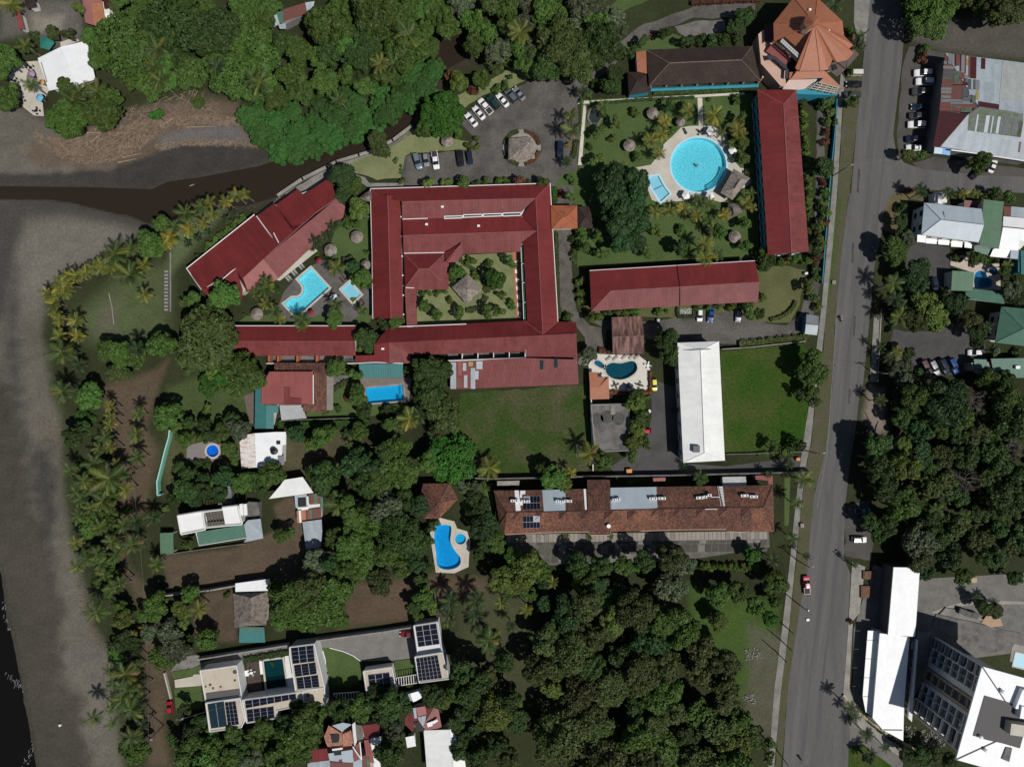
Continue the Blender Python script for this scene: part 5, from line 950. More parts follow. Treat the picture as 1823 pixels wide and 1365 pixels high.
# solar panels
def array(label, corners, h, nx, ny, skip=(), plane=None, group='roof solar arrays'):
    """corners: photo points NW, NE, SE, SW of the array"""
    w = onplane(corners, plane) if plane else [P(x, y, h) for x, y in corners]
    t = thing('solar_array', label, 'solar panels', tuple(np.mean(np.array(w), 0)[:2]) + (0,), 0, group); me = None
    for i in range(nx):
        for j in range(ny):
            if (i, j) in skip: continue
            f = lambda u, v: tuple(np.array(lerp(lerp(w[0], w[1], u), lerp(w[3], w[2], u), v)) + np.array([0, 0, .14]))
            e = .035
            cs = [f((i+e)/nx, (j+e)/ny), f((i+1-e)/nx, (j+e)/ny), f((i+1-e)/nx, (j+1-e)/ny), f((i+e)/nx, (j+1-e)/ny)]
            part(MB().plane(cs, .05), 'solar_panel', solar, t)
    fr = [tuple(np.array(p) + np.array([0, 0, .09])) for p in w]; part(MB().plane(fr, .05), 'mounting_frame', plain('alu_frame', (.42,.43,.45), .45, .3), t)
    return t
up = lambda c: [(x, y, h + .1) for x, y, h in c]
array('solar panels on the tiled roof above the ridge, with a stepped lower edge', Z(402,278,595,276,597,432,404,438), 7, 5, 2, ((0,0),(1,0)), up(cN)); array('solar panels on the tiled roof below the ridge, with a stepped upper edge', Z(400,508,592,506,594,648,402,652), 7, 5, 2, ((3,0),(4,0)), up(cS))
# air-conditioning units
def ac(px, py, h, label, rz=0):
    p = P(px, py, h); t = thing('air_conditioner', label, 'air conditioner', (p[0], p[1], 0), 0, 'air conditioners on the tiled row')
    part(MB().box((p[0], p[1], h + .4), (1.0, .7, .8)), 'casing', white, t); part(MB().lathe([(.28,h+.8),(.28,h+.84),(.1,h+.85)], (p[0], p[1], 0), 10), 'fan_grille', darkgrey, t)
acs = [(275,328,'first'),(322,328,'second'),(400,335,'third'),(458,335,'fourth')]
for x, y, w_ in acs: ac(*q1('z6',x,y), 7.0, f'{w_} white cooling unit from the west end beside the white duct cross')
for x, y, w_ in ((795,333,'one white cooling unit on the short blue-grey sheet, near its corner'),(843,338,'white cooling unit at the east edge of the short blue-grey sheet'),(895,330,'white cooling unit on tiles just east of the short blue-grey sheet'),(942,332,'white cooling unit on tiles, second east of the short blue-grey sheet'),(1452,318,'white cooling unit at the west edge of the long blue-grey sheet'),(1500,312,'white cooling unit second from the west on the long blue-grey sheet')): ac(*q1('z6',x,y), 7.1, w_)
for x, y, w_ in ((120,304,'white cooling unit near the east edge of the long blue-grey sheet'),(168,302,'white cooling unit right at the east edge of the long blue-grey sheet'),(225,300,'white cooling unit on tiles just past the long blue-grey sheet'),(268,300,'white cooling unit on tiles, second past the long blue-grey sheet'),(660,295,'white cooling unit farthest from the stepped white duct'),(700,292,'white cooling unit second farthest from the stepped white duct'),(745,284,'white cooling unit third farthest from the stepped white duct'),(795,265,'white cooling unit joined by a pipe to the stepped white duct'),(1178,270,'first white cooling unit of four near the road end'),(1222,268,'second white cooling unit of four near the road end'),(1282,280,'third white cooling unit of four near the road end'),(1330,280,'fourth white cooling unit of four, nearest the road')): ac(*q1('z7',x,y), 7.0, w_)
# paving slabs in front of the row: driveway slabs, then the darker court
pv = bpy.data.objects.new('forecourt', MB().plane([(*P(*p)[:2], .02) for p in [q1('z6',190,725), q1('z7',1490,690), q1('z7',1500,870), q1('z7',600,1010), q1('z6',700,1080), q1('z6',300,1000), q1('z6',195,830)]], .02).mesh('forecourt', mat('slab_joint', (.15,.14,.125), .95, .35, .5, 3))); COL.objects.link(pv); pv['kind'] = 'structure'; ORG[pv.name] = (0,0,0)
slabm = [mat('pale_slab', (.3,.27,.235), .9, .15, .5, 3), mat('grey_slab', (.23,.21,.19), .9, .2, .5, 3), mat('dark_slab', (.085,.08,.068), .95, .3, .4, 3), mat('mossy_slab', (.115,.11,.09), .95, .35, .5, 3), mat('light_court_slab', (.2,.19,.17), .95, .3, .6, 3)]
def slabs(x0, x1, n, f0, f1, ms, y0f, seed):
    r = random.Random(seed)
    for k in range(n):
        a, c = x0 + (x1 - x0) * (k + .05) / n, x0 + (x1 - x0) * (k + .95) / n
        q = [(a, y0f(a) + f0), (c, y0f(c) + f0), (c, y0f(c) + f1), (a, y0f(a) + f1)]
        o = part(MB().plane([(*P(*p)[:2], .07) for p in q], .05), 'slab', r.choice(ms), pv)
yl = lambda x: 951 - (x - 900) * .0135
slabs(902, 1366, 62, 0, 14.5, [slabm[0]]*4 + [slabm[1]], yl, 3)
slabs(955, 1366, 34, 15.5, 20.5, [slabm[2], slabm[3], slabm[1]], yl, 4); slabs(958, 1366, 33, 22, 36, [slabm[2], slabm[2], slabm[3], slabm[4]], yl, 5); slabs(968, 1190, 17, 37.5, 52, [slabm[2], slabm[4], slabm[3]], yl, 6)
# ------------------------------------------------------------------ tiled pool house
b = house('pool_house', 'clay tiled pool house with a pointed plan near the kidney shaped blue pool', Q('b2', 1290, 830))
rp = Q('b2',1180,715,1365,712,1428,822,1295,960,1185,960,1160,800); ap = P(*q1('b2',1290,850), 6.2); pts = [P(x, y, 4.0) for x, y in rp]
for i in range(6): part(MB().plane([pts[i], pts[(i+1)%6], ap], .15), 'tiled_slope', clay2 if i == 2 else clay, b); line(b, [rp[i], q1('b2',1290,850)], (4.1,6.25), clay2, .09, 'hip_cap')
walls(b, rp, 3.8, cream, .8)
# ------------------------------------------------------------------ villa with solar roofs (y1, y2)
Z = lambda *v: Q('y1', *v); Y2 = lambda *v: Q('y2', *v)
VS = .8; vroof = mat('villa_roof_cream', (.5,.44,.35), .85, .12, .3, 2, (.4,.34,.27), patch=.62); vwall = mat('villa_white_wall', (.66,.66,.66), .8, .06)
b = house('villa', 'modern white villa with cream flat roofs and a sunken pool court', Z(900, 700))
def block(pxs, h, m=vroof, pw=True, wallm=None):
    h *= VS
    flat(b, pxs, h, m, 'roof_slab', .3); walls(b, pxs, h - .1, wallm or vwall, .05, win=0)
    if pw:
        for i in range(len(pxs)): line(b, [pxs[i], pxs[(i+1)%len(pxs)]], (h + .12, h + .12), vwall, .2, 'parapet')
block(Z(432,588,800,535,850,835,492,905), 6.2); block(Z(490,915,835,865,885,1080,850,1160,530,1205), 7.4); block(Z(858,885,1470,800,1490,930,1210,990,1215,1070,905,1115), 6.2); block(Z(1340,350,1585,318,1690,760,1400,790,1340,420), 7.4); block(Z(1470,800,1690,755,1700,940,1490,935), 6.4)
flat(b, Z(492,815,835,770,848,838,498,900), 5.08, darkgrey, 'roof_well', .08); flat(b, Z(508,930,672,895,705,1150,545,1172), 6.1, glassblue, 'glass_roof', .15); line(b, Z(590,915,625,1165), (6.25,6.25), greysheet, .12, 'glass_roof_bar')
for x, y, r_ in ((785,600,.6),(535,730,.4),(785,685,.35),(565,765,.35),(640,750,.3),(490,748,.3)): p = P(*q1('y1',x,y), 5); part(MB().lathe([(r_,4.9),(r_,5.06),(.05,5.1)], (p[0],p[1],0), 9), 'roof_drain', mat('rusty_drain', (.12,.08,.05), .9), b)
p = P(*q1('y1',1525,838), 5.2); part(MB().lathe([(.5,5.1),(.5,5.22),(.05,5.26)], (p[0],p[1],0), 9), 'roof_drain', mat('rusty_drain', (.12,.08,.05)), b)
for x, y in Z(1612,938,1658,932): vent(b, x, y, 5.1, .7)
sheet('deck', Z(905,490,1030,490,1060,790,920,800), wood, .06, thick=.06); sheet('deck', Z(1030,480,1075,475,1080,620,1045,625), white, .064, thick=.06); sheet('deck', Z(1290,440,1370,430,1390,760,1310,770), whitewall, .06, thick=.06); sheet('deck', Z(880,590,925,580,930,640,885,645), white, .066, thick=.06)
array('solar panels on the west block beside its glass roof', Z(685,910,795,897,830,1130,715,1142), 6.0, 3, 6); array('long upper row of solar panels on the south block', Z(888,890,1405,822,1410,868,895,968), 5.05, 7, 2); array('lower row of solar panels on the south block', Z(902,985,1180,950,1190,1060,915,1105), 5.05, 4, 3)
for (v, w_) in (((1352,355,1582,330,1598,492,1370,518),'top'),((1382,535,1605,503,1618,618,1398,648),'middle'),((1405,662,1630,632,1645,750,1420,772),'bottom')): array(f'{w_} solar array of the three stacked on the east block of the villa', Z(*v), 6.0, 3, 4)
b = house('villa_garage', 'white garage block whose sunken roof is filled with solar panels', Y2(550, 640)); block(Y2(415,548,655,512,702,735,450,770), 4.6)
array('solar panels on the garage block below the curved villa lawn', Y2(455,580,640,558,660,720,475,745), 3.8, 3, 4)
b = house('villa_annex', 'tall white annex in two steps at the east end of the villa court', Y2(1000, 380)); block(Y2(845,160,1048,128,1085,370,880,400), 6.6, vwall); block(Y2(855,425,1085,388,1145,612,892,645), 8.4)
array('upper solar array on the annex, nearest the red car', Y2(858,168,1040,140,1068,315,885,340), 5.4, 3, 4); array('large lower solar array on the annex', Y2(866,440,1050,412,1088,605,890,630), 6.85, 6, 6)
b = house('pergola', 'slatted white pergola between the villa garage and the annex', Y2(780, 620), 'pergola')
for k in range(9): line(b, Y2(695+k*21,605-k*3.5,700+k*21,672-k*3), (2.6,2.6), white, .1, 'pergola_beam')
for v in ((690,605,872,575),(700,675,885,645)): line(b, Y2(*v), (2.5,2.5), white, .12, 'pergola_rail')
b = house('pergola', 'slatted white pergola along the south edge of the curved villa lawn', Y2(270, 760), 'pergola')
for k in range(9): line(b, Y2(165+k*24,735-k*1.5,172+k*24,800-k*2), (2.6,2.6), white, .1, 'pergola_beam')
for v in ((160,738,380,722),(170,802,385,780)): line(b, Y2(*v), (2.5,2.5), white, .12, 'pergola_rail')
# ------------------------------------------------------------------ crowded houses at the bottom (y2)
Z = Y2
b = house('house', 'long bright white gable roof running off the bottom edge', Z(1110, 1200)); slope(b, Z(930,1052,1150,1045,1190,1450,962,1450), [(*q1('y2',930,1052),4.6), (*q1('y2',962,1400),4.6), (*q1('y2',1160,1200),5.6)], whiteroof); slope(b, Z(1152,1045,1245,1020,1300,1450,1192,1450), [(*q1('y2',1152,1045),5.6), (*q1('y2',1190,1400),5.6), (*q1('y2',1270,1200),5.0)], whiteroof); walls(b, Z(945,1065,1235,1035,1285,1440,970,1440), 4.4, cream, .5)
b = house('house', 'dark red roof with white and grey sheet patches among dark trees', Z(930, 930)); slope(b, Z(775,945,825,860,1045,812,960,945,850,1010,840,1070,770,1000), [(*q1('y2',825,860),4.4), (*q1('y2',1045,812),4.4), (*q1('y2',900,980),5.4)], red2); slope(b, Z(1045,812,1085,1030,940,1050,930,1000), [(*q1('y2',1045,812),4.4), (*q1('y2',1085,1030),4.4), (*q1('y2',935,1000),5.4)], red); walls(b, Z(790,950,830,870,1035,825,1075,1020,860,1060), 4.2, whitewall, .5)
for v, mm in (((838,862,862,858,875,945,852,950),silver),((862,858,945,845,955,915,882,935),mat('faded_pink_roof', (.34,.14,.13))),((880,940,950,925,945,970,925,1020,890,970),silver),((958,990,1000,975,1008,1012,965,1025),brightroof),((1000,975,1050,958,1052,975,1008,1000),brightroof),((845,985,925,970,935,1060,870,1060),blackm)): flat(b, Z(*v), 5.7 if mm is not blackm else 5.6, mm, 'roof_sheet', .05)
b = house('shed', 'pale grey two-slope shed in the shade above the patched red roof', Z(820, 770), 'shed'); slope(b, Z(735,755,815,738,840,800,760,800), [(*q1('y2',735,755),3.2), (*q1('y2',815,738),3.8), (*q1('y2',760,800),3.2)], bluegrey); slope(b, Z(816,738,905,712,920,770,842,815), [(*q1('y2',816,738),3.8), (*q1('y2',905,712),3.2), (*q1('y2',842,815),3.8)], brightroof); walls(b, Z(750,762,900,725,905,770,770,800), 3.0, whitewall, .1)
b = house('house', 'low jumbled house of salmon tiled terraces around a small dark court', Z(210, 1090))
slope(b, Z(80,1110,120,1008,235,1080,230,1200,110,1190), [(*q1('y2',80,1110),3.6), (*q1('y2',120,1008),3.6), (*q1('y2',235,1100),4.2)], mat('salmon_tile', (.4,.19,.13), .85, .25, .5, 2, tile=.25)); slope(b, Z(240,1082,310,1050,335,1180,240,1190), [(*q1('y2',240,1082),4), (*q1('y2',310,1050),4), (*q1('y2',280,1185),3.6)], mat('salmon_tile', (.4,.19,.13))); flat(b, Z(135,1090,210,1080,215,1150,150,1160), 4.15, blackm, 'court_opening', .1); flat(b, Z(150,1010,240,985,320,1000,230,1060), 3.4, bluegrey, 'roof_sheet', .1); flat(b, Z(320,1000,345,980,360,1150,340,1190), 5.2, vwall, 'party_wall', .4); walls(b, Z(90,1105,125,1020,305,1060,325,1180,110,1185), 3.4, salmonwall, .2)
b = house('house', 'dark red metal roof beside the long white gable, partly under a tree', Z(480, 1060)); slope(b, Z(405,1010,560,990,540,1105,430,1130), [(*q1('y2',405,1010),4.2), (*q1('y2',560,990),4.2), (*q1('y2',480,1120),3.6)], red); slope(b, Z(452,1130,575,1100,560,1180,500,1250), [(*q1('y2',452,1130),3.6), (*q1('y2',575,1100),3.6), (*q1('y2',500,1250),3.2)], brightroof); flat(b, Z(350,1000,400,1010,420,1120,365,1140), 4.2, conc_dark, 'roof_slab'); walls(b, Z(360,1010,550,1000,540,1100,500,1230,440,1130,370,1130), 3.0, whitewall, .1)
b = house('house', 'patchwork of red, grey and white sheet roofs on the bottom edge', Z(250, 1290))
for v, mm in (((-90,1225,105,1205,125,1300,-60,1330),red),((-60,1330,130,1305,135,1450,-60,1450),silver),((110,1250,325,1215,330,1330,128,1310),bluegrey),((330,1195,385,1150,400,1290,335,1320),redwarm),((205,1300,235,1295,240,1345,210,1350),rustred),((240,1330,330,1325,330,1450,240,1450),rustred),((330,1280,410,1290,410,1450,330,1450),bluegrey),((405,1270,440,1262,450,1450,410,1450),rustred),((420,1135,470,1130,510,1330,450,1320),redwarm),((495,1250,560,1330,575,1450,510,1450),brightroof),((440,1285,470,1280,478,1400,450,1400),mossy),((130,1320,330,1330,240,1450,135,1450),rustred)):
    flat(b, Z(*v), 3.6 + rnd.random() * .5, mm, 'roof_sheet', .08)
for v in ((325,1190,400,1300),(385,1150,400,1300)): line(b, Z(*v), (4.6,4.6), white, .2, 'parapet')
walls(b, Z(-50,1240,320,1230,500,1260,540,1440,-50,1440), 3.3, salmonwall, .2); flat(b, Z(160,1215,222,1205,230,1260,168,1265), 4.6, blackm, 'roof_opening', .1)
for k in range(4): vent(b, *q1('y2',165+k*22,1207-k*3), 4.3, .5)
b = house('canopy', 'small bright white canopy roof between dark trees near the bottom', Z(820, 1150), 'canopy'); flat(b, Z(775,1110,850,1095,865,1185,790,1200), 3.4, brightroof, 'roof_sheet', .1); walls(b, Z(785,1118,845,1105,855,1180,798,1192), 3.1, whitewall, .1)
# ------------------------------------------------------------------ white hotel block (z8)
Z = lambda *v: Q('z8', *v)
b = house('entrance_hall', 'white flat roofed entrance hall running alongside the road at the lower right', Z(400, 250)); R1 = Z(340,35,515,38,483,496,302,488); flat(b, R1, 6.6, brightroof, 'roof_slab', .4); walls(b, R1, 6.3, darkgrey, .3)
b = house('lobby_wing', 'long white roofed lobby wing with a strip of paler canopy panels', Z(320, 800)); R2 = Z(248,474,446,500,410,940,404,1190,385,1180,270,1118,200,1038); flat(b, R2, 5.4, brightroof, 'roof_slab', .4); walls(b, R2, 5.1, whitewall, .3)
for k in range(5):
    y0, y1 = (456,520,644,770,895)[k], (517,641,767,892,1018)[k]; xl, xr = 168 - (y0-456)*.078, 246 - (y0-456)*.08; xl2, xr2 = 168 - (y1-456)*.078, 246 - (y1-456)*.08
    flat(b, Z(xl,y0,xr,y0+4,xr2,y1+3,xl2 + (30 if k == 4 else 0),y1 - (18 if k == 4 else 0)), 3.6, brightroof, 'canopy_panel', .15)
flat(b, Z(280,1120,396,1122,390,1182), 4.6, brightroof, 'canopy_panel', .2); line(b, Z(275,1118,400,1120), (5.6,5.6), greysheet, .1, 'roof_joint')
flat(b, Z(490,516,504,520,462,1064,438,1040), 4.4, whitewall, 'parapet_wall', .8); flat(b, Z(446,505,486,515,450,1040,415,1030), 2.6, conc_dark, 'service_gutter', .2)
rr = random.Random(4)
for k in range(26):
    t_ = k / 26; x, y = 465 - 34 * t_ + rr.uniform(-8, 8), 530 + 500 * t_; p = P(*q1('z8',x,y), 2.7); part(MB().box((p[0],p[1],3.0), (rr.uniform(.5,1.1), rr.uniform(.5,1.1), .7), rr.random()), 'plant_unit', rr.choice([metal, darkgrey, conc_dark]), b)
hT = 22.6; k7 = 7; hg = plain('hotel_glass', (.12,.135,.155), .2, .2, .8)  # glass grey lightened in its base colour to stand for reflected sky
b = house('hotel_tower', 'seven storey white hotel block with rows of balconies, lower right corner', Z(950, 950))
NW, SW, NEa, SEa = (P(*q1('z8',930,695), hT), P(*q1('z8',755,1315), hT), P(*q1('z8',1330,805), hT), P(*q1('z8',1200,1440), hT))
pol = [NW[:2], SW[:2], SEa[:2], NEa[:2]]; ip = inset(pol, 1.6)
part(MB().prism(inset(pol, 2.6), 0, hT - .5), 'wall', whitewall, b)
flat(b, Z(930,695,1400,825,1400,1500,1060,1400,755,1315), hT, brightroof, 'roof_slab', .5)
flat(b, Z(945,888,1180,955,1250,1000,1180,1240,1060,1205,965,1185,868,1155), hT + .12, darkgrey, 'roof_deck', .1); line(b, Z(930,695,1100,950), (hT+.1,)*2, greysheet, .16, 'roof_joint'); line(b, Z(757,1315,1020,1195), (hT+.1,)*2, greysheet, .16, 'roof_joint')
for v, h_, mm in (((1125,1075,1330,1105,1330,1180,1115,1150), hT + 2.4, cream), ((1195,960,1330,1000,1330,1060,1180,1040), hT + 2, brightroof), ((1200,850,1330,880,1330,1000,1150,975), hT + 1.4, brightroof), ((1090,1235,1130,1240,1110,1330,1060,1310), hT + .3, conc_dark)): flat(b, Z(*v), h_, mm, 'roof_block', .4 if h_ < hT + 1 else h_ - hT - .1)
for x, y in Z(1055,855,942,1245,910,1158): p = P(x, y, hT); part(MB().lathe([(.5,hT),(.5,hT+.9),(.2,hT+1.1)], (p[0],p[1],0), 10), 'roof_vent', white, b)
u = np.array(SW[:2]) - np.array(NW[:2]); Lf = np.linalg.norm(u); u /= Lf; nrm = np.array([u[1], -u[0]]); nrm = nrm if nrm @ np.array(NW[:2]) < 0 else -nrm
bays = [(.01,.13,'B'),(.13,.22,'W'),(.22,.30,'W'),(.30,.36,'P'),(.37,.52,'R'),(.53,.56,'P'),(.56,.65,'W'),(.65,.75,'W'),(.75,.93,'B')]
ang = math.atan2(u[1], u[0]); fac = inset(pol, .9)
F0 = np.array(NW[:2]) - nrm * 2.5
def fpt(t_, out): q = F0 + u * (Lf * t_) + nrm * out; return (float(q[0]), float(q[1]))
sth = (hT - .6) / k7
for s_ in range(k7):
    z0 = s_ * sth
    for a_, c_, kind in bays:
        w_ = (c_ - a_) * Lf; mx_, my_ = fpt((a_ + c_) / 2, 0)
        if kind in 'BW':
            x, y = fpt((a_ + c_) / 2, .06); part(MB().box((x, y, z0 + 1.35), (w_ * .8, .12, 2.1 if kind == 'B' else 1.5), ang), 'window', hg, b)
            if kind == 'B':
                x, y = fpt((a_ + c_) / 2, .8); part(MB().box((x, y, z0 + .1), (w_, 1.6, .2), ang), 'balcony_floor', whitewall, b); x, y = fpt((a_ + c_) / 2, 1.58); part(MB().box((x, y, z0 + .65), (w_ * .94, .06, .8), ang), 'balcony_rail', plain('rail_glass', (.12,.14,.16), .2), b)
            else:
                x, y = fpt((a_ + c_) / 2, .45); part(MB().box((x, y, z0 + .25), (w_, .9, .35), ang), 'window_ledge', whitewall, b)
            for e_ in (a_, c_): x, y = fpt(e_, .55 if kind == 'W' else .8); part(MB().box((x, y, z0 + sth / 2), (.22, 1.0 if kind == 'W' else 1.6, sth), ang), 'facade_fin', whitewall, b)
        elif kind == 'R':
            x, y = fpt((a_ + c_) / 2, .08); part(MB().box((x, y, z0 + 1.3), (w_ * .62, .14, 2.0), ang), 'window', hg, b); x, y = fpt((a_ + c_) / 2, .5); part(MB().box((x, y, z0 + .12), (w_, 1.0, .24), ang), 'balcony_floor', beige, b)
            for e_ in (a_ + .015, c_ - .015): x, y = fpt(e_, .5); part(MB().box((x, y, z0 + sth / 2), (w_ * .16, 1.0, sth), ang), 'facade_pier', beige, b)
        else:
            x, y = fpt((a_ + c_) / 2, .35); part(MB().box((x, y, z0 + sth / 2), (w_, .7, sth), ang), 'facade_panel', whitewall, b)
line(b, [q1('z8',930,695), q1('z8',755,1315)], (hT - .3, hT - .3), white, .3, 'roof_edge')
# terraces behind the lobby wing
sheet('roof_terrace', Z(620,345,870,400,1040,440,1010,600,900,590,590,430), conc_dark, .3, thick=.3); sheet('roof_terrace', Z(680,300,870,340,930,380,900,400,640,345), pave, .5, thick=.5); sheet('plaza_ring', Z(950,350,1040,370,1060,420,980,430,915,400), mat('sandy_plaza', (.4,.27,.18), .9, .15, .6, 3), .56, thick=.06)
sheet('curb_path', Z(590,330,700,290,820,260,1090,258,1260,262,1260,280,1090,280,830,285,710,312,610,345), concrete, .1, thick=.1); sheet('pool_terrace', Z(1130,540,1330,580,1330,720,1110,660), concrete, .12, thick=.1)
sheet('roof_terrace', Z(1010,440,1180,470,1130,560,1020,600), conc_dark, .2, thick=.2); sheet('roof_terrace', Z(490,455,575,460,565,610,485,600), pave, .4, thick=.4)  # lid_box
# ------------------------------------------------------------------ pools
def pool(key, label, wm, floor, depth=1.3, cope=cream, cw=.55, z=.06, flat_=None):
    w = ccw([P(x, y)[:2] for x, y in (flat_ or POOLS[key])]); c = np.mean(np.array(w), 0); t = thing('swimming_pool', label, 'pool', (float(c[0]), float(c[1]), 0))
    o = inset(w, -cw); n = len(w); mb = MB(); wl = MB(); d = -depth if not flat_ else .14
    if flat_: z = .2
    for i in range(n):
        j = (i + 1) % n; mb.poly([(*w[i], z + .05), (*o[i], z + .05), (*o[j], z + .05), (*w[j], z + .05)]); mb.poly([(*o[i], 0), (*o[j], 0), (*o[j], z + .05), (*o[i], z + .05)]); mb.poly([(*w[i], z + .05), (*w[j], z + .05), (*w[j], z - .12), (*w[i], z - .12)]); wl.poly([(*w[i], z - .12), (*w[j], z - .12), (*w[j], d), (*w[i], d)])
    part(mb, 'coping', cope, t); wl.poly([(x, y, d) for x, y in w]); part(wl, 'basin', floor, t)
    mb = MB(); mb.poly([(x, y, z - .1) for x, y in w]); part(mb, 'water', wm, t)
    return t
pb = mat('pale_blue_coping', (.45,.66,.75), .7, .08); bf = mat('blue_pool_floor', (.3,.72,.86), .5, .05); pf = mat('pale_pool_floor', (.7,.82,.86), .5, .05); tf = mat('teal_floor', (.2,.4,.45), .5, .15); sf = mat('steel_floor', (.35,.6,.72), .5, .08)
t = pool('round', 'big round turquoise pool with a small fountain in its middle', w_turq, caustic_tile, 1.5, pb)
p = P(*q1('y8',878,600)); part(MB().lathe([(.35,-1.4),(.3,.1),(.1,.3),(.06,.5)], (p[0], p[1], 0), 10), 'fountain_nozzle', metal, t)
mb = MB()
for k in range(70): a = rnd.random() * 6.28; r_ = abs(rnd.gauss(0, 1.0)); mb.box((p[0] + r_ * math.cos(a), p[1] + r_ * math.sin(a), .02 + max(0, .6 - r_ * .6) * rnd.random()), (.07, .07, .03), a)
part(mb, 'fountain_spray', pb, t)
mb = MB()   # curved steps in the pool's south-east quarter
for k in range(3):
    rr_ = 46 - k * 3.2; q_ = [P(1243.6 + rr_ * math.cos(R(a)), 293.8 + rr_ * math.sin(R(a)), -.25 - .25 * k) for a in range(5, 75, 5)]; mb.tube(q_, .16, 4)
part(mb, 'pool_step', pb, t)
t = pool('kids', 'pale blue curved children pool crossed by a dark lane line, beside the round pool', w_pale, pf, .5, pb)
a, c = P(*q1('y8',300,930), 0), P(*q1('y8',425,868), 0); part(MB().tube([a, c], .07, 4), 'lane_line', plain('lane_blue', (.03,.12,.25)), t)
pool('notch', 'turquoise L shaped hotel pool with a curved notch and cream coping', w_turq, caustic_tile)
pool('pale', 'small square pale blue pool with cream coping beside the notched pool', w_pale, pf, .5)
t = pool('rect', 'rectangular bright blue pool with white steps at its east end', w_blue, bf, cope=concrete)
for k in range(3): part(MB().tube([P(*q1('z5',1308+k*9,548), -.5+k*.2), P(*q1('z5',1312+k*9,620), -.5+k*.2)], .09, 4), 'pool_step', pb, t)
pool('plunge', 'small round deep blue plunge pool on a grey terrace', water('plunge_blue', (.14,.5,.9), (.003,.06,.3), .85), mat('blue_floor', (.3,.6,.9), .5, .05), 1)
pool('teal', 'deep teal kidney shaped pool on the white lounge terrace', w_teal, tf)
pool('spa', 'small teal tongue shaped side pool next to the teal kidney pool', w_steel, tf, .6, cw=.4)
pool('vivid', 'kidney shaped vivid blue pool south of the pointed tiled pool house', w_vivid, caustic_tile)
pool('tiny', 'tiny round vivid blue pool beside the kidney shaped vivid blue one', w_blue, bf, .7, cw=.45)
pool('heart', 'heart shaped steel blue pool beside the square green shelter', w_steel, sf, cw=.4)
pool('wade', 'little steel blue wading pool near the heart shaped pool', w_steel, sf, .6, cw=.4)
pool('villa', 'long dark teal pool sunk in the villa court', water('villa_pool', (.1,.3,.33), (.01,.05,.06), .8), mat('villa_pool_floor', (.2,.38,.38), .5, .15))
pool('hotel', 'pale green pool half in shade at the right edge by the hotel block', w_steel, sf, cw=.3, flat_=Q('z8',1150,600,1330,640,1330,740,1130,690))

# ------------------------------------------------------------------ thatched shelters
def palapa(px, py, r_px, label, h=2.9, m=thatch, ground=None):
    c = P(px, py, h * .8); r = r_px / S * .98; t = thing('thatched_shelter', label, 'thatched shelter', (c[0], c[1], 0), 0, 'round thatched shelters')
    prof = [(r, 2.0), (r*.97, 2.12), (r*.72, 2.55), (r*.74, 2.6), (r*.44, 3.05), (r*.46, 3.1), (r*.14, 3.55), (.05, 3.75)]
    part(MB().lathe([(a, z * h / 3.2) for a, z in prof], c[:2] + (0,), 22, .07), 'thatch_roof', m, t)
    part(MB().tube([(c[0], c[1], 0), (c[0], c[1], 3.3 * h / 3.2)], .12, 6), 'post', wood, t)
    part(MB().lathe([(.75, .62), (.75, .7), (.1, .71)], c[:2] + (0,), 12), 'table', wood, t)
for x, y, r_, l in ((1162.7,201,11,'round grey thatched shelter on the garden lawn north of the round pool'),(1212,216,8.3,'smaller round thatched shelter beside the short path to the round pool'),(1121,258,10.9,'round grey thatched shelter on the lawn west of the round pool'),(634.5,421,11.6,'round pale thatched shelter against the courtyard hotel, north of the square pale pool'),(587.7,445,11.8,'round pale thatched shelter closest to the riverside red building'),(650.5,471,9.2,'round thatched shelter tucked behind trees beside the west wing'),(456,558.8,11.4,'round pale thatched shelter southwest of the notched pool'),(796,250,11,'round thatched shelter under the great round tree by the river'),(1309,421,11.4,'round grey thatched shelter at the quiet south east corner of the garden')): palapa(x, y, r_, l)
def thatch_hip(label, eave, ridge, he, hr, name='thatched_shelter', cat='thatched shelter', m=thatch):
    b = thing(name, label, cat, base(eave)); E = [P(x, y, he) for x, y in eave]; r0, r1 = (P(*p, hr) for p in ridge)
    for pts in ([E[0],E[1],r1,r0],[E[1],E[2],r1],[E[2],E[3],r0,r1],[E[3],E[0],r0]): part(MB().plane(pts, .3), 'thatch_slope', m, b)
    for p in inset([e[:2] for e in E], .8): part(MB().tube([(*p, 0), (*p, he + .2)], .12, 6), 'post', wood, b)
    cap(b, [(r0[0],r0[1],hr+.05),(r1[0],r1[1],hr+.05)], thatch2, .2, 'thatch_ridge')
    return b
thatch_hip('square thatched pavilion in the hotel courtyard garden', Q('z4',855,790,965,918,850,1030,730,895), Q('z4',848,908,852,912), 3, 5.4)
thatch_hip('square thatched pavilion on the hedged island in the car park', [(906,246),(948,244),(952,283),(905,284)], [(927,266),(931,266)], 3, 5.2)
thatch_hip('long thatched shelter overhanging the edge of the round pool', Q('y8',1340,650,1545,770,1320,1050,1170,955), Q('y8',1420,790,1345,900), 3, 4.8)
thatch_hip('wedge of old thatch roof south of the long poolside thatch', Q('y8',1270,1090,1400,1100,1450,1210,1250,1310), Q('y8',1330,1150,1340,1240), 2.8, 4.2, m=thatch2)
thatch_hip('small thatched roof squeezed between the river building and the courtyard hotel', Q('z4',-20,200,85,122,105,150,98,222), Q('z4',40,185,80,170), 3.4, 4.6, m=thatch2)
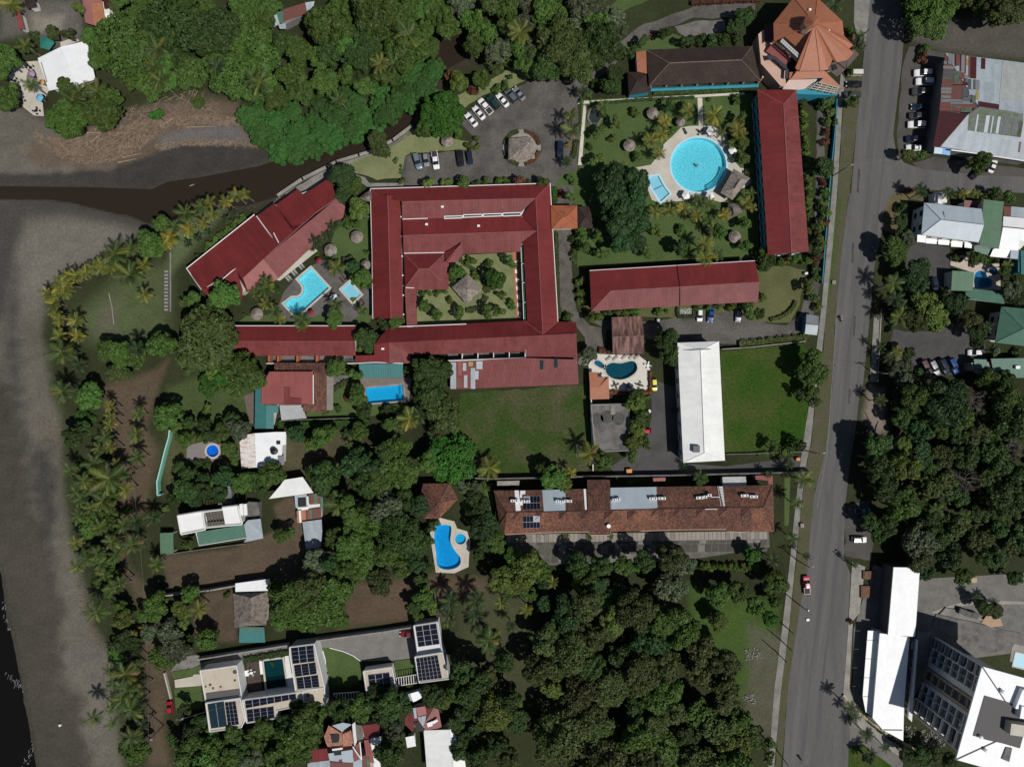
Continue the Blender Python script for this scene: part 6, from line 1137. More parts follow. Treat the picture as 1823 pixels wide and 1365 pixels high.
# ------------------------------------------------------------------ market umbrellas, loungers, tables
def umbrella(px, py, r_px, label, m, h=2.5, n=6, group=None):
    c = P(px, py, h); r = r_px / S; t = thing('umbrella', label, 'umbrella', (c[0], c[1], 0), 0, group)
    part(MB().lathe([(r, h - .25), (r * .99, h - .2), (r * .5, h + .12), (.04, h + .4)], c[:2] + (0,), n), 'canopy', m, t); part(MB().tube([(c[0], c[1], 0), (c[0], c[1], h + .4)], .04, 5), 'pole', metal, t); part(MB().lathe([(.35, .05), (.35, .16), (.06, .2)], c[:2] + (0,), 8), 'umbrella_base', darkgrey, t)
g = 'white umbrellas round the round pool'
for x, y, l in ((1050,165,'white umbrella at the north east of the round pool, near the path'),(1330,410,'white umbrella on the east deck of the round pool'),(735,985,'white umbrella south of the round pool, on the side of the children pool'),(1035,1000,'white umbrella south of the round pool, next to the long thatch')): umbrella(*q1('y8',x,y), 8.2, l, canvas, group=g)
umbrella(*q1('y7',790,215), 5.5, 'red umbrella at the top of the notched pool deck', poolred, 2.3); umbrella(*q1('y7',670,1055), 5.2, 'red umbrella by the lower end of the notched pool', poolred, 2.3); umbrella(*q1('y7',1040,820), 7.5, 'white and blue umbrella half under a palm between the two hotel pools', canvas, 2.4)
umbrella(*q1('a0',325,300), 14, 'large teal canopy umbrella above the white roofed beach bar', tealcanvas, 3.0, 5); umbrella(*q1('a0',215,520), 7.5, 'lilac umbrella on the sandy beach bar terrace', pinkcanvas, 2.4); umbrella(*q1('a0',275,685), 7, 'sky blue umbrella on the sandy beach bar terrace', bluecanvas, 2.4); umbrella(*q1('a0',290,578), 5.5, 'orange umbrella beside the wall of the beach bar', orangecanvas, 2.3); umbrella(*q1('d1',1500,505), 4, 'dark grey umbrella frame over the heart pool deck', darkgrey, 2.3)
def lounger(px, py, ang, m, label, group):
    c = P(px, py, .3); t = thing('sun_lounger', label, 'sun lounger', (c[0], c[1], .05), R(ang), group)
    part(MB().box((0, 0, .3), (1.9, .62, .06)), 'frame', wood, t); part(MB().box((-.28, 0, .37), (1.3, .58, .08)), 'mattress', m, t); part(MB().plane([(.37,-.29,.4),(.95,-.29,.72),(.95,.29,.72),(.37,.29,.4)], .07), 'backrest', m, t)
    for sx in (-.8, .8):
        for sy in (-.25, .25): part(MB().box((sx, sy, .14), (.06, .06, .28)), 'leg', wood, t)
gm, bm_, tm = plain('grey_mattress', (.3,.3,.3), .9), plain('brown_mattress', (.06,.03,.028), .9), plain('taupe_mattress', (.33,.29,.25), .9)
for x, y, l in ((535,300,'nearest the red umbrella'),(500,330,'second from the red umbrella'),(425,400,'third from the red umbrella'),(390,430,'fourth from the red umbrella'),(330,495,'fifth from the red umbrella'),(295,520,'farthest from the red umbrella')): lounger(*q1('y7',x,y), -48, gm, 'grey sun lounger along the riverside building, ' + l, 'grey loungers by the notched pool')
for x, y, l in ((1165,530,'above the square pale pool, on the notched pool side'),(1205,495,'above the square pale pool, on the tree side'),(1445,930,'below the square pale pool, on its corner side'),(1505,875,'below the square pale pool, on the red wing side')): lounger(*q1('y7',x,y), -50, bm_, 'dark brown sun lounger ' + l, 'brown loungers by the square pool')
for x, y, l in ((345,572,'first'),(425,567,'second'),(530,553,'third'),(612,552,'fourth'),(672,556,'fifth')): lounger(*q1('y6',x,y), 38, tm, l + ' taupe sun lounger from the west above the teal pool', 'loungers above the teal pool')
lounger(*q1('y6',755,760), 0, tm, 'taupe sun lounger at the east edge of the teal pool, upper of two', 'loungers east of the teal pool'); lounger(*q1('y6',755,808), 0, tm, 'taupe sun lounger at the east edge of the teal pool, lower of two', 'loungers east of the teal pool'); lounger(*q1('y8',715,170), -65, plain('charcoal_mattress', (.05,.05,.05), .9), 'lone charcoal sun lounger north of the round pool', None)
for (x, y), l in zip(Q('y4',1140,1020,1180,1030), ('shelter side', 'small pool side')): lounger(x, y, 90, bm_, f'dark lounger of the pair above the heart shaped pool, {l}', 'pair of dark loungers')
def tableset(px, py, label, group, m=blackm):
    c = P(px, py, .7); a0 = rnd.random() * 1.5; t = thing('table_set', label, 'table', (c[0], c[1], .06), a0, group)
    part(MB().lathe([(.45,.7),(.45,.76),(.05,.77)], n=10), 'table_top', m, t); part(MB().tube([(0,0,0),(0,0,.7)], .05, 5), 'table_leg', m, t)
    for k in range(4):
        a = k * math.pi / 2; x, y = .85 * math.cos(a), .85 * math.sin(a)
        mb = MB().box((x, y, .44), (.42, .42, .06), a); mb.box((x * 1.25, y * 1.25, .68), (.06, .42, .5), a); mb.box((x, y, .22), (.36, .36, .4), a); ch = part(mb, 'chair', m, t)
for x, y, l in ((105,572,'first from the top'),(125,635,'second from the top'),(150,705,'third from the top'),(255,780,'lowest'),(215,478,'beside the lilac umbrella'),(300,695,'beside the sky blue umbrella')): tableset(*q1('a0',x,y), 'black table with chairs on the sandy terrace, ' + l, 'black tables on the beach bar terrace')
for x, y, l in ((430,880,'west'),(570,890,'middle'),(710,880,'east')): tableset(*q1('y6',x,y), f'black table and chairs, {l} of three below the teal pool', 'black tables below the teal pool')
tableset(*q1('y1',955,610), 'white chairs and table on the wooden villa deck', None, white); tableset(*q1('y6',805,650), 'white folding table and chairs right of the teal pool', None, white); tableset(*q1('y8',915,180), 'black chairs and table near the path at the round pool', None)
# ------------------------------------------------------------------ vehicles
def loft(mb, st):
    """rounded body: stations (x, half width, bottom, belt, top, half width at top)"""
    rings = [[(x, -w, z0), (x, -w, zb), (x, -wt, zt), (x, -wt*.5, zt + .025), (x, wt*.5, zt + .025), (x, wt, zt), (x, w, zb), (x, w, z0)] for x, w, z0, zb, zt, wt in st]
    return mb.grid(rings)
SHAPES = {}; RIMS = {}
def car_mesh(kind):
    if kind in SHAPES: return SHAPES[kind]
    P_ = {}
    if kind == 'sedan':
        body = [(-2.2,.7,.4,.6,.8,.6),(-2.1,.82,.3,.75,.93,.72),(-1.4,.87,.25,.85,.97,.78),(.9,.87,.25,.85,.97,.78),(1.7,.84,.25,.78,.86,.72),(2.15,.74,.32,.6,.7,.6),(2.25,.6,.4,.5,.56,.5)]
        cab = [(-1.5,.74,.93,.95,.97,.68),(-.95,.74,.93,1.2,1.38,.58),(.1,.74,.93,1.22,1.42,.58),(.95,.74,.93,.95,.97,.7)]; roof = [(-.9,.57,1.37,1.39,1.41,.5),(-.4,.59,1.39,1.42,1.44,.52),(.1,.57,1.4,1.42,1.44,.5)]; wb = 1.32
    elif kind == 'hatch':
        body = [(-1.85,.72,.4,.7,.9,.62),(-1.75,.8,.3,.8,.98,.72),(.8,.82,.25,.85,.98,.74),(1.5,.8,.25,.78,.88,.68),(1.85,.68,.35,.6,.66,.56)]
        cab = [(-1.8,.7,.95,.97,1.0,.64),(-1.4,.7,.95,1.3,1.46,.57),(.1,.7,.95,1.3,1.48,.57),(.9,.7,.95,.97,.99,.66)]; roof = [(-1.4,.57,1.45,1.47,1.49,.5),(-.6,.58,1.48,1.5,1.52,.52),(.1,.56,1.47,1.49,1.51,.5)]; wb = 1.18
    elif kind == 'suv':
        body = [(-2.25,.78,.45,.8,1.0,.7),(-2.15,.88,.35,.95,1.1,.8),(.9,.92,.3,1.0,1.12,.84),(1.8,.9,.3,.92,1.04,.8),(2.25,.8,.4,.75,.84,.68)]
        cab = [(-2.2,.8,1.08,1.1,1.14,.74),(-1.95,.8,1.08,1.5,1.7,.66),(.1,.8,1.08,1.52,1.74,.66),(.95,.8,1.08,1.1,1.14,.76)]; roof = [(-1.95,.66,1.7,1.72,1.75,.6),(-.8,.67,1.73,1.76,1.79,.6),(.15,.65,1.72,1.74,1.77,.58)]; wb = 1.4
    elif kind == 'pickup':
        body = [(-2.6,.84,.5,.8,.9,.8),(-2.55,.88,.4,.9,1.0,.84),(-.75,.9,.35,.95,1.02,.86),(1.2,.9,.35,.95,1.06,.84),(2.1,.88,.35,.9,1.0,.78),(2.55,.76,.45,.75,.84,.66)]
        cab = [(-.75,.8,1.02,1.1,1.2,.72),(-.62,.8,1.02,1.45,1.66,.66),(.65,.8,1.02,1.46,1.7,.66),(1.4,.8,1.02,1.05,1.08,.76)]; roof = [(-.62,.65,1.66,1.68,1.7,.6),(0,.66,1.69,1.71,1.74,.6),(.66,.64,1.68,1.7,1.72,.58)]; wb = 1.6
    else:  # van
        body = [(-2.2,.8,.4,1.0,1.2,.76),(1.4,.84,.35,1.1,1.25,.8),(2.1,.78,.4,.9,1.0,.7)]
        cab = [(-2.15,.76,1.2,1.5,1.86,.7),(.9,.78,1.2,1.52,1.9,.7),(1.75,.76,1.15,1.2,1.22,.72)]; roof = [(-2.15,.72,1.86,1.88,1.92,.66),(-.6,.73,1.9,1.92,1.96,.66),(.95,.7,1.9,1.92,1.94,.64)]; wb = 1.3
    gls = plain('car_glass', (.012,.015,.018), .08, 0, .8); pnt = plain('car_paint_placeholder', (.5,.5,.5))
    P_['body'] = loft(MB(), body).mesh('car_body', pnt); P_['cabin_glass'] = loft(MB(), cab).mesh('car_glass', gls); P_['roof'] = loft(MB(), roof).mesh('car_roof', pnt)
    x1, x0 = body[-2][0], body[0][0]
    P_['wheel'] = [MB().tube([(sx * wb, sy * (body[2][1] - .12), .32), (sx * wb, sy * (body[2][1] + .06), .32)], .33, 12).mesh('car_wheel', blackm) for sx in (1, -1) for sy in (1, -1)]
    for i_, w_ in enumerate(P_['wheel']): sx, sy = (1, -1)[i_ // 2], (1, -1)[i_ % 2]; RIMS[w_.name] = MB().tube([(sx*wb, sy*(body[2][1]+.05), .32), (sx*wb, sy*(body[2][1]+.075), .32)], .2, 8).mesh('car_rim', metal)
    P_['headlight'] = [MB().box((x1 - .02, sy * .58, .72), (.3, .3, .14)).mesh('car_headlight', plain('lamp_glass', (.6,.62,.62), .15)) for sy in (1, -1)]
    P_['tail_light'] = [MB().box((x0 + .05, sy * .62, .82), (.16, .22, .16)).mesh('car_tail_light', plain('tail_red', (.3,.01,.01), .3)) for sy in (1, -1)]
    P_['wing_mirror'] = [MB().box((.75, sy * (body[2][1] + .1), 1.02), (.12, .2, .14)).mesh('car_mirror', blackm) for sy in (1, -1)]
    if kind == 'pickup': P_['cargo_bed'] = [MB().box((-1.68, 0, 1.03), (1.62, 1.5, .06)).mesh('car_bed', plain('bed_liner', (.03,.03,.032), .8))]
    SHAPES[kind] = P_
    return P_
PAINT = dict(white=plain('paint_white', (.78,.78,.77), .25), silver=plain('paint_silver', (.36,.38,.4), .3, .5), grey=plain('paint_grey', (.16,.18,.2), .3, .4), bluegrey=plain('paint_blue_grey', (.2,.25,.3), .3, .4), black=plain('paint_black', (.012,.012,.014), .2), navy=plain('paint_navy', (.012,.022,.05), .22), dgreen=plain('paint_dark_green', (.01,.045,.04), .25), blue=plain('paint_blue', (.01,.06,.24), .25), red=plain('paint_red', (.4,.015,.03), .25), dred=plain('paint_dark_red', (.2,.015,.025), .25), yellow=plain('paint_yellow', (.75,.72,.1), .3), pink=plain('paint_crimson', (.42,.02,.06), .3), teal=plain('paint_teal', (.1,.3,.36), .3), maroon=plain('paint_maroon', (.1,.05,.055), .3), cream=plain('paint_cream', (.6,.57,.5), .4), dgrey=plain('paint_charcoal', (.05,.052,.055), .25))
def car(px, py, ang, kind, col, label, group=None, s=1.0):
    c = P(px, py, .9); t = thing('parked_car' if kind != 'pickup' else 'pickup_truck', label, 'car' if kind != 'pickup' else 'pickup', (c[0], c[1], .03), R(ang), group)
    t.scale = (s, s, s); pr = car_mesh(kind)
    for nm, me in pr.items():
        for m_ in (me if isinstance(me, list) else [me]):
            o = bpy.data.objects.new(nm, m_); COL.objects.link(o); o.parent = t; ORG[o.name] = (0,0,0)
            if nm in ('body', 'roof'): paint(o, PAINT[col])
            if nm == 'wheel': f = bpy.data.objects.new('rim', RIMS[m_.name]); COL.objects.link(f); f.parent = o
g = 'cars in the slanted row of the hotel car park'
for x, y, k, c_, l in ((839,213.5,'sedan','white','white saloon, lowest car of the slanted row'),(852.5,201,'sedan','white','white saloon with dark rear window, second lowest of the slanted row'),(864,189.5,'pickup','white','white pickup with an open bed in the slanted row'),(877.8,182,'suv','dgreen','dark green estate car in the slanted row'),(894.8,178.5,'sedan','white','white saloon between the dark green and the grey slanted cars'),(909.7,170,'suv','grey','grey car second from the top end of the slanted row'),(924,167,'sedan','silver','silver saloon at the top end of the slanted row')): car(x, y, 130, k, c_, l, g, 1.06)
g = 'cars along the pale lawn'
for x, y, a, k, c_, l in ((743,287,-73,'suv','bluegrey','blue-grey car, first of three beside the pale lawn shrubs'),(758.3,284.5,-82,'hatch','silver','silver hatchback between the blue-grey car and the white pickup'),(775,285,-81,'pickup','white','white pickup third in the row below the pale lawn'),(819.3,281.8,-84,'suv','black','black car on its own space left of the navy hatchback'),(835.8,280.5,-81,'hatch','navy','navy hatchback last in the row below the pale lawn')): car(x, y, a, k, c_, l, g, 1.06)
car(997,265.5,-90,'suv','navy','navy blue car parked between the thatched island and the white garden path', None, 1.05)
g = 'cars below the red wing'
car(1246,561,-92,'hatch','white','white van-like hatchback beside the square planter below the red wing', g); car(1265.5,560,-95,'sedan','blue','shiny blue saloon below the red wing', g); car(1315,559.5,-95,'sedan','grey','grey saloon alone at the right below the red wing', g)
car(1165,684.5,-88,'hatch','yellow','bright yellow hatchback beside the teal pool terrace'); car(1152,767,0,'van','red','small red vehicle half under the yellow-green trees of the service yard', None, .7); car(1153,734,30,'hatch','white','white car nose showing from the trees of the service yard', None, .6)
g = 'cars between the corner building and the road'
car(1522,130,180,'van','cream','cream van in front of the orange corner building', g, .95); car(1520.5,149.5,180,'sedan','black','black saloon in front of the orange corner building', g, 1.06); car(1517.5,168.5,180,'pickup','dgrey','charcoal pickup in front of the orange corner building', g)
g = 'cars along the patchwork roofed hall'
for x, y, k, c_, l in ((1642.5,130.2,'suv','white','white estate with a black roof hatch, top of the row by the patchwork hall'),(1645.5,145.5,'suv','white','white off-roader second from the top by the patchwork hall'),(1638.5,163.3,'suv','dgrey','charcoal car third from the top by the patchwork hall'),(1636,190,'sedan','navy','navy saloon in the middle of the row by the patchwork hall'),(1634,206,'pickup','dgrey','charcoal pickup in the middle of the row by the patchwork hall'),(1631.5,222,'suv','white','white long estate just under the charcoal pickup by the patchwork hall'),(1628.5,247.7,'pickup','navy','navy pickup second from the bottom by the patchwork hall'),(1627.5,262.7,'sedan','white','white saloon at the bottom of the row by the patchwork hall')): car(x, y, 180, k, c_, l, g, 1.12 if k == 'suv' else 1.02)
car(1768,295,68,'sedan','white','white saloon standing at the side road beside the round tree'); car(1739,307,50,'sedan','navy','dark saloon almost hidden under the side road tree')
car(1664.5,507,-75,'suv','navy','navy car in the shade beside the square green shelter')
g = 'cars in the shaded yard'
for x, y, c_, l in ((1648,654,'maroon','maroon car, first of four in tree shade in the dark yard'),(1662.7,655,'silver','silver estate, second of four in tree shade in the dark yard'),(1680.5,652,'navy','navy car, third of four in tree shade in the dark yard'),(1697.5,651,'blue','blue car, last of four in tree shade in the dark yard')): car(x, y, -62, 'suv', c_, l, g, 1.1)
car(1735.7,627.5,180,'hatch','white','white hatchback with a dark windscreen beside the low green house', None, 1.1)
car(1536.5,909,0,'pickup','teal','teal and white taxi pickup on the gravel strip beside the road', None, .9); car(1530,960.5,0,'suv','white','white off-roader on the gravel strip below the teal pickup', None, .95)
car(1436,1041,94,'pickup','pink','crimson pickup driving on the main road', None, 1.05); car(302,1259,100,'hatch','red','small bright red car at the villa gate by the beach track', None, .95); car(725,1128.5,180,'sedan','dred','dark red saloon parked in the villa court')
# motorbikes with riders
def rider(px, py, ang, label, shirt):
    c = P(px, py, .8); t = thing('motorcycle', label, 'motorcycle', (c[0], c[1], .03), R(ang))
    for sx in (.65, -.65): part(MB().tube([(sx,-.06,.3),(sx,.06,.3)], .3, 12), 'wheel', blackm, t)
    part(MB().box((.05,0,.62), (.9,.24,.3)), 'engine_body', darkgrey, t); part(MB().box((-.4,0,.8), (.7,.26,.1)), 'seat', blackm, t); part(MB().tube([(.5,-.35,1.02),(.55,0,1.0),(.5,.35,1.02)], .03, 5), 'handlebar', metal, t)
    h = thing('person', label.replace('motorcycle', 'rider').replace('driving', 'sitting astride a motorcycle'), 'person', (c[0], c[1], .03), R(ang))
    me = bpy.data.meshes.new('rider_body'); v = [(-.3,0,.86),(-.22,0,1.1),(-.1,0,1.38),(-.04,0,1.52),(.02,0,1.66),(.0,.2,1.36),(.24,.3,1.18),(.46,.3,1.06),(.0,-.2,1.36),(.24,-.3,1.18),(.46,-.3,1.06),(.12,.2,.84),(.1,.22,.42),(.12,-.2,.84),(.1,-.22,.42)]
    me.from_pydata(v, [(0,1),(1,2),(2,3),(3,4),(2,5),(5,6),(6,7),(2,8),(8,9),(9,10),(0,11),(11,12),(0,13),(13,14)], [])
    o = bpy.data.objects.new('body', me); COL.objects.link(o); o.parent = h; ORG[o.name] = (0,0,0); me.materials.append(shirt)
    m = o.modifiers.new('skin', 'SKIN'); o.modifiers.new('sub', 'SUBSURF').render_levels = 1
    for i, s_ in enumerate((.17,.18,.19,.08,.12,.09,.06,.045,.09,.06,.045,.1,.07,.1,.07)): me.skin_vertices[0].data[i].radius = (s_, s_)
    me.skin_vertices[0].data[0].use_root = True
    part(MB().lathe([(.05,1.5),(.15,1.58),(.16,1.7),(.1,1.82),(.02,1.86)], (.03,0,0), 10), 'helmet', blackm, h)
rider(1497.5,566.5,100,'dark motorcycle driving on the main road near the curved hedge', plain('white_shirt', (.6,.6,.6), .9)); rider(1425.5,1350,110,'dark motorcycle driving on the main road at the bottom edge', plain('tan_shirt', (.35,.2,.08), .9))
# ------------------------------------------------------------------ poles, wires, walls, fences
def pole(px, py, h, label, arm=0.0, lamp=False, trafo=False, m=timber, cat='utility pole', arm_ang=0):
    c = P(px, py, h); t = thing('utility_pole' if not lamp else 'street_lamp', label, cat if not lamp else 'street lamp', (c[0], c[1], 0))
    part(MB().tube([(c[0], c[1], 0), (c[0], c[1], h)], [.17, .11], 7), 'pole', m, t)
    if arm:
        d = (math.cos(R(arm_ang)) * arm / 2, math.sin(R(arm_ang)) * arm / 2)
        for dz in (-.5, -1.2): part(MB().box((c[0], c[1], h + dz), (arm, .12, .12), R(arm_ang)), 'cross_arm', conc_dark, t)
        for k in (-.9, 0, .9): part(MB().lathe([(.07, h - .42), (.09, h - .25), (.03, h - .18)], (c[0] + d[0] * k, c[1] + d[1] * k, 0), 7), 'insulator', conc_dark, t)
    if lamp: part(MB().tube([(c[0], c[1], h - .6), (c[0] + .9, c[1] + .25, h - .1)], .05, 5), 'lamp_arm', metal, t); part(MB().box((c[0] + 1.0, c[1] + .27, h - .08), (.7, .4, .16), .25), 'lamp_head', concrete, t)
    if trafo: part(MB().lathe([(.32, h - 2.4), (.34, h - 1.5), (.1, h - 1.4)], (c[0] + .5, c[1] - .1, 0), 10), 'transformer', metal, t)
    return (c[0], c[1], h)
pa = pole(1511,295,9.5,'street lamp pole at the side road junction, lamp over the grass', 2.2, True); pb = pole(1487,650,10,'utility pole with crossarms beside the round road-side tree', 3.2); pc = pole(1585,665,9,'utility pole with crossarms in the shade of the dark yard trees', 3.0); pd_ = pole(1461,808,9.5,'street lamp pole next to the bright green field corner', 2.4, True); pe = pole(1441,1010,9.5,'street lamp pole opposite the forecourt on the gravel strip', 2.4, True); pf = pole(1440,1089,10,'utility pole with a grey transformer beside the crimson pickup', 2.6, trafo=True, arm_ang=-40)
pg = pole(1411,1159,8.5,'plain timber pole in the roadside grass, middle of three',); ph = pole(1413,1128,8.5,'plain timber pole in the roadside grass, top of three'); pi_ = pole(1401,1179,8.5,'plain timber pole in the roadside grass, bottom of three'); pj = pole(1403,1362,9.5,'timber pole at the very bottom of the road verge')
pk = pole(263,1318,9,'lamp topped pole on the beach track near the bottom', 1.8, True); pl_ = pole(316,1283,8.5,'utility pole with a transformer near the red car at the villa', 2, trafo=True); pm = pole(1548,52,9,'timber pole leaning over the sidewalk at the top of the road', 0); pn = pole(1523,1008,7,'thin lamp post on the forecourt sidewalk', 0, True)
po_ = pole(232,835,8,'slim pole on the beach track beside the green mesh fence'); pp_ = pole(216,955,8,'slim pole on the beach track near the green carport')
def wire(a, c, label, r_=.016, sag=1.0):
    pts = [tuple(np.array(lerp(a, c, k / 10)) - np.array([0, 0, .35 + sag * 4 * (k / 10) * (1 - k / 10)])) for k in range(11)]
    single(MB().tube(pts, r_, 3), 'power_cable', plain('cable_grey', (.15,.15,.15), .6), label, 'cable')
wire(pa, P(1600,279,7), 'cable across the road at the side road junction'); wire(pb, pc, 'cable crossing the main road into the dark yard'); wire(pa, pb, 'long cable along the verge from the junction lamp southward', .014, 2); wire(pb, pd_, 'cable along the road between the round tree and the field corner', .014, 2); wire(pd_, pe, 'cable along the road beside the row of tiled houses', .014, 2); wire(pe, pf, 'short cable to the transformer pole by the crimson pickup', .025); wire(pk, po_, 'cable above the palms along the beach track', .014, 2.5); wire(pl_, P(470,1240,7), 'cable from the villa transformer pole eastward', .025)
wire(pk, P(272,1365,8.5), 'short cable running off the bottom edge by the beach track', .04)
def wall(name, label, pxs, h, m, th=.22, coping=None, cat='wall'):
    g_ = [P(x, y)[:2] for x, y in pxs]; t = thing(name, label, cat, (*g_[0], 0))
    for a, c in zip(g_[:-1], g_[1:]):
        l = math.hypot(c[0]-a[0], c[1]-a[1]); an = math.atan2(c[1]-a[1], c[0]-a[0]); mid = ((a[0]+c[0])/2, (a[1]+c[1])/2)
        part(MB().box((*mid, h/2), (l, th, h), an), 'wall_panel', m, t)
        if coping: part(MB().box((*mid, h + .05), (l + th * .6, th + .12, .1), an), 'coping', coping, t)
    return t
wall('boundary_wall', 'long grey boundary wall along the brown yard above the thatched house', [(296,1056),(380,1046),(420,1039),(470,1028)], 2.6, concrete, .3, concrete)
wall('boundary_wall', 'white villa wall running past the teal canopy', Q('y1',440,445,600,420,850,378,1340,302), 2.4, vwall, .25, concrete); wall('boundary_wall', 'white villa wall along the top of the paved court', Q('y2',30,265,320,225,590,190,835,150), 2.4, vwall, .25, concrete)
wall('boundary_wall', 'low white wall curving under the big pointed lawn of the villa', Q('y2',130,345,250,377,330,412,400,462), .3, white, .2); wall('boundary_wall', 'winding low white edge along the left side of the villa lawn', Q('y2',72,370,95,450,95,520,115,600,125,690), .35, white, .18)
wall('boundary_wall', 'cream gate wall of the villa on the beach track', Q('y1',85,600,110,700,135,800,150,860), 1.0, cream, .35)
wall('river_wall', 'stone flood wall along the river beneath the pale lawn', [(497,349),(540,320),(583,299),(600,290),(640,278),(664,271),(700,252),(733,227)], .9, stone, .8, concrete); wall('river_wall', 'second stone wall edging the pale lawn by the great round tree', [(668,277),(700,259),(738,233)], .5, stone, .5)
wall('boundary_wall', 'dark boundary wall between the rough field and the tiled row', [(815,848),(880,850),(1040,846),(1190,844),(1350,840),(1440,838)], 2.6, conc_dark, .25, conc_dark); wall('boundary_wall', 'white wall on the east side of the rough field', [(1050,686),(1053,760),(1054,836)], 2.6, whitewall, .25)
wall('boundary_wall', 'grey wall along the top of the bright green field', [(1282,622),(1330,619),(1430,608)], 2.0, concrete, .25); wall('boundary_wall', 'low wall along the lower edge of the bright green field', [(1290,808),(1360,806),(1432,803)], 1.0, conc_dark, .2)
wall('boundary_wall', 'turquoise boundary wall between the service lane and the flower strip, upper part', [(1486,180),(1482,240),(1476,300),(1472,345)], 1.6, turq, .2); wall('boundary_wall', 'turquoise boundary wall between the service lane and the flower strip, lower part', [(1472,352),(1468,400),(1464,450),(1460,505)], 1.6, turq, .2)
wall('boundary_wall', 'long dark wall under the red square roof house', Q('z5',395,818,700,805,1000,795), 1.8, conc_dark, .25); wall('boundary_wall', 'white edged wall south of the courtyard hotel along the brown tiles', Q('z5',290,378,640,376,960,378), 1.4, whitewall, .2)
wall('boundary_wall', 'grey wall along the south side of the brown yard', [(300,985),(370,975),(440,966)], 1.2, conc_dark, .2); wall('boundary_wall', 'garden wall between the dirt clearing and the dense palms', [(775,1050),(780,1100),(782,1140)], 1.8, conc_dark, .2)
wall('kerb_wall', 'sand coloured low wall curving round the hotel forecourt corner', Q('z8',0,880,40,930,120,1010,250,1110,380,1190,470,1240), .6, mat('sand_wall', (.4,.34,.25), .9), .7); wall('garden_wall', 'terracotta low wall below the lounge terrace hedge', Q('y6',345,968,560,985,835,975,828,725), .9, mat('terracotta_wall', (.3,.07,.03), .8), .35)
wall('rail_line', 'pale low pipe rail beside the step slabs on the beach lawn', [(304.5,450),(304.5,556)], .5, concrete, .22, None, 'rail'); wall('rail_line', 'pale bent pipe lying on the bare beach lawn', Q('a1',768,720,790,820,803,940), .12, concrete, .2, None, 'pipe')
for v, l in (((1210,1340,1345,1040),'x'),): pass
mesh_f = thing('fence', 'long sea green mesh fence on the grass beside the beach track', 'fence', P(*q1('a2',1180,540))); seg = [P(*q, 0) for q in Q('a2',1216,335,1210,385,1185,470,1155,590,1128,695,1132,790,1155,785)]
for a, c in zip(seg[:-1], seg[1:]):
    l = math.hypot(c[0]-a[0], c[1]-a[1]); an = math.atan2(c[1]-a[1], c[0]-a[0]); mid = ((a[0]+c[0])/2, (a[1]+c[1])/2)
    part(MB().box((*mid, 1.0), (l, .5, 1.7), an), 'mesh_panel', plain('sea_green_mesh', (.14,.42,.33), .7), mesh_f); part(MB().tube([(*a[:2], 0), (*a[:2], 2.1)], .07, 5), 'fence_post', white, mesh_f); part(MB().tube([(*a[:2], 2.0), (*c[:2], 2.0)], .06, 4), 'top_rail', white, mesh_f)
# small single things
def box_thing(name, px, py, d, rz, m, label, cat, h0=.03):
    c = P(px, py, h0 + d[2]); t = thing(name, label, cat, (c[0], c[1], 0)); part(MB().box((c[0], c[1], h0 + d[2]/2), d, rz), 'body', m, t); part(MB().box((c[0], c[1], h0 + d[2] + .03), (d[0]*.8, d[1]*.8, .06), rz), 'lid', m, t)
box_thing('skip_bin', *q1('c2',832,628), (1.6,1.3,1.2), .1, orangeobj, 'bright orange skip bin by the wall of the service yard', 'bin'); box_thing('utility_box', *q1('d2',230,543), (1.1,.8,1.0), 0, orangeobj, 'red-orange box at the corner of the bright green field', 'utility box'); box_thing('utility_box', *q1('d2',258,1010), (1.0,1.2,.8), 0, concrete, 'pale concrete box on the sidewalk near the tiled row', 'utility box'); box_thing('utility_box', *q1('d1',482,642), (1.1,1.1,.5), 0, concrete, 'square concrete chamber on the green verge', 'utility box'); box_thing('utility_box', *q1('d3',298,328), (.9,.7,.3), 0, white, 'white lid on the roadway by the transformer pole', 'utility box')
box_thing('sign_box', *q1('d1',288,580), (.9,.6,1.2), .3, white, 'white sign box at the corner of the dry grass plot', 'sign'); box_thing('garden_bench', *q1('d0',605,264), (1.9,1.0,.6), .3, plain('pink_paint', (.45,.15,.14)), 'pink painted bench under shrubs beside the corner building', 'bench'); box_thing('barrel_planter', *q1('a3',420,1072), (.6,.6,.5), .2, white, 'white crate lying alone on the wet beach', 'crate')
box_thing('recycling_bin', *q1('c1',1038,912), (.8,1.0,1.1), .1, metal, 'grey bin beside the rusty workshop', 'bin'); box_thing('wood_stack', *q1('z8',168,200), (4,3.6,.6), 0, mat('firewood', (.18,.1,.06), .9, .5, 2, 6), 'lower stack of brown timber on the forecourt', 'timber stack'); box_thing('wood_stack', *q1('z8',178,88), (3.6,2.4,.6), 0, mat('firewood', (.18,.1,.06)), 'upper stack of brown timber on the forecourt', 'timber stack')
box_thing('skip_bin', *q1('z8',868,120), (2.4,1.6,.9), 0, plain('ochre_box', (.25,.17,.07)), 'ochre crate at the end of the forecourt lane', 'crate')
for (x, y), l in zip(Q('z8',800,332,842,348,884,358), ('west', 'middle', 'east')): box_thing('vent_box', x, y, (2.0,1.6,1.0), -.3, darkgrey, f'dark vent box on the stepped terrace by the hotel, {l} of three', 'vent box', .5)
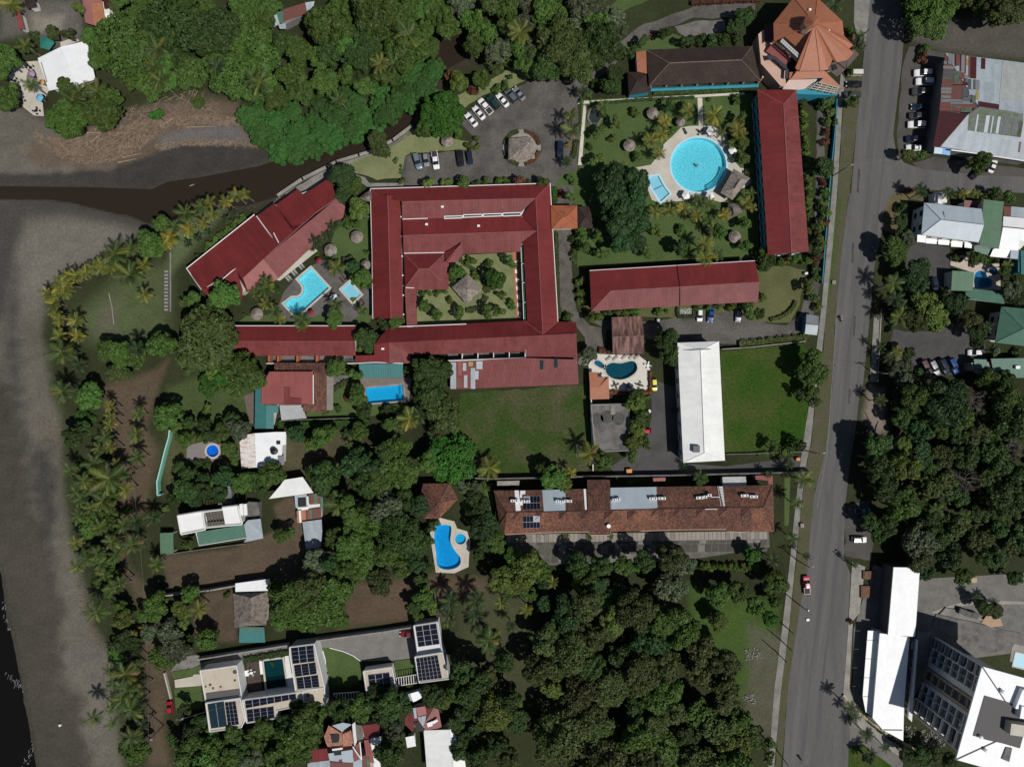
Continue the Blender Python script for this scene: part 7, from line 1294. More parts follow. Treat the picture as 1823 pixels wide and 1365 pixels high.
# heaps: driftwood by the river mouth, rubble
def sticks(name, polys, n, m, lo, hi, th, seed):
    r = random.Random(seed); mb = MB()
    for poly, k in zip(polys, n):
        w = np.array([P(x, y)[:2] for x, y in poly]); x0, y0, x1, y1 = *w.min(0), *w.max(0); c = 0
        while c < k:
            x, y = r.uniform(x0, x1), r.uniform(y0, y1)
            if sdist(w, np.array([x]), np.array([y]))[0] > 0: continue
            c += 1; l = r.uniform(lo, hi) * (2.2 if r.random() < .06 else 1); a = r.gauss(.35, .7); d = (math.cos(a) * l / 2, math.sin(a) * l / 2); q = r.uniform(th * .6, th * 1.6)
            mb.box((x, y, .06 + q / 2 + r.random() * .12), (l, q, q), a)
    o = setting(mb, name, m, 'stuff'); return o
drift = mat('driftwood', (.27,.2,.14), .95, .5, 1.5, 4, (.17,.125,.09))
sticks('driftwood_debris', [Q('a0',200,900,330,960,450,975,600,930,700,900,860,890,1000,850,1150,830,1300,810,1180,900,1080,980,980,1060,820,1130,600,1160,450,1120,300,1020), Q('a0',1200,830,1500,800,1640,830,1740,890,1600,890,1400,880,1250,890), Q('a0',1100,1020,1350,980,1600,985,1800,1010,1820,1040,1600,1030,1300,1025,1120,1070), Q('a0',560,730,900,760,1280,640,1400,640,1540,720,1560,790,1250,820,900,850,800,860)], (1300, 260, 230, 180), drift, .4, 2.0, .1, 3)
sticks('driftwood_debris', [Q('a1',200,260,560,190,700,290,600,440,440,520,300,600,160,440), Q('a2',240,180,440,200,440,440,300,430,260,300), Q('a3',560,30,660,160,700,400,760,520,680,540,600,380,520,200)], (80, 110, 130), drift, .3, 1.1, .06, 8)
sticks('rubble_heap', [Q('c2',470,420,540,470,480,560,420,500), Q('c3',1640,540,1740,520,1790,600,1650,610), Q('c3',1620,860,1710,840,1720,920,1650,900), Q('z8',520,1110,640,1120,690,1230,560,1240,510,1190), Q('z8',420,1080,490,1090,470,1200,410,1170), Q('z8',230,110,290,130,300,190,260,180), Q('y6',0,560,110,560,105,660,0,650), Q('z3',860,270,1000,200,1340,20,1360,50,1000,230,900,300)], (24, 70, 60, 170, 45, 34, 60, 70), mat('rubble', (.36,.35,.34), .9, .6, 1.5, 4, (.2,.19,.18)), .1, .5, .13, 5)
g = 'long logs stranded by the river mouth'
for i, (v, l) in enumerate((((740,915,778,888),'short pale log nearest the two beach trees'),((610,935,715,937),'reddish log lying under the beach tree shade'),((1370,790,1360,755),'white upright looking log by the green bush'),((1310,897,1520,890),'very long thin log along the top of the grey sand'),((1220,835,1130,890),'pale log at the end of the bright bush'),((830,1145,960,1120),'pale log at the lower edge of the driftwood'),((860,1110,1000,1080),'long slanted log at the lower right of the driftwood'),((420,1010,500,1080),'thick brown log in the western driftwood'),((1330,1308,1365,1295),'stub of white wood floating in the river'),((640,1000,700,955),'log pointing up in the middle of the driftwood'))):
    a, c = P(*q1('a0',*v[:2]), .25), P(*q1('a0',*v[2:]), .25); 
    if i == 8: a, c = (a[0],a[1],-.2), (c[0],c[1],-.2)
    single(MB().tube([a, lerp(a, c, .5), c], [.16, .14, .08], 6), 'driftwood_log', mat('pale_driftwood', (.36,.28,.21), .95, .4, 1, 3), l, 'log', g)
# ------------------------------------------------------------------ foliage meshes (shared by all trees of a size)
def quads_mesh(name, C, Nn, size, asp=1.5, rg=nrg, mats=None):
    """one small leaf-cluster face per centre: C centres, Nn face normals"""
    n = len(C); Nn = Nn / (np.linalg.norm(Nn, axis=1, keepdims=True) + 1e-9)
    t = rg.normal(size=(n, 3)); t -= Nn * (t * Nn).sum(1, keepdims=True); t /= np.linalg.norm(t, axis=1, keepdims=True); b = np.cross(Nn, t)
    s = (size * rg.uniform(.65, 1.35, n))[:, None]; a = t * s * asp * .5; w = b * s * .5
    V = np.stack([C - a, C + w * .9 + a * .1 - Nn * s * .08, C + a, C - w * .9 + a * .1 - Nn * s * .08], 1).reshape(-1, 3)
    me = bpy.data.meshes.new(name); me.vertices.add(4 * n); me.vertices.foreach_set('co', V.astype('f').ravel())
    me.loops.add(4 * n); me.loops.foreach_set('vertex_index', np.arange(4 * n, dtype='i')); me.polygons.add(n); me.polygons.foreach_set('loop_start', np.arange(0, 4 * n, 4, dtype='i'))
    me.update(calc_edges=True); me.materials.append(mats or LEAF['mid'])
    return me
def crown_mesh(name, r, nl, n, leaf, sq=.75, seed=0, spread=.66, lump=(.26, .42), low=-.25):
    rg = np.random.default_rng(seed); L_ = [(np.zeros(3), r * .52)]
    for k in range(nl):
        a = rg.uniform(0, 2 * np.pi); u = rg.uniform(low, 1); d = np.array([math.cos(a) * math.sqrt(max(0, 1 - u * u)), math.sin(a) * math.sqrt(max(0, 1 - u * u)), u * sq])
        L_.append((d * r * spread * rg.uniform(.5, 1.14), r * rg.uniform(*lump)))
    w = np.array([l[1] ** 2 for l in L_]); w /= w.sum(); k = rg.choice(len(L_), size=int(n * 2.2), p=w)
    ce, ra = np.array([l[0] for l in L_]), np.array([l[1] for l in L_])
    d = rg.normal(size=(len(k), 3)); d[:, 2] = np.abs(d[:, 2]) * np.where(rg.random(len(k)) < .78, 1, -.6); d /= np.linalg.norm(d, axis=1, keepdims=True)
    C = ce[k] + d * (ra[k] * rg.uniform(.78, 1.12, len(k)))[:, None]
    dist = np.linalg.norm(C[:, None, :] - ce[None], axis=2); dist[np.arange(len(k)), k] = 1e9
    keep = (dist > ra[None] * .9).all(1); C, d = C[keep][:n], d[keep][:n]
    return quads_mesh(name, C, d + rg.normal(size=d.shape) * .65 + np.array([0, 0, .25]), leaf, 1.6, rg)
CROWN = {}
for cls, r, nl, n, leaf in (('s', 1.5, 8, 520, .27), ('m', 4.0, 26, 2700, .44), ('l', 7.5, 62, 7600, .56)):
    CROWN[cls] = (r, [crown_mesh(f'{cls}_crown', r, nl, n, leaf, seed=40 + i, lump=(.12 + .02 * i, .3 + .02 * i) if cls != 's' else (.26, .42), spread=.76) for i in range(4)])
CROWN['dome'] = (7.5, [crown_mesh('dome_crown', 7.5, 110, 11000, .45, .5, seed=77, spread=.84, lump=(.1, .17))])
CROWN['mat'] = (6.5, [crown_mesh('creeper_crown', 6.5, 60, 9000, .42, .35, seed=80 + i, spread=.8, lump=(.14, .24)) for i in range(2)])
def twig_mesh(seed):
    r = random.Random(seed); mb = MB()
    def br(p, d, l, rad, k):
        q = (p[0] + d[0] * l, p[1] + d[1] * l, p[2] + d[2] * l); mb.tube([p, q], [rad, rad * .6], 3)
        if k:
            for _ in range(4 if k > 1 else 5):
                e = np.array(d) + np.array([r.gauss(0, .6), r.gauss(0, .6), r.gauss(.05, .35)]); e /= np.linalg.norm(e); t = r.uniform(.45, 1)
                br(tuple(lerp(p, q, t)), tuple(e), l * r.uniform(.5, .8), rad * .55, k - 1)
    for _ in range(9): a = r.uniform(0, 6.28); d = np.array([math.cos(a), math.sin(a), r.uniform(.2, .8)]); br((0, 0, -1), tuple(d / np.linalg.norm(d)), 2.3, .11, 3)
    return mb.mesh('twig_crown', LEAF['twig'])
CROWN['twig'] = (4.6, [twig_mesh(i) for i in range(2)])
def trunk_mesh(h, r, limbs=3):
    rr = random.Random(int(h * 10)); mb = MB().tube([(0,0,-.1),(.05*h*.1,.02,h*.4),(.0,.0,h)], [r, r*.75, r*.5], 7)
    for k in range(limbs): a = k * 2.1 + rr.random(); mb.tube([(0,0,h*.55),(math.cos(a)*h*.18, math.sin(a)*h*.18, h*.82),(math.cos(a)*h*.4, math.sin(a)*h*.4, h*1.08)], [r*.5, r*.38, r*.15], 5)
    return mb.mesh('trunk', bark)
TRUNK = {c: trunk_mesh(h, r) for c, h, r in (('s', 1.0, .06), ('m', 4.0, .22), ('l', 7.0, .42))}
PLANTS = []   # (object, noun phrase, photo x, photo y)
TREES = []
ADJ = dict(creeper='creeper covered green', bright='bright green', mid='leafy green', dark='dark green', deep='deep blue-green', olive='olive green', brown='brownish olive', lime='yellow-green', vivid='vivid green', grey='greyish green', red='red-brown', gold='golden', twig='bare twiggy')
def tree(px, py, r_px, tone, hh=None, cls=None, noun=None, group=None):
    r = r_px / S * .98; small = r < 1.75
    h = hh or (max(.9, 1.5 * r) if small else min(15, 2.2 + 1.55 * r))
    zc = h - .62 * r if not small else h - .75 * r
    r *= (H - zc) / H
    c = P(px, py, zc + .25 * r); cl = cls or ('s' if r < 2.1 else 'm' if r < 5.6 else 'l')
    if tone == 'twig': cl = 'twig'
    nm = 'shrub' if small else 'bush' if r < 3.3 else 'tree'; adj = ADJ[tone]
    size = 'huge ' if r > 6.6 else 'big ' if r > 4.6 else ''
    t = thing(nm, 'x', nm, (c[0], c[1], 0), rnd.uniform(0, 6.28), group)
    br, ms = CROWN[cl]; o = bpy.data.objects.new('crown', rnd.choice(ms)); COL.objects.link(o); o.parent = t; o.location = (0, 0, zc); k = r / br
    o.scale = (k * rnd.uniform(.94, 1.06), k * rnd.uniform(.94, 1.06), k * rnd.uniform(.85, 1.1)); paint(o, LEAF[tone])
    tc = 's' if small else 'm' if r < 5.6 else 'l'; th = {'s': 1.0, 'm': 4.0, 'l': 7.0}[tc]
    tr = bpy.data.objects.new('stem' if small else 'trunk', TRUNK[tc]); COL.objects.link(tr); tr.parent = t; z_ = max(.3, zc - .25 * r) / th; tr.scale = (max(.6, z_), max(.6, z_), z_)
    PLANTS.append((t, size + adj + ' ' + (noun or nm), px, py)); TREES.append((px, py, r_px))
    return t
def forest(poly, n, lo, hi, tones, seed, gap=.62, cls=None, group=None, hh=None, avoid=()):
    r = random.Random(seed); w = np.array(poly, float); x0, y0, x1, y1 = *w.min(0), *w.max(0); placed = []; tries = 0
    while len(placed) < n and tries < n * 60:
        tries += 1; x, y = r.uniform(x0, x1), r.uniform(y0, y1); rad = lo * .85 + (hi * 1.12 - lo * .85) * r.random() ** 1.5
        if sdist(w, np.array([x]), np.array([y]))[0] > -rad * .3: continue
        if any(math.hypot(x - a, y - b) < gap * (rad + c) for a, b, c in placed): continue
        if any(math.hypot(x - a, y - b) < .55 * (rad + c) for a, b, c in TREES[-0:] if c > 6): continue
        placed.append((x, y, rad)); tree(x, y, rad, r.choice(tones), cls=cls, group=group, hh=hh and r.uniform(*hh))
# ------------------------------------------------------------------ palms: trunk and single fronds
def frond_mesh(L, droop, seed, nleaf=22):
    r = random.Random(seed); mb = MB(); pts = []
    for k in range(nleaf + 1):
        t = k / nleaf; pts.append(np.array([L * t * (1 - .18 * droop * t), 0, L * (.28 * t - droop * .62 * t * t)]))
    for k in range(0, nleaf, 4):
        a, b = pts[k], pts[min(nleaf, k + 4)]; w = .05 * (1 - k / nleaf) + .015; mb.poly([a + (0, -w, .01), b + (0, -w * .7, .01), b + (0, w * .7, .01), a + (0, w, .01)])
    for k in range(2, nleaf + 1):
        t = k / nleaf; l = L * .3 * math.sin(math.pi * min(1, .18 + t * .86)) ** .7 * r.uniform(.8, 1.1); d = (pts[k] - pts[k - 1]); d /= np.linalg.norm(d); w = d * L / nleaf * .42
        for s_ in (1, -1):
            e = pts[k] + d * l * .62 + np.array([0, s_ * l * .74, -l * (.16 + .42 * r.random())]); mb.poly([pts[k] - w, pts[k] + w, e + w * .12, e - w * .12])
    return mb.mesh('frond', FROND['green'])
FR = [frond_mesh(3.5, d, i) for i, d in enumerate((.45, .7, .95, 1.2))]
PT = MB().tube([(0,0,-.1),(0,0,.15),(.04,.02,.4),(.03,-.02,.75),(0,0,1.0)], [.24,.17,.14,.125,.11], 7).mesh('palm_trunk', palmbark)
NUT = MB().lathe([(.05,-.32),(.3,-.2),(.34,-.05),(.2,.1),(.05,.15)], n=8).mesh('coconut_cluster', plain('coconut', (.12,.1,.03), .7))
PW = dict(green='green', yellow='yellow-green', gold='golden', dark='dark green')
def palm(px, py, r_px, tone, h=None, nf=None, group=None, noun='palm'):
    L = r_px / S * 1.02; h = h or min(12, max(2.2, 1.2 + 1.35 * L)); L *= (H - h) / H
    c = P(px, py, h); t = thing('palm_tree', 'x', 'palm', (c[0], c[1], 0), rnd.uniform(0, 6.28), group); t.rotation_euler = (rnd.gauss(0, .045), rnd.gauss(0, .045), rnd.uniform(0, 6.28))
    o = bpy.data.objects.new('trunk', PT); COL.objects.link(o); o.parent = t; w = min(1.3, .55 + h * .07); o.scale = (w, w, h)
    n = nf or rnd.randint(14, 18); k = L / 3.5 * 1.08
    for i in range(n):
        ring = i % 3; f = bpy.data.objects.new('frond', FR[min(3, ring + rnd.randint(0, 1))]); COL.objects.link(f); f.parent = t; f.location = (0, 0, h - .05)
        s_ = k * rnd.uniform(.8, 1.06) * (1, .97, .88)[ring]
        f.rotation_euler = (rnd.uniform(-.25, .25), (-.42, -.16, .14)[ring] + rnd.uniform(-.12, .12), 2 * math.pi * i / n * 1.0 + rnd.uniform(-.16, .16)); f.scale = (s_, s_ * rnd.uniform(.85, 1.1), s_)
        tn = 'dead' if rnd.random() < .05 and ring == 2 else tone if rnd.random() < .8 else {'green': 'yellow', 'yellow': 'gold', 'gold': 'yellow', 'dark': 'green'}[tone]
        paint(f, FROND[tn])
    if L > 3 and tone != 'dark': q = bpy.data.objects.new('coconut_cluster', NUT); COL.objects.link(q); q.parent = t; q.location = (0, 0, h - .15)
    PLANTS.append((t, ('tall ' if L > 4.6 else 'small ' if L < 2.2 else '') + PW[tone] + ' ' + noun, px, py)); return t
def T(c, *rows):
    k = CR[c][2]
    for x, y, r, tone, *e in rows: p = q1(c, x, y); tree(p[0], p[1], r / k, tone, *e)
def PA(c, *rows, group=None):
    k = CR[c][2]
    for x, y, r, tone, *e in rows: p = q1(c, x, y); palm(p[0], p[1], r / k, tone, *e, group=group)
# ------------------------------------------------------------------ hedges and flower beds
def hedge(label, pxs, width, h, tone, dens=30, leaf=.26, name='hedge', group=None):
    g_ = [np.array(P(x, y)[:2]) for x, y in pxs]; C, Nn = [], []; core = MB()
    for a, b in zip(g_[:-1], g_[1:]):
        d = b - a; l = np.linalg.norm(d); d /= l; s_ = np.array([-d[1], d[0]]); n = max(4, int(l * (width + h * 1.4) * dens))
        u = nrg.uniform(0, l, n); k = nrg.random(n); v = nrg.uniform(-.5, .5, n) * width; z = np.where(k < .5, h, nrg.uniform(.05, h, n)); v = np.where(k < .5, v, np.sign(v) * width / 2)
        bump = .16 * np.sin(u * 2.1 + a[0]) + .1 * np.sin(u * 5.3)
        P3 = a[None] + d[None] * u[:, None] + s_[None] * (v * (1 + bump))[:, None]; C.append(np.concatenate([P3, (z * (1 + bump * .5) + nrg.normal(0, .05, n))[:, None]], 1))
        nn = np.where((k < .5)[:, None], np.array([[0, 0, 1.]]), np.concatenate([s_[None] * np.sign(v)[:, None], np.full((n, 1), .3)], 1)); Nn.append(nn + nrg.normal(0, .4, (n, 3)))
        core.box(((a[0]+b[0])/2, (a[1]+b[1])/2, h * .44), (l, width * .8, h * .88), math.atan2(d[1], d[0]))
    ctr = np.mean(np.array(g_), 0); t = thing(name, label, name.replace('_', ' '), (0, 0, 0), 0, group)
    me = quads_mesh('foliage', np.concatenate(C), np.concatenate(Nn), leaf, 1.5, nrg, LEAF[tone]); o = bpy.data.objects.new('foliage', me); COL.objects.link(o); o.parent = t
    part(core, 'branches', plain('hedge_inside', (.02,.025,.012), .95), t)
# ------------------------------------------------------------------ single trees and shrubs, read off the photograph crop by crop
T('a0', (460,850,150,'mid'),(700,800,140,'mid'),(770,700,100,'mid'),(40,700,95,'bright'),(15,420,120,'bright'),(450,610,70,'mid'),(90,640,50,'mid'),(150,320,60,'olive'),(360,230,55,'olive'),(470,240,45,'olive'),(235,245,32,'mid'),(555,50,50,'lime'),(800,20,60,'olive'),(1100,810,50,'vivid'),(1400,720,50,'mid'),(620,250,70,'mid'))
T('b0', (1300,790,172,'vivid',11,'dome'),(860,1000,88,'olive'),(900,1080,50,'olive'),(1440,575,80,'lime'),(1590,560,80,'mid'),(1360,520,45,'red'),(610,1240,95,'deep'),(700,1310,65,'mid'),(640,1330,60,'mid'),(1180,910,70,'mid'),(1430,940,40,'mid'),(1790,540,26,'dark'),(1700,620,35,'mid'),(1760,600,35,'mid'),
  (1220,1290,45,'lime'),(1345,1290,42,'lime'),(1410,1300,30,'mid'),(1475,1275,48,'mid'),(1560,1295,35,'mid'),(1620,1285,42,'mid'),(1705,1280,35,'lime'),(1770,1280,38,'mid'),(1030,1270,28,'lime'),(1555,970,26,'lime'),(1510,1030,36,'lime'),(1565,1035,26,'lime'),(990,1128,22,'lime'),(1025,1170,12,'mid'),(1025,1195,12,'mid'),(1023,1220,12,'mid'),(1100,1085,14,'lime'),(1540,640,40,'red'))
forest([(205,-20),(300,-25),(500,-20),(480,60),(540,70),(560,0),(800,-20),(810,60),(790,88),(760,100),(700,150),(640,170),(560,180),(470,190),(390,150),(330,140),(260,170),(205,150),(165,110),(160,80),(205,50)], 66, 24, 46, ['mid','mid','bright','bright','dark','mid','bright'], 3, .54)
forest([(455,190),(520,170),(600,160),(680,140),(740,110),(790,85),(800,100),(770,145),(730,175),(700,205),(640,240),(580,258),(520,275),(470,262),(440,225),(425,190)], 40, 22, 36, ['creeper'], 4, .42, 'mat', hh=(3.5, 6))
for x, y, r_ in ((455,215,24),(475,245,26),(500,266,26),(525,272,22),(555,262,24),(590,250,24),(625,236,24),(660,220,24),(695,200,24),(725,180,22),(750,158,20),(770,130,18),(490,225,30),(540,235,30)): tree(x, y, r_, 'creeper', rnd.uniform(3.5, 5), 'mat')
T('b0', (760,360,130,'dark',13,'dome'))
forest([(800,-20),(1090,-20),(1085,60),(1075,110),(1020,130),(960,135),(900,100),(840,90),(810,60)], 22, 26, 46, ['mid','dark','olive','mid','grey'], 6, .56)
T('c0', (350,300,180,'olive'),(490,420,150,'olive'),(250,430,130,'dark'),(720,130,100,'grey'),(760,200,70,'grey'),(560,180,110,'mid'),(160,400,90,'mid'),(740,520,75,'dark'),(680,600,65,'dark'),(740,620,55,'dark'),(600,580,40,'dark'),(850,360,45,'dark'),(930,290,45,'dark'),(1090,230,45,'dark'),(1240,290,48,'dark'),(1330,275,48,'dark'),(1420,275,48,'dark'),(1510,275,48,'dark'),(1580,270,40,'dark'),(1650,120,70,'dark'),(1580,180,60,'dark'),(1690,90,45,'dark'),(540,670,30,'mid'),
  (875,790,42,'lime'),(735,855,45,'lime'),(615,920,50,'mid'),(712,975,33,'lime'),(890,1095,42,'mid'),(600,1115,50,'lime'),(555,1040,28,'mid'),(1110,755,45,'dark'),(1140,920,35,'mid'),(1200,740,35,'mid'),(1590,700,42,'mid'),(1620,830,48,'lime'),(1640,1000,52,'lime'),(1650,1120,48,'lime'),(1600,1060,40,'mid'),(1690,1215,36,'lime'),(395,1020,24,'gold'),(60,1270,45,'red'),(230,1275,45,'mid'),(130,1285,30,'mid'),(430,1260,40,'mid'),(500,710,22,'mid'),(1400,700,18,'mid'),(640,800,32,'mid'),(940,985,30,'dark'),
  (700,1280,130,'deep'),(860,1290,120,'deep'))
T('c1', (720,60,130,'deep'),(870,60,120,'deep'),(780,200,140,'deep',12),(890,230,100,'deep'),(770,350,110,'deep'),(860,350,85,'deep'),(680,150,80,'deep'),(1040,285,48,'lime'),(1190,275,42,'mid'),(950,425,48,'mid'),(640,450,50,'mid'),(530,395,48,'mid'),(510,300,45,'mid'),(610,310,45,'mid'),(1200,400,72,'dark'),(1655,215,50,'mid'),(1650,385,45,'mid'),(1480,290,60,'mid'),(1090,1060,85,'dark',9),(1110,1150,85,'dark',8),(1130,1010,60,'dark',8),(560,1140,60,'grey'),(1780,520,62,'dark'),(1670,860,50,'mid'),(1750,860,52,'mid'),(1755,750,40,'lime'),(600,885,50,'lime'),(700,855,40,'mid'),(790,850,45,'mid'),(870,850,42,'mid'),(1040,850,36,'mid'),(1100,845,20,'lime'),(1310,815,32,'lime'),(1390,815,30,'lime'),(1470,810,36,'lime'),(1560,808,42,'lime'),(1670,800,45,'lime'),(490,640,40,'lime'),(495,720,40,'lime'),(500,770,36,'lime'),(430,340,30,'dark'),(440,440,28,'mid'),(445,490,22,'mid'),(390,890,40,'mid'),(425,40,45,'mid'),(350,20,26,'red'),(1780,440,50,'lime'))
T('d0', (1115,345,42,'mid'),(1110,400,40,'red'),(1520,1140,82,'mid'),(1000,1090,52,'lime'),(1110,1095,45,'mid'),(430,1170,75,'dark'),(380,1190,55,'dark'),(670,300,48,'grey'),(600,500,32,'mid'),(620,720,45,'mid'),(560,740,30,'mid'),(440,720,45,'mid'),(380,740,40,'mid'),(470,790,40,'lime'),(430,850,38,'lime'),(490,860,30,'mid'),(430,930,34,'red'),(420,1000,34,'red'),(410,1280,32,'red'),(600,220,34,'mid'),(280,690,35,'mid'),(330,690,28,'mid'),(1010,1345,40,'red'),(1620,1350,45,'dark'))
for k in range(13): tree(*q1('d0', 265 + k * 3.4, 755 + k * 46), 7.4, 'lime')
for k in range(11): tree(*q1('d1', 305, 20 + k * 34), 6.6, 'lime' if k % 3 else 'mid')
forest([(1600,-30),(1860,-30),(1860,30),(1790,28),(1740,20),(1700,30),(1660,45),(1630,30)], 15, 20, 36, ['olive','lime','mid','dark'], 9, .5)
rr = random.Random(12)
for k in range(22): tree(*q1('d1', 440 - k * 4.6 - rr.uniform(0, 50), 10 + k * 35), rr.uniform(6, 12), rr.choice(['red','mid','mid','lime','dark']))
T('d1', (930,420,105,'mid'),(1080,570,110,'deep'),(1070,640,90,'deep'),(1150,830,130,'lime',9,None,'round tree'),(1080,900,100,'olive'),(1210,900,90,'lime'),(1350,780,85,'deep'),(1440,910,75,'brown'),(330,1180,95,'mid',9),(370,1280,100,'mid',9),(300,1270,90,'dark',8),(960,210,55,'dark'),(950,120,40,'dark'),(960,270,45,'dark'),(1000,330,60,'grey'),(1350,480,38,'mid'),(1490,470,55,'mid'),(1610,490,28,'mid'),(1720,45,50,'mid'),(1625,30,45,'dark'),(1690,570,45,'mid'),(1770,620,55,'mid'),(1740,700,80,'grey'),(1780,760,60,'dark'),(1500,990,70,'dark'),(1500,1075,40,'dark'),(1620,1115,45,'grey'),(1770,1130,30,'mid'),(360,820,38,'lime'),(350,760,34,'lime'),(90,490,45,'mid'),(135,495,32,'gold'),(40,480,45,'dark'),(210,480,45,'mid'),(280,490,40,'mid'),(1270,700,40,'dark'),(890,975,30,'grey'),(1560,480,40,'mid'),(1690,1330,90,'dark'),(1560,1330,90,'mid'))
T('a1', (1130,225,82,'bright'),(1060,370,105,'bright'),(1110,420,60,'bright'),(735,1110,85,'mid'),(840,1150,95,'mid'),(950,1180,90,'mid'),(1130,1070,112,'bright'),(1580,730,125,'bright'),(1520,800,80,'bright'),(1350,760,75,'bright'),(1440,1040,235,'olive',13),(1340,1180,140,'olive',11),(1560,1000,110,'olive',12),(1600,1290,110,'vivid'),(1700,1240,140,'mid'),(1760,1300,110,'mid'),(1530,1290,90,'lime'),(1390,455,22,'dark'),(1715,870,12,'mid'),(800,1290,70,'olive'),(880,1290,60,'olive'))
for k in range(9): tree(*q1('a1', 1450 + k * 33, 405 - k * 27), 8.2, 'lime' if k % 2 else 'bright')
T('b1', (600,30,70,'deep'),(735,125,85,'lime'),(760,160,50,'grey'),(640,235,48,'bright'),(700,230,40,'mid'),(560,900,72,'mid'),(740,610,95,'mid'),(770,640,70,'olive'),(690,530,62,'deep'),(650,490,40,'grey'),(150,690,36,'vivid'),(1700,620,82,'vivid'),(1640,520,42,'mid'),(1790,500,48,'mid'),(1520,490,40,'mid'),(1550,595,38,'lime'),(1420,560,62,'bright'),(1460,580,36,'lime'),(1390,630,38,'bright'),(1365,775,30,'lime'),(1190,810,55,'mid'),(1275,870,52,'mid'),(1440,860,48,'mid'),(1625,850,50,'mid'),(1720,845,45,'mid'),(1725,735,35,'lime'),(1805,800,42,'mid'),(770,1040,90,'dark',8),(800,1100,55,'dark'),(730,1125,25,'lime'),(900,930,50,'dark'),(985,925,55,'mid'),(1030,920,40,'mid'),(560,1235,75,'mid'),(630,1265,30,'lime'),(700,1300,50,'mid'),(1200,1260,125,'dark',10),(1320,1250,80,'dark'),(1070,1250,40,'mid'),(1240,1340,90,'dark'),(1170,720,26,'mid'),(1220,720,26,'mid'),(1280,715,28,'mid'),(1330,705,26,'mid'),(785,430,24,'mid'),(430,430,32,'mid'))
T('a2', (630,115,105,'bright'),(590,250,70,'vivid',2.2),(520,380,92,'dark'),(570,330,60,'dark'),(1160,230,112,'bright'),(1480,20,90,'vivid'),(1650,20,110,'mid'),(1780,-20,90,'mid'),(620,1000,92,'mid'),(740,920,80,'mid'),(1455,190,42,'lime'),(1430,290,55,'dark'),(1330,290,55,'dark'),(1300,400,65,'mid'),(1400,390,50,'mid'),(1560,360,70,'mid'),(1690,330,85,'grey'),(1610,470,55,'mid'),(1640,540,45,'mid'),(1310,640,60,'dark'),(1250,590,45,'dark'),(1400,590,40,'dark'),(1460,595,36,'dark'),(1300,760,90,'dark'),(1420,770,85,'dark'),(1230,830,60,'dark'),(1160,890,30,'lime'),(1310,1150,46,'mid'),(1300,1090,40,'dark'),(1710,720,90,'mid'),(1775,690,70,'dark'),(900,905,34,'mid'),(1215,650,16,'gold'),(1280,520,16,'olive'))
T('b2', (100,660,100,'mid'),(30,760,70,'dark'),(460,660,130,'dark',9),(400,650,70,'dark'),(450,390,88,'mid'),(400,440,60,'lime'),(290,360,70,'deep'),(520,360,60,'mid'),(740,350,70,'mid'),(640,360,40,'dark'),(700,370,50,'deep'),(760,720,105,'dark'),(990,600,140,'mid',11),(890,700,110,'mid'),(1050,690,90,'mid'),(920,870,130,'grey'),(1050,830,100,'dark'),(850,980,110,'mid'),(690,1130,150,'mid'),(560,1100,90,'mid'),(1000,1080,150,'dark'),(1130,1130,100,'dark'),(750,1250,130,'mid'),(1340,230,135,'olive',9),(1300,320,90,'olive'),(1390,540,175,'vivid',8),(1220,560,90,'mid'),(1580,1040,100,'deep'),(1650,1000,80,'deep'),(1700,1130,85,'mid'),(1600,880,70,'dark'),(420,1270,110,'grey'),(720,110,70,'mid'),(760,200,68,'dark'),(640,120,30,'red'),(652,122,18,'lime'),(580,190,32,'mid'),(490,220,24,'mid'),(720,50,55,'mid'),(1200,60,120,'dark'),(1330,120,60,'mid'),(930,215,60,'dark',2.5),(960,310,70,'mid'),(170,1090,60,'mid'),(240,1060,48,'bright'),(1550,740,50,'grey'),(1460,740,45,'grey'),(1270,990,30,'dark'))
T('c2', (300,680,110,'bright',8),(370,720,65,'lime'),(230,620,60,'mid'),(880,150,70,'lime'),(910,240,72,'mid'),(890,330,70,'lime'),(860,430,68,'lime'),(950,430,50,'mid'),(850,520,45,'mid'),(650,555,78,'bright'),(840,705,30,'bright'),(745,683,14,'bright'),(900,100,60,'mid'),(830,110,40,'mid'),(960,110,30,'mid'),(1700,1220,76,'vivid',6),(1150,1240,110,'olive'),(1220,1280,90,'grey'),(1100,1200,70,'mid'),(100,1300,130,'lime'),(20,1240,80,'mid'),(220,1330,80,'mid'),(1340,680,52,'mid'),(1150,190,25,'grey'),(1150,440,28,'grey'))
for k in range(11): tree(*q1('c2', 1360 + k * 36, 1305 + 8 * math.sin(k * 2)), rr.uniform(7, 10), 'lime' if k % 3 else 'mid')
for k in range(10): tree(*q1('c2', 520 + k * 60, 1320 + 10 * math.sin(k * 3)), rr.uniform(7, 11), 'mid' if k % 3 else 'bright')
T('d2', (330,60,65,'mid'),(250,90,48,'dark'),(340,140,50,'mid'),(60,470,50,'mid'),(160,470,42,'dark'),(250,450,50,'dark'),(120,480,36,'lime'),(1000,590,115,'lime',14),(930,640,80,'lime',12),(880,570,60,'lime',11),(980,430,60,'lime',12),(960,890,115,'mid',12),(1000,800,70,'mid',12),(800,450,105,'dark',11),(850,560,110,'dark',12),(800,650,100,'dark',11),(760,540,80,'dark',10),(850,760,110,'dark',12),(1060,130,110,'mid',12),(1090,230,80,'mid'),(960,260,80,'dark'),(1080,1130,130,'grey',11),(1090,1260,110,'olive'),(1310,1230,105,'deep',10),(1480,130,95,'twig',10),(1430,690,110,'twig',11),(1740,480,110,'twig',9),(1700,100,110,'mid',12),(730,990,75,'dark'),(800,1080,70,'dark'),(880,1010,90,'dark'),(1250,520,100,'olive'),(1250,700,100,'olive'))
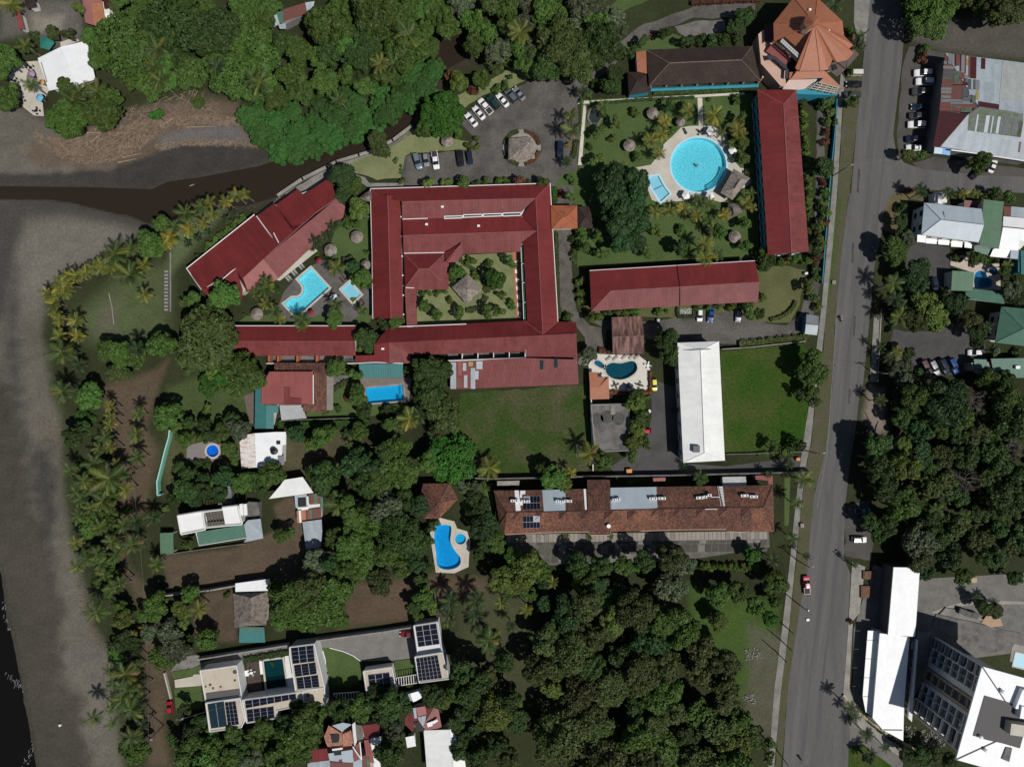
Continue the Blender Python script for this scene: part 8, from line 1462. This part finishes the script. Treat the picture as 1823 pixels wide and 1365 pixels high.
forest([(1590,690),(1640,680),(1720,690),(1850,700),(1850,1010),(1780,1000),(1720,1000),(1660,1005),(1600,985),(1580,900),(1575,780)], 42, 22, 40, ['dark','mid','dark','olive','deep','dark'], 14, .5)
forest([(1570,620),(1620,610),(1660,670),(1640,690),(1590,690)], 6, 12, 22, ['grey','dark','olive'], 15, .5)
T('a3', (860,330,78,'lime'),(1080,230,105,'mid'),(1270,260,78,'lime'),(1180,430,110,'grey'),(1230,530,110,'grey'),(1140,590,95,'mid'),(810,590,68,'bright'),(850,490,80,'dark'),(940,500,60,'dark'),(1440,480,80,'mid'),(1500,450,50,'dark'),(960,1260,110,'mid'),(880,1230,60,'bright'),(1330,1270,110,'mid'),(1480,1220,95,'mid'),(1620,1300,90,'mid'),(1700,1230,80,'dark'),(1400,1050,60,'dark'),(1300,960,50,'dark'),(980,380,24,'gold'),(1010,300,55,'mid'),(1600,160,26,'mid'),(1210,1180,50,'dark'),(1740,1330,80,'grey'))
T('b3', (370,120,150,'olive',12),(250,200,150,'mid',12),(480,240,150,'mid',12),(330,300,130,'mid',11),(560,130,120,'mid',11),(180,320,90,'mid'),(600,330,70,'mid'),(150,120,90,'olive'),(880,60,110,'olive'),(1190,170,100,'mid'),(1110,250,60,'dark'),(1240,260,50,'lime'),(1160,60,60,'mid'),(1130,290,45,'mid'),(340,1060,140,'mid'),(260,1170,140,'mid'),(200,1060,80,'dark'),(430,990,90,'mid'),(580,960,110,'dark'),(720,960,100,'mid'),(300,930,60,'dark'),(930,930,120,'dark',10),(880,1010,80,'dark'),(980,1110,90,'grey'),(960,1260,115,'dark'),(1260,870,100,'dark'),(1340,900,70,'lime'),(1090,800,30,'lime'),(1200,800,30,'lime'),(1680,960,150,'lime',11),(1620,1010,90,'lime'),(1740,1050,80,'olive'),(1720,60,110,'lime'),(1780,150,60,'mid'),(680,30,70,'mid'),(30,1290,70,'grey'),(120,640,0.1+18,'mid'))
T('c3', (40,80,100,'lime'),(130,150,70,'mid'),(400,300,130,'deep',11),(360,380,80,'deep'),(710,330,110,'lime',11),(690,430,80,'olive'),(650,230,90,'mid'),(1130,90,120,'grey'),(1100,240,75,'twig',8),(1060,130,60,'twig',9),(950,470,140,'deep',12),(1090,480,100,'deep'),(420,560,150,'olive',13),(310,670,110,'olive'),(560,650,130,'dark',12),(780,600,110,'dark'),(1480,350,70,'lime'),(1440,320,60,'dark'),(1450,150,95,'mid'),(1600,130,90,'mid'),(1720,230,80,'mid'),(1350,560,120,'brown'),(1330,700,130,'brown',11),(930,740,150,'olive',13),(700,830,150,'olive',13),(500,850,130,'brown',12),(1080,640,120,'olive',12),(300,800,90,'lime'),(40,900,60,'bright'),(60,1050,90,'dark'),(1330,1000,120,'mid',10),(1240,1150,100,'dark'),(1610,1040,110,'mid'),(1570,1230,140,'lime',9),(1690,1150,90,'mid'),(620,1130,130,'bright',10),(760,1180,100,'mid'),(1030,1230,140,'mid'),(1180,1280,100,'mid'),(900,1000,120,'dark'),(400,1000,120,'olive'),(200,1080,60,'lime'))
forest([(955,1130),(1010,1060),(1100,1060),(1200,1090),(1290,1140),(1330,1260),(1340,1390),(970,1390),(960,1280),(945,1200)], 24, 34, 58, ['olive','olive','brown','mid','olive','olive'], 22, .42, hh=(11, 14))
T('c2', (480,1290,95,'dark',9),(640,1300,85,'dark',10),(800,1290,80,'mid',9),(950,1270,85,'dark',10))
T('b3', (1450,700,110,'dark',13),(1560,760,110,'dark',13),(1650,720,80,'brown',9),(1500,860,80,'dark',10),(1760,640,80,'dark',10),(1790,900,90,'dark',12),(1700,1230,100,'dark',12),(1560,1300,90,'dark',11),(1780,1300,90,'olive',11))
forest([(800,1180),(870,1200),(900,1280),(900,1380),(830,1380),(800,1290)], 6, 18, 30, ['dark','mid'], 25, .6)
forest([(480,1270),(570,1260),(580,1330),(480,1390),(340,1390),(330,1330),(400,1300)], 9, 20, 32, ['mid','bright','dark'], 23, .6)
forest([(955,1030),(1100,1025),(1110,1060),(1010,1090),(960,1090)], 6, 18, 30, ['dark','mid','deep'], 24, .6)
T('d3', (60,80,95,'mid'),(30,330,60,'vivid'),(100,20,50,'dark'),(70,200,60,'mid'),(20,1200,45,'bright'),(30,1300,50,'mid'),(1400,20,70,'mid'),(1130,-10,80,'deep'),(1560,250,60,'mid'),(1640,270,55,'olive'),(605,345,24,'red'),(1100,1300,80,'dark'),(1200,1290,60,'mid'),(1300,1310,60,'dark'),(720,1310,45,'dark'),(990,1290,60,'dark'),(1760,30,60,'dark'))
FILL2 = 1
forest([(590,850),(640,800),(700,770),(745,790),(755,870),(765,930),(768,1010),(700,1040),(640,1030),(570,1010),(585,930)], 13, 20, 36, ['dark','mid','mid','deep'], 31, .55, hh=(8, 12))
forest([(760,870),(768,930),(772,1010),(758,1020)], 3, 10, 16, ['mid','dark'], 33, .6)
forest([(835,880),(880,900),(885,950),(850,1000),(838,960)], 4, 14, 22, ['deep','mid','dark'], 34, .6)
forest([(300,845),(330,820),(390,830),(415,850),(400,890),(300,910),(290,880)], 6, 13, 20, ['dark','mid','deep'], 35, .6)
forest([(300,735),(360,740),(420,735),(425,780),(400,790),(310,785)], 5, 12, 18, ['mid','dark','lime'], 36, .6)
forest([(290,1060),(350,1050),(380,1090),(370,1150),(300,1160),(250,1130)], 5, 13, 22, ['mid','lime','grey','dark'], 37, .6)
forest([(330,1285),(470,1290),(570,1250),(640,1230),(650,1270),(560,1290),(500,1350),(340,1365)], 9, 16, 28, ['dark','mid','mid'], 38, .55)
forest([(640,1220),(730,1230),(720,1290),(650,1290)], 4, 16, 24, ['dark','deep'], 39, .6)
forest([(120,830),(200,820),(215,900),(200,1000),(240,1080),(225,1200),(200,1180),(150,1000)], 14, 11, 19, ['mid','bright','dark'], 40, .75)
# ------------------------------------------------------------------ palms
g = 'palms rising out of the riverside forest'
PA('a0', (1085,350,110,'green',13),(880,430,95,'green',12),(1080,460,85,'green',12),(1130,580,95,'green',11),(520,710,105,'green',9),(680,640,105,'green',9),(1530,470,85,'dark',13),(1810,540,85,'green',13),(70,20,90,'yellow'), (180,320,75,'green',6),(220,600,70,'green',7),(560,640,70,'green',8), group=g)
PA('b0', (1070,240,125,'green',13),(960,130,75,'green',12),(30,600,110,'green',13),(600,690,70,'green',11),(900,430,85,'yellow',12),(1080,390,70,'green',12),(960,470,80,'green',11), group=g); PA('b0', (1690,470,60,'green',3),(1730,440,55,'green',3),(1790,400,55,'green',3), group='banana-like palms at the river bank')
PA('c0', (60,220,105,'yellow',12),(1235,780,62,'yellow'),(1445,800,88,'yellow'),(1085,850,58,'gold'),(1060,935,68,'yellow'),(985,1000,72,'yellow'),(1040,1085,60,'yellow'),(1590,920,75,'yellow'),(1480,935,55,'green'),(640,750,60,'green'),(440,920,90,'green',8),(420,800,65,'green',6),(790,1180,55,'green'),(500,640,55,'dark',5),(1610,960,60,'yellow'),(390,1130,55,'dark',4),(1560,1010,45,'green'))
PA('c1', (1010,140,66,'yellow'),(1110,140,64,'yellow'),(1210,140,64,'yellow'),(1300,170,66,'yellow'),(1500,165,58,'gold'),(1665,85,58,'yellow'),(1365,365,75,'yellow',7),(1372,470,75,'yellow',6.5),(1465,440,62,'green',6),(1390,90,62,'green'),(1440,265,62,'green'),(1680,20,55,'green'),(1320,60,50,'green'),(1400,210,60,'green'),(1700,120,45,'yellow'))
PA('d0', (480,30,75,'dark',6),(1085,1320,50,'dark',6),(670,250,45,'green',4),(600,690,36,'green'))
PA('d1', (1100,15,55,'dark',6),(1280,15,58,'dark',6),(1400,15,48,'yellow',4),(1490,25,48,'yellow',4),(900,650,85,'green',8),(920,760,82,'dark',7),(945,880,85,'green',7),(950,820,70,'dark',6),(1000,870,70,'green',6),(1700,520,55,'green',5),(820,1090,45,'dark',5),(920,1140,60,'yellow',5),(870,1180,60,'dark',5),(1560,950,60,'dark',5),(950,200,60,'dark',4),(960,300,55,'dark',4),(1450,450,45,'dark',4))
g = 'palms of the beach fringe'
PA('a1', *[(x, y, r * 1.14, *e) for x, y, r, *e in ((1310,150,78,'green',8),(1410,115,62,'green',8),(1470,70,56,'yellow',7),(1590,80,52,'yellow',7),(1665,40,55,'yellow',7),(1720,25,45,'yellow',7),(1490,160,52,'yellow',6),(1430,220,48,'gold',6),(1330,270,66,'gold',6),(1215,325,75,'gold',6),(1165,370,55,'gold',6),(1230,240,55,'green',7),(800,450,108,'green',9),(930,410,70,'green',8),(1010,520,66,'yellow',6),(910,590,98,'green',9),(1022,725,62,'yellow',6),(720,520,68,'yellow',6),(660,540,60,'yellow',6),(600,570,62,'yellow',6),(530,600,60,'yellow',6),(470,610,60,'yellow',6),(420,660,70,'yellow',6),(440,690,70,'yellow',6),(330,710,50,'yellow',6),(380,740,55,'yellow',6),(370,790,58,'yellow',6),(385,850,52,'yellow',6),(400,905,55,'yellow',6),(530,920,60,'yellow',6),(540,1015,62,'yellow',6),(420,1025,62,'yellow',6),(425,1130,105,'green',9),(970,1100,70,'dark',10),(790,530,60,'yellow',6),(850,500,60,'green',6),(480,660,55,'yellow',6))], group=g)
PA('a1', (1600,200,40,'dark',4),(1460,290,40,'dark',4),(1320,370,38,'dark',4),(1640,150,38,'dark',4),(1390,330,40,'dark',4),(540,1230,70,'dark',5),(1290,790,40,'green',4),(1800,720,55,'green',6), group='dark little palms on the narrow lawn by the river wall')
PA('b1', (540,240,58,'dark',5),(500,305,52,'dark',5),(425,350,65,'dark',5),(400,400,40,'dark',3),(560,540,88,'green',8),(570,800,75,'green',7),(70,690,85,'green',7),(80,640,70,'green',7),(70,790,62,'yellow',6),(170,900,58,'yellow',5),(330,900,80,'green',6),(130,840,55,'green',5),(745,840,50,'grey' if False else 'green',4),(330,960,50,'yellow',4),(20,740,55,'dark',5))
PA('a2', (450,45,105,'green',9),(770,180,52,'yellow',7),(770,310,62,'yellow',7),(790,470,62,'yellow',7),(730,390,72,'green',8),(960,235,70,'green',7),(950,355,78,'green',7),(965,535,78,'green',7),(660,580,95,'green',9),(825,570,52,'yellow',7),(760,690,145,'green',10),(480,625,66,'green',8),(530,780,88,'green',9),(725,850,100,'green',9),(590,690,85,'green',9),(550,925,72,'green',9),(1080,955,75,'dark',6),(960,985,85,'dark',8),(515,1140,72,'yellow',8),(620,1240,92,'green',9),(820,1225,82,'green',8),(930,1145,92,'green',8),(790,1110,82,'green',9),(1095,1285,72,'green',6),(700,760,80,'green',9),(640,880,70,'green',9),(690,1040,75,'green',9),(870,760,70,'yellow',8),(560,840,70,'green',9),(700,1200,80,'green',9),(560,1300,70,'green',8),(780,250,50,'yellow',7),(860,640,60,'green',8),(700,480,60,'green',8),(700,1290,70,'green',8),(860,1000,70,'green',8), group=g)
PA('a3', (690,280,105,'green',9),(820,110,72,'green',8),(740,20,65,'green',8),(900,720,110,'green',10),(880,810,110,'green',10),(930,950,112,'green',10),(665,1020,78,'green',9),(920,1135,105,'green',9),(780,690,62,'green',9),(850,890,92,'green',10),(790,790,70,'green',9),(800,960,70,'green',9),(960,660,60,'green',8),(840,70,60,'green',8),(980,830,70,'green',8),(950,1200,65,'green',8),(1000,1080,60,'dark',8),(1400,255,88,'yellow',7),(790,1040,60,'green',9),(930,440,40,'yellow',5), group=g)
PA('b2', (590,860,115,'green',8),(1640,600,112,'yellow',5),(1090,260,105,'yellow',6),(1000,330,60,'green',6),(1160,230,70,'dark',7),(1600,740,55,'green',4),(1240,380,50,'dark',5),(650,440,40,'green',4),(740,330,45,'green',4),(1520,740,50,'green',4))
PA('c2', (560,505,98,'yellow',7),(1330,670,58,'dark',6),(385,1085,32,'green',3),(545,1095,36,'green',3),(705,1085,32,'green',3),(225,1065,22,'green',2.5),(420,640,45,'gold',5),(1230,590,30,'dark',3))
PA('d2', (255,690,92,'green',7),(220,860,62,'green',6),(200,1100,65,'green',6),(60,1250,60,'dark',5),(30,650,40,'dark',4),(280,1230,40,'dark',5),(800,130,55,'dark',6),(160,580,50,'dark',5),(1200,900,70,'green',8),(1400,960,60,'green',8),(640,1290,0.1+30,'dark',5))
PA('b3', (1380,200,92,'dark',7),(1350,300,75,'dark',6),(1370,340,60,'green',6),(1560,200,90,'dark',7),(1540,290,85,'dark',7),(1640,480,112,'green',8),(1600,420,80,'dark',7),(1740,200,60,'yellow',6),(1280,880,80,'dark',7),(1480,1170,70,'dark',6),(1520,1270,80,'dark',6),(1380,1050,55,'dark',6),(1790,370,55,'dark',6),(1710,540,70,'dark',6),(1360,150,60,'dark',6), group='dark spiky palms right of the villa')
PA('c3', (110,265,58,'yellow',7),(300,60,55,'yellow',6))
PA('d3', (600,960,66,'dark',7),(620,1020,55,'dark',5),(715,1140,62,'dark',6),(840,1225,45,'dark',5),(730,1310,60,'dark',4),(1060,1290,80,'dark',5),(1490,170,45,'dark',4),(1600,200,45,'dark',4),(750,1270,50,'dark',4))
# ------------------------------------------------------------------ hedges
hedge('clipped yellow-green hedge strip along the entry lane above the bright green field', Q('d1',10,1065,100,1055,200,1045,300,1030), 2.4, 1.2, 'lime'); hedge('clipped yellow-green hedge at the start of the bright green field strip', Q('c1',1600,1085,1700,1075,1820,1065), 2.4, 1.2, 'lime')
hedge('bright long clipped hedge on the south side of the tiled wing house', Q('b2',170,300,500,292,810,280), 1.6, 1.6, 'vivid'); hedge('dark curved hedge on the dry grass plot beside the kiosk', Q('d1',30,908,100,890,160,855,195,815,205,775), 1.0, .9, 'lime')
hedge('red-orange hedge along the road at the top of the photo', Q('c0',1262,32,1420,22,1600,12,1750,8), 1.3, 1.2, 'red'); hedge('short red hedge at the bend of the top lane', Q('c0',700,412,730,398,752,388), 1.0, .8, 'red'); hedge('curved hedge edging the lawn of the top lane', Q('c0',860,320,950,285,1040,230), .8, .7, 'red'); hedge('thin red hedge at the car park edge by the white path', Q('c0',520,600,545,545), .9, .8, 'red')
hedge('curved dark hedge nearest the courtyard thatch', Q('z4',985,825,1000,880,1015,940), 1.6, .9, 'olive'); hedge('short dark hedge under the curved courtyard hedge', Q('z4',985,1005,1005,965), 1.5, .9, 'olive'); hedge('straight dark hedge at the foot of the courtyard garden', Q('z4',845,1080,890,1080,935,1058), 1.3, .9, 'olive'); hedge('dark hedge running from the hotel corner into the courtyard', Q('z4',800,640,800,690,870,735,960,790), 1.0, .8, 'olive')
for a0, l in ((190,'upper left'),(280,'upper right'),(10,'lower right'),(100,'lower left')): hedge(f'{l} quarter of the flowery hedge ring round the thatched island', [(929 + 31*math.cos(R(a0 + k*11.6)), 264 + 30*math.sin(R(a0 + k*11.6))) for k in range(7)], 1.0, .7, 'red' if a0 in (10, 280) else 'olive', group='hedge ring of the car park island')
hedge('hedge strip between the white path and the car park', Q('c0',462,990,445,1070,435,1120), 1.3, .8, 'mid'); hedge('square hedge frame around the silvery planter', Q('c1',1172,820,1172,885,1288,885,1288,825), .9, .8, 'olive'); hedge('red flowering hedge on the two sides of the lounge terrace', Q('y6',350,955,560,975,700,955,830,970), 1.2, .9, 'red'); hedge('red flowering hedge beside the yellow hatchback', Q('y6',825,720,832,850,830,965), 1.0, .9, 'red')
hedge('hedge beside the driveway under the workshop trees', Q('y6',230,480,350,488), 1.3, 1.2, 'red'); hedge('red edged flower bed curving below the plunge pool', Q('y3',370,520,450,515,530,480,585,415), .7, .5, 'red'); hedge('dark flower bed below the plunge pool', Q('y3',350,440,430,430,520,410), 3.0, .9, 'dark'); hedge('lush hedge between the courtyard hotel and the driveway', Q('z4',1540,110,1545,230), 1.5, 1.0, 'vivid')
hedge('clipped hedge row along the wall of the villa court', Q('y1',880,475,1000,455,1040,450,1060,440,1340,395), 1.6, 1.0, 'dark'); hedge('dark bed at the foot of the villa east block', Q('y1',1660,520,1700,600,1720,740), 1.4, .8, 'dark'); hedge('low hedge below the villa pergola', Q('y2',150,690,280,690,400,660), 1.6, .8, 'dark'); hedge('flower strip under the brown hall', Q('c0',1000,665,1300,652,1630,636), 1.0, .7, 'mid')
hedge('flower strip along the lower side of the garden path', Q('c0',560,735,900,708,1290,690), .8, .5, 'dark'); hedge('green strip along the terrace row back court', Q('c2',330,1330,700,1320,1000,1305), 1.4, .8, 'vivid'); hedge('hedge strip beneath the north wall of the bright green field', Q('d2',-60,505,40,500,200,495), 1.2, .9, 'mid'); hedge('leafy strip along the east wing by the driveway', Q('z4',1558,470,1565,780,1575,1150), 1.1, .6, 'olive')
hedge('clipped hedge on the curved end of the forecourt wall', Q('z8',90,960,180,1060,290,1150,400,1215), 1.2, .6, 'dark'); hedge('hedge round the big round pool deck, east side', Q('y8',1290,260,1400,420,1480,560), 1.6, 1.0, 'dark'); hedge('hedge beside the pool lawn diagonal path', Q('z5',810,570,860,540,920,510), 1.3, .9, 'olive')
sticks('silver_shrub_bed', [Q('c1',1185,830,1275,830,1275,870,1185,870)], (120,), plain('silver_leaf', (.4,.4,.36), .9), .3, .7, .09, 2)
for o_, (x, y) in ((0, q1('c0', 585, 825)),):
    c = P(x, y); t = thing('rock_pond', 'small stony pond ring on the garden lawn near the white path', 'pond', (c[0], c[1], 0))
    for k in range(22): a = k / 22 * 6.28; part(MB().lathe([(.4,0),(.5,.2),(.3,.45),(.05,.5)], (c[0] + 1.9 * math.cos(a) + rnd.gauss(0,.1), c[1] + 2.5 * math.sin(a) + rnd.gauss(0,.1), 0), 6, .3), 'rock', stone, t)
    part(MB().lathe([(1.8,.05),(1.8,.08),(.05,.08)], (c[0], c[1], 0), 16), 'water', plain('pond_water', (.03,.04,.04), .1), t)
# ------------------------------------------------------------------ labels: what singles each plant out is what it stands beside
MARKS = [('the round pool',1244,294),('the L-shaped turquoise pool',545,520),('the small square pale pool',626,520),('the teal kidney pool',1105,657),('the rectangular blue pool',686,700),('the kidney shaped vivid pool',800,975),('the heart shaped pool',1750,498),('the plunge pool',378,802),('the villa pool court',490,1195),
 ('the beach bar roof',120,112),('the rusty forest shack',518,28),('the faded pink roof',168,20),('the great round tree',783,198),('the slanted car row',880,188),('the thatched car park island',929,264),('the orange cone roof',1440,50),('the brown shingled hall',1240,118),('the patchwork hall',1745,180),('the red long wing by the road',1392,305),('the red wing with a seam',1205,508),
 ('the orange tiled porch',1003,387),('the courtyard thatch',830,512),('the courtyard hotel north wing',830,345),('the courtyard hotel east wing',965,480),('the courtyard hotel south wing',850,600),('the riverside red building',480,405),('the low red west wing',530,605),('the square salmon roof',513,690),('the rust stained white roof',468,800),('the half finished white house',390,935),('the striped shack',550,905),('the white wedge canopy',525,868),('the thatched house',446,1085),
 ('the villa west block',400,1240),('the villa east block',548,1195),('the villa garage',676,1210),('the villa annex',765,1180),('the bottom edge white gable',795,1330),('the patched dark red roof',750,1275),('the salmon tiled terraces',605,1310),('the pointed tiled pool house',785,890),('the tiled row west end',900,900),('the tiled row middle',1130,900),('the tiled row road end',1370,900),('the slab court',1150,985),
 ('the long white hall',1248,715),('the rusty workshop',1117,594),('the bright green field',1358,715),('the rough field',930,770),('the grey flat roof',1083,760),('the grey kiosk',1445,578),('the curved hedge plot',1400,520),('the blue-grey guesthouse',1695,400),('the green square shelter',1712,500),('the dark yard cars',1675,655),('the big sea green roof',1800,580),('the gravel strip pickups',1532,935),('the forecourt hall',1608,1070),('the hotel tower',1740,1250),('the green island by the hotel drive',1545,1345),
 ('the crimson pickup',1436,1040),('the three plain poles',1405,1150),('the fallen rubble in the grass',1345,1170),('the side road corner',1600,350),('the green mesh fence',296,825),('the step slab walk',297,515),('the bent pipe on the bare lawn',198,550),('the green carport',297,967),('the beach track red car',302,1258),('the beach track lamp pole',263,1318),('the driftwood bank',200,250),('the lone beach crate',106,1291),('the long grey boundary wall',380,1046),('the dirt clearing',700,1070),('the navy car by the path',997,265),('the river bend',640,240),('the top lane bend',1110,60),('the bright hedge below the tiled wing',570,752),('the teal shelter roof',680,660),('the long poolside thatch',1310,330)]
def relation(dx, dy):
    d = math.hypot(dx, dy)
    if d < 14: return 'at'
    a = math.degrees(math.atan2(-dy, dx)) % 360
    return ('right of','above and right of','above','above and left of','left of','below and left of','below','below and right of')[int((a + 22.5) // 45) % 8]
rows = {}
for o, noun, x, y in PLANTS:
    ds = sorted((math.hypot(x - mx, y - my), ph, mx, my) for ph, mx, my in MARKS)
    key = (noun, relation(x - ds[0][2], y - ds[0][3]), ds[0][1]); rows.setdefault(key, []).append((ds[0][0], o, x, y))
ORD = [a + ' closest' if a else 'closest' for a in ['', 'second', 'third', 'fourth', 'fifth', 'sixth', 'seventh', 'eighth', 'ninth', 'tenth', 'eleventh', 'twelfth', 'thirteenth', 'fourteenth', 'fifteenth', 'sixteenth', 'seventeenth', 'eighteenth']]
for (noun, rel, ph), lst in rows.items():
    lst.sort(key=lambda r: r[0])
    for i, (d, o, x, y) in enumerate(lst): o['label'] = f'{noun} {rel} {ph}' + (f', {ORD[min(i, 17)]}' if len(lst) > 1 else '')
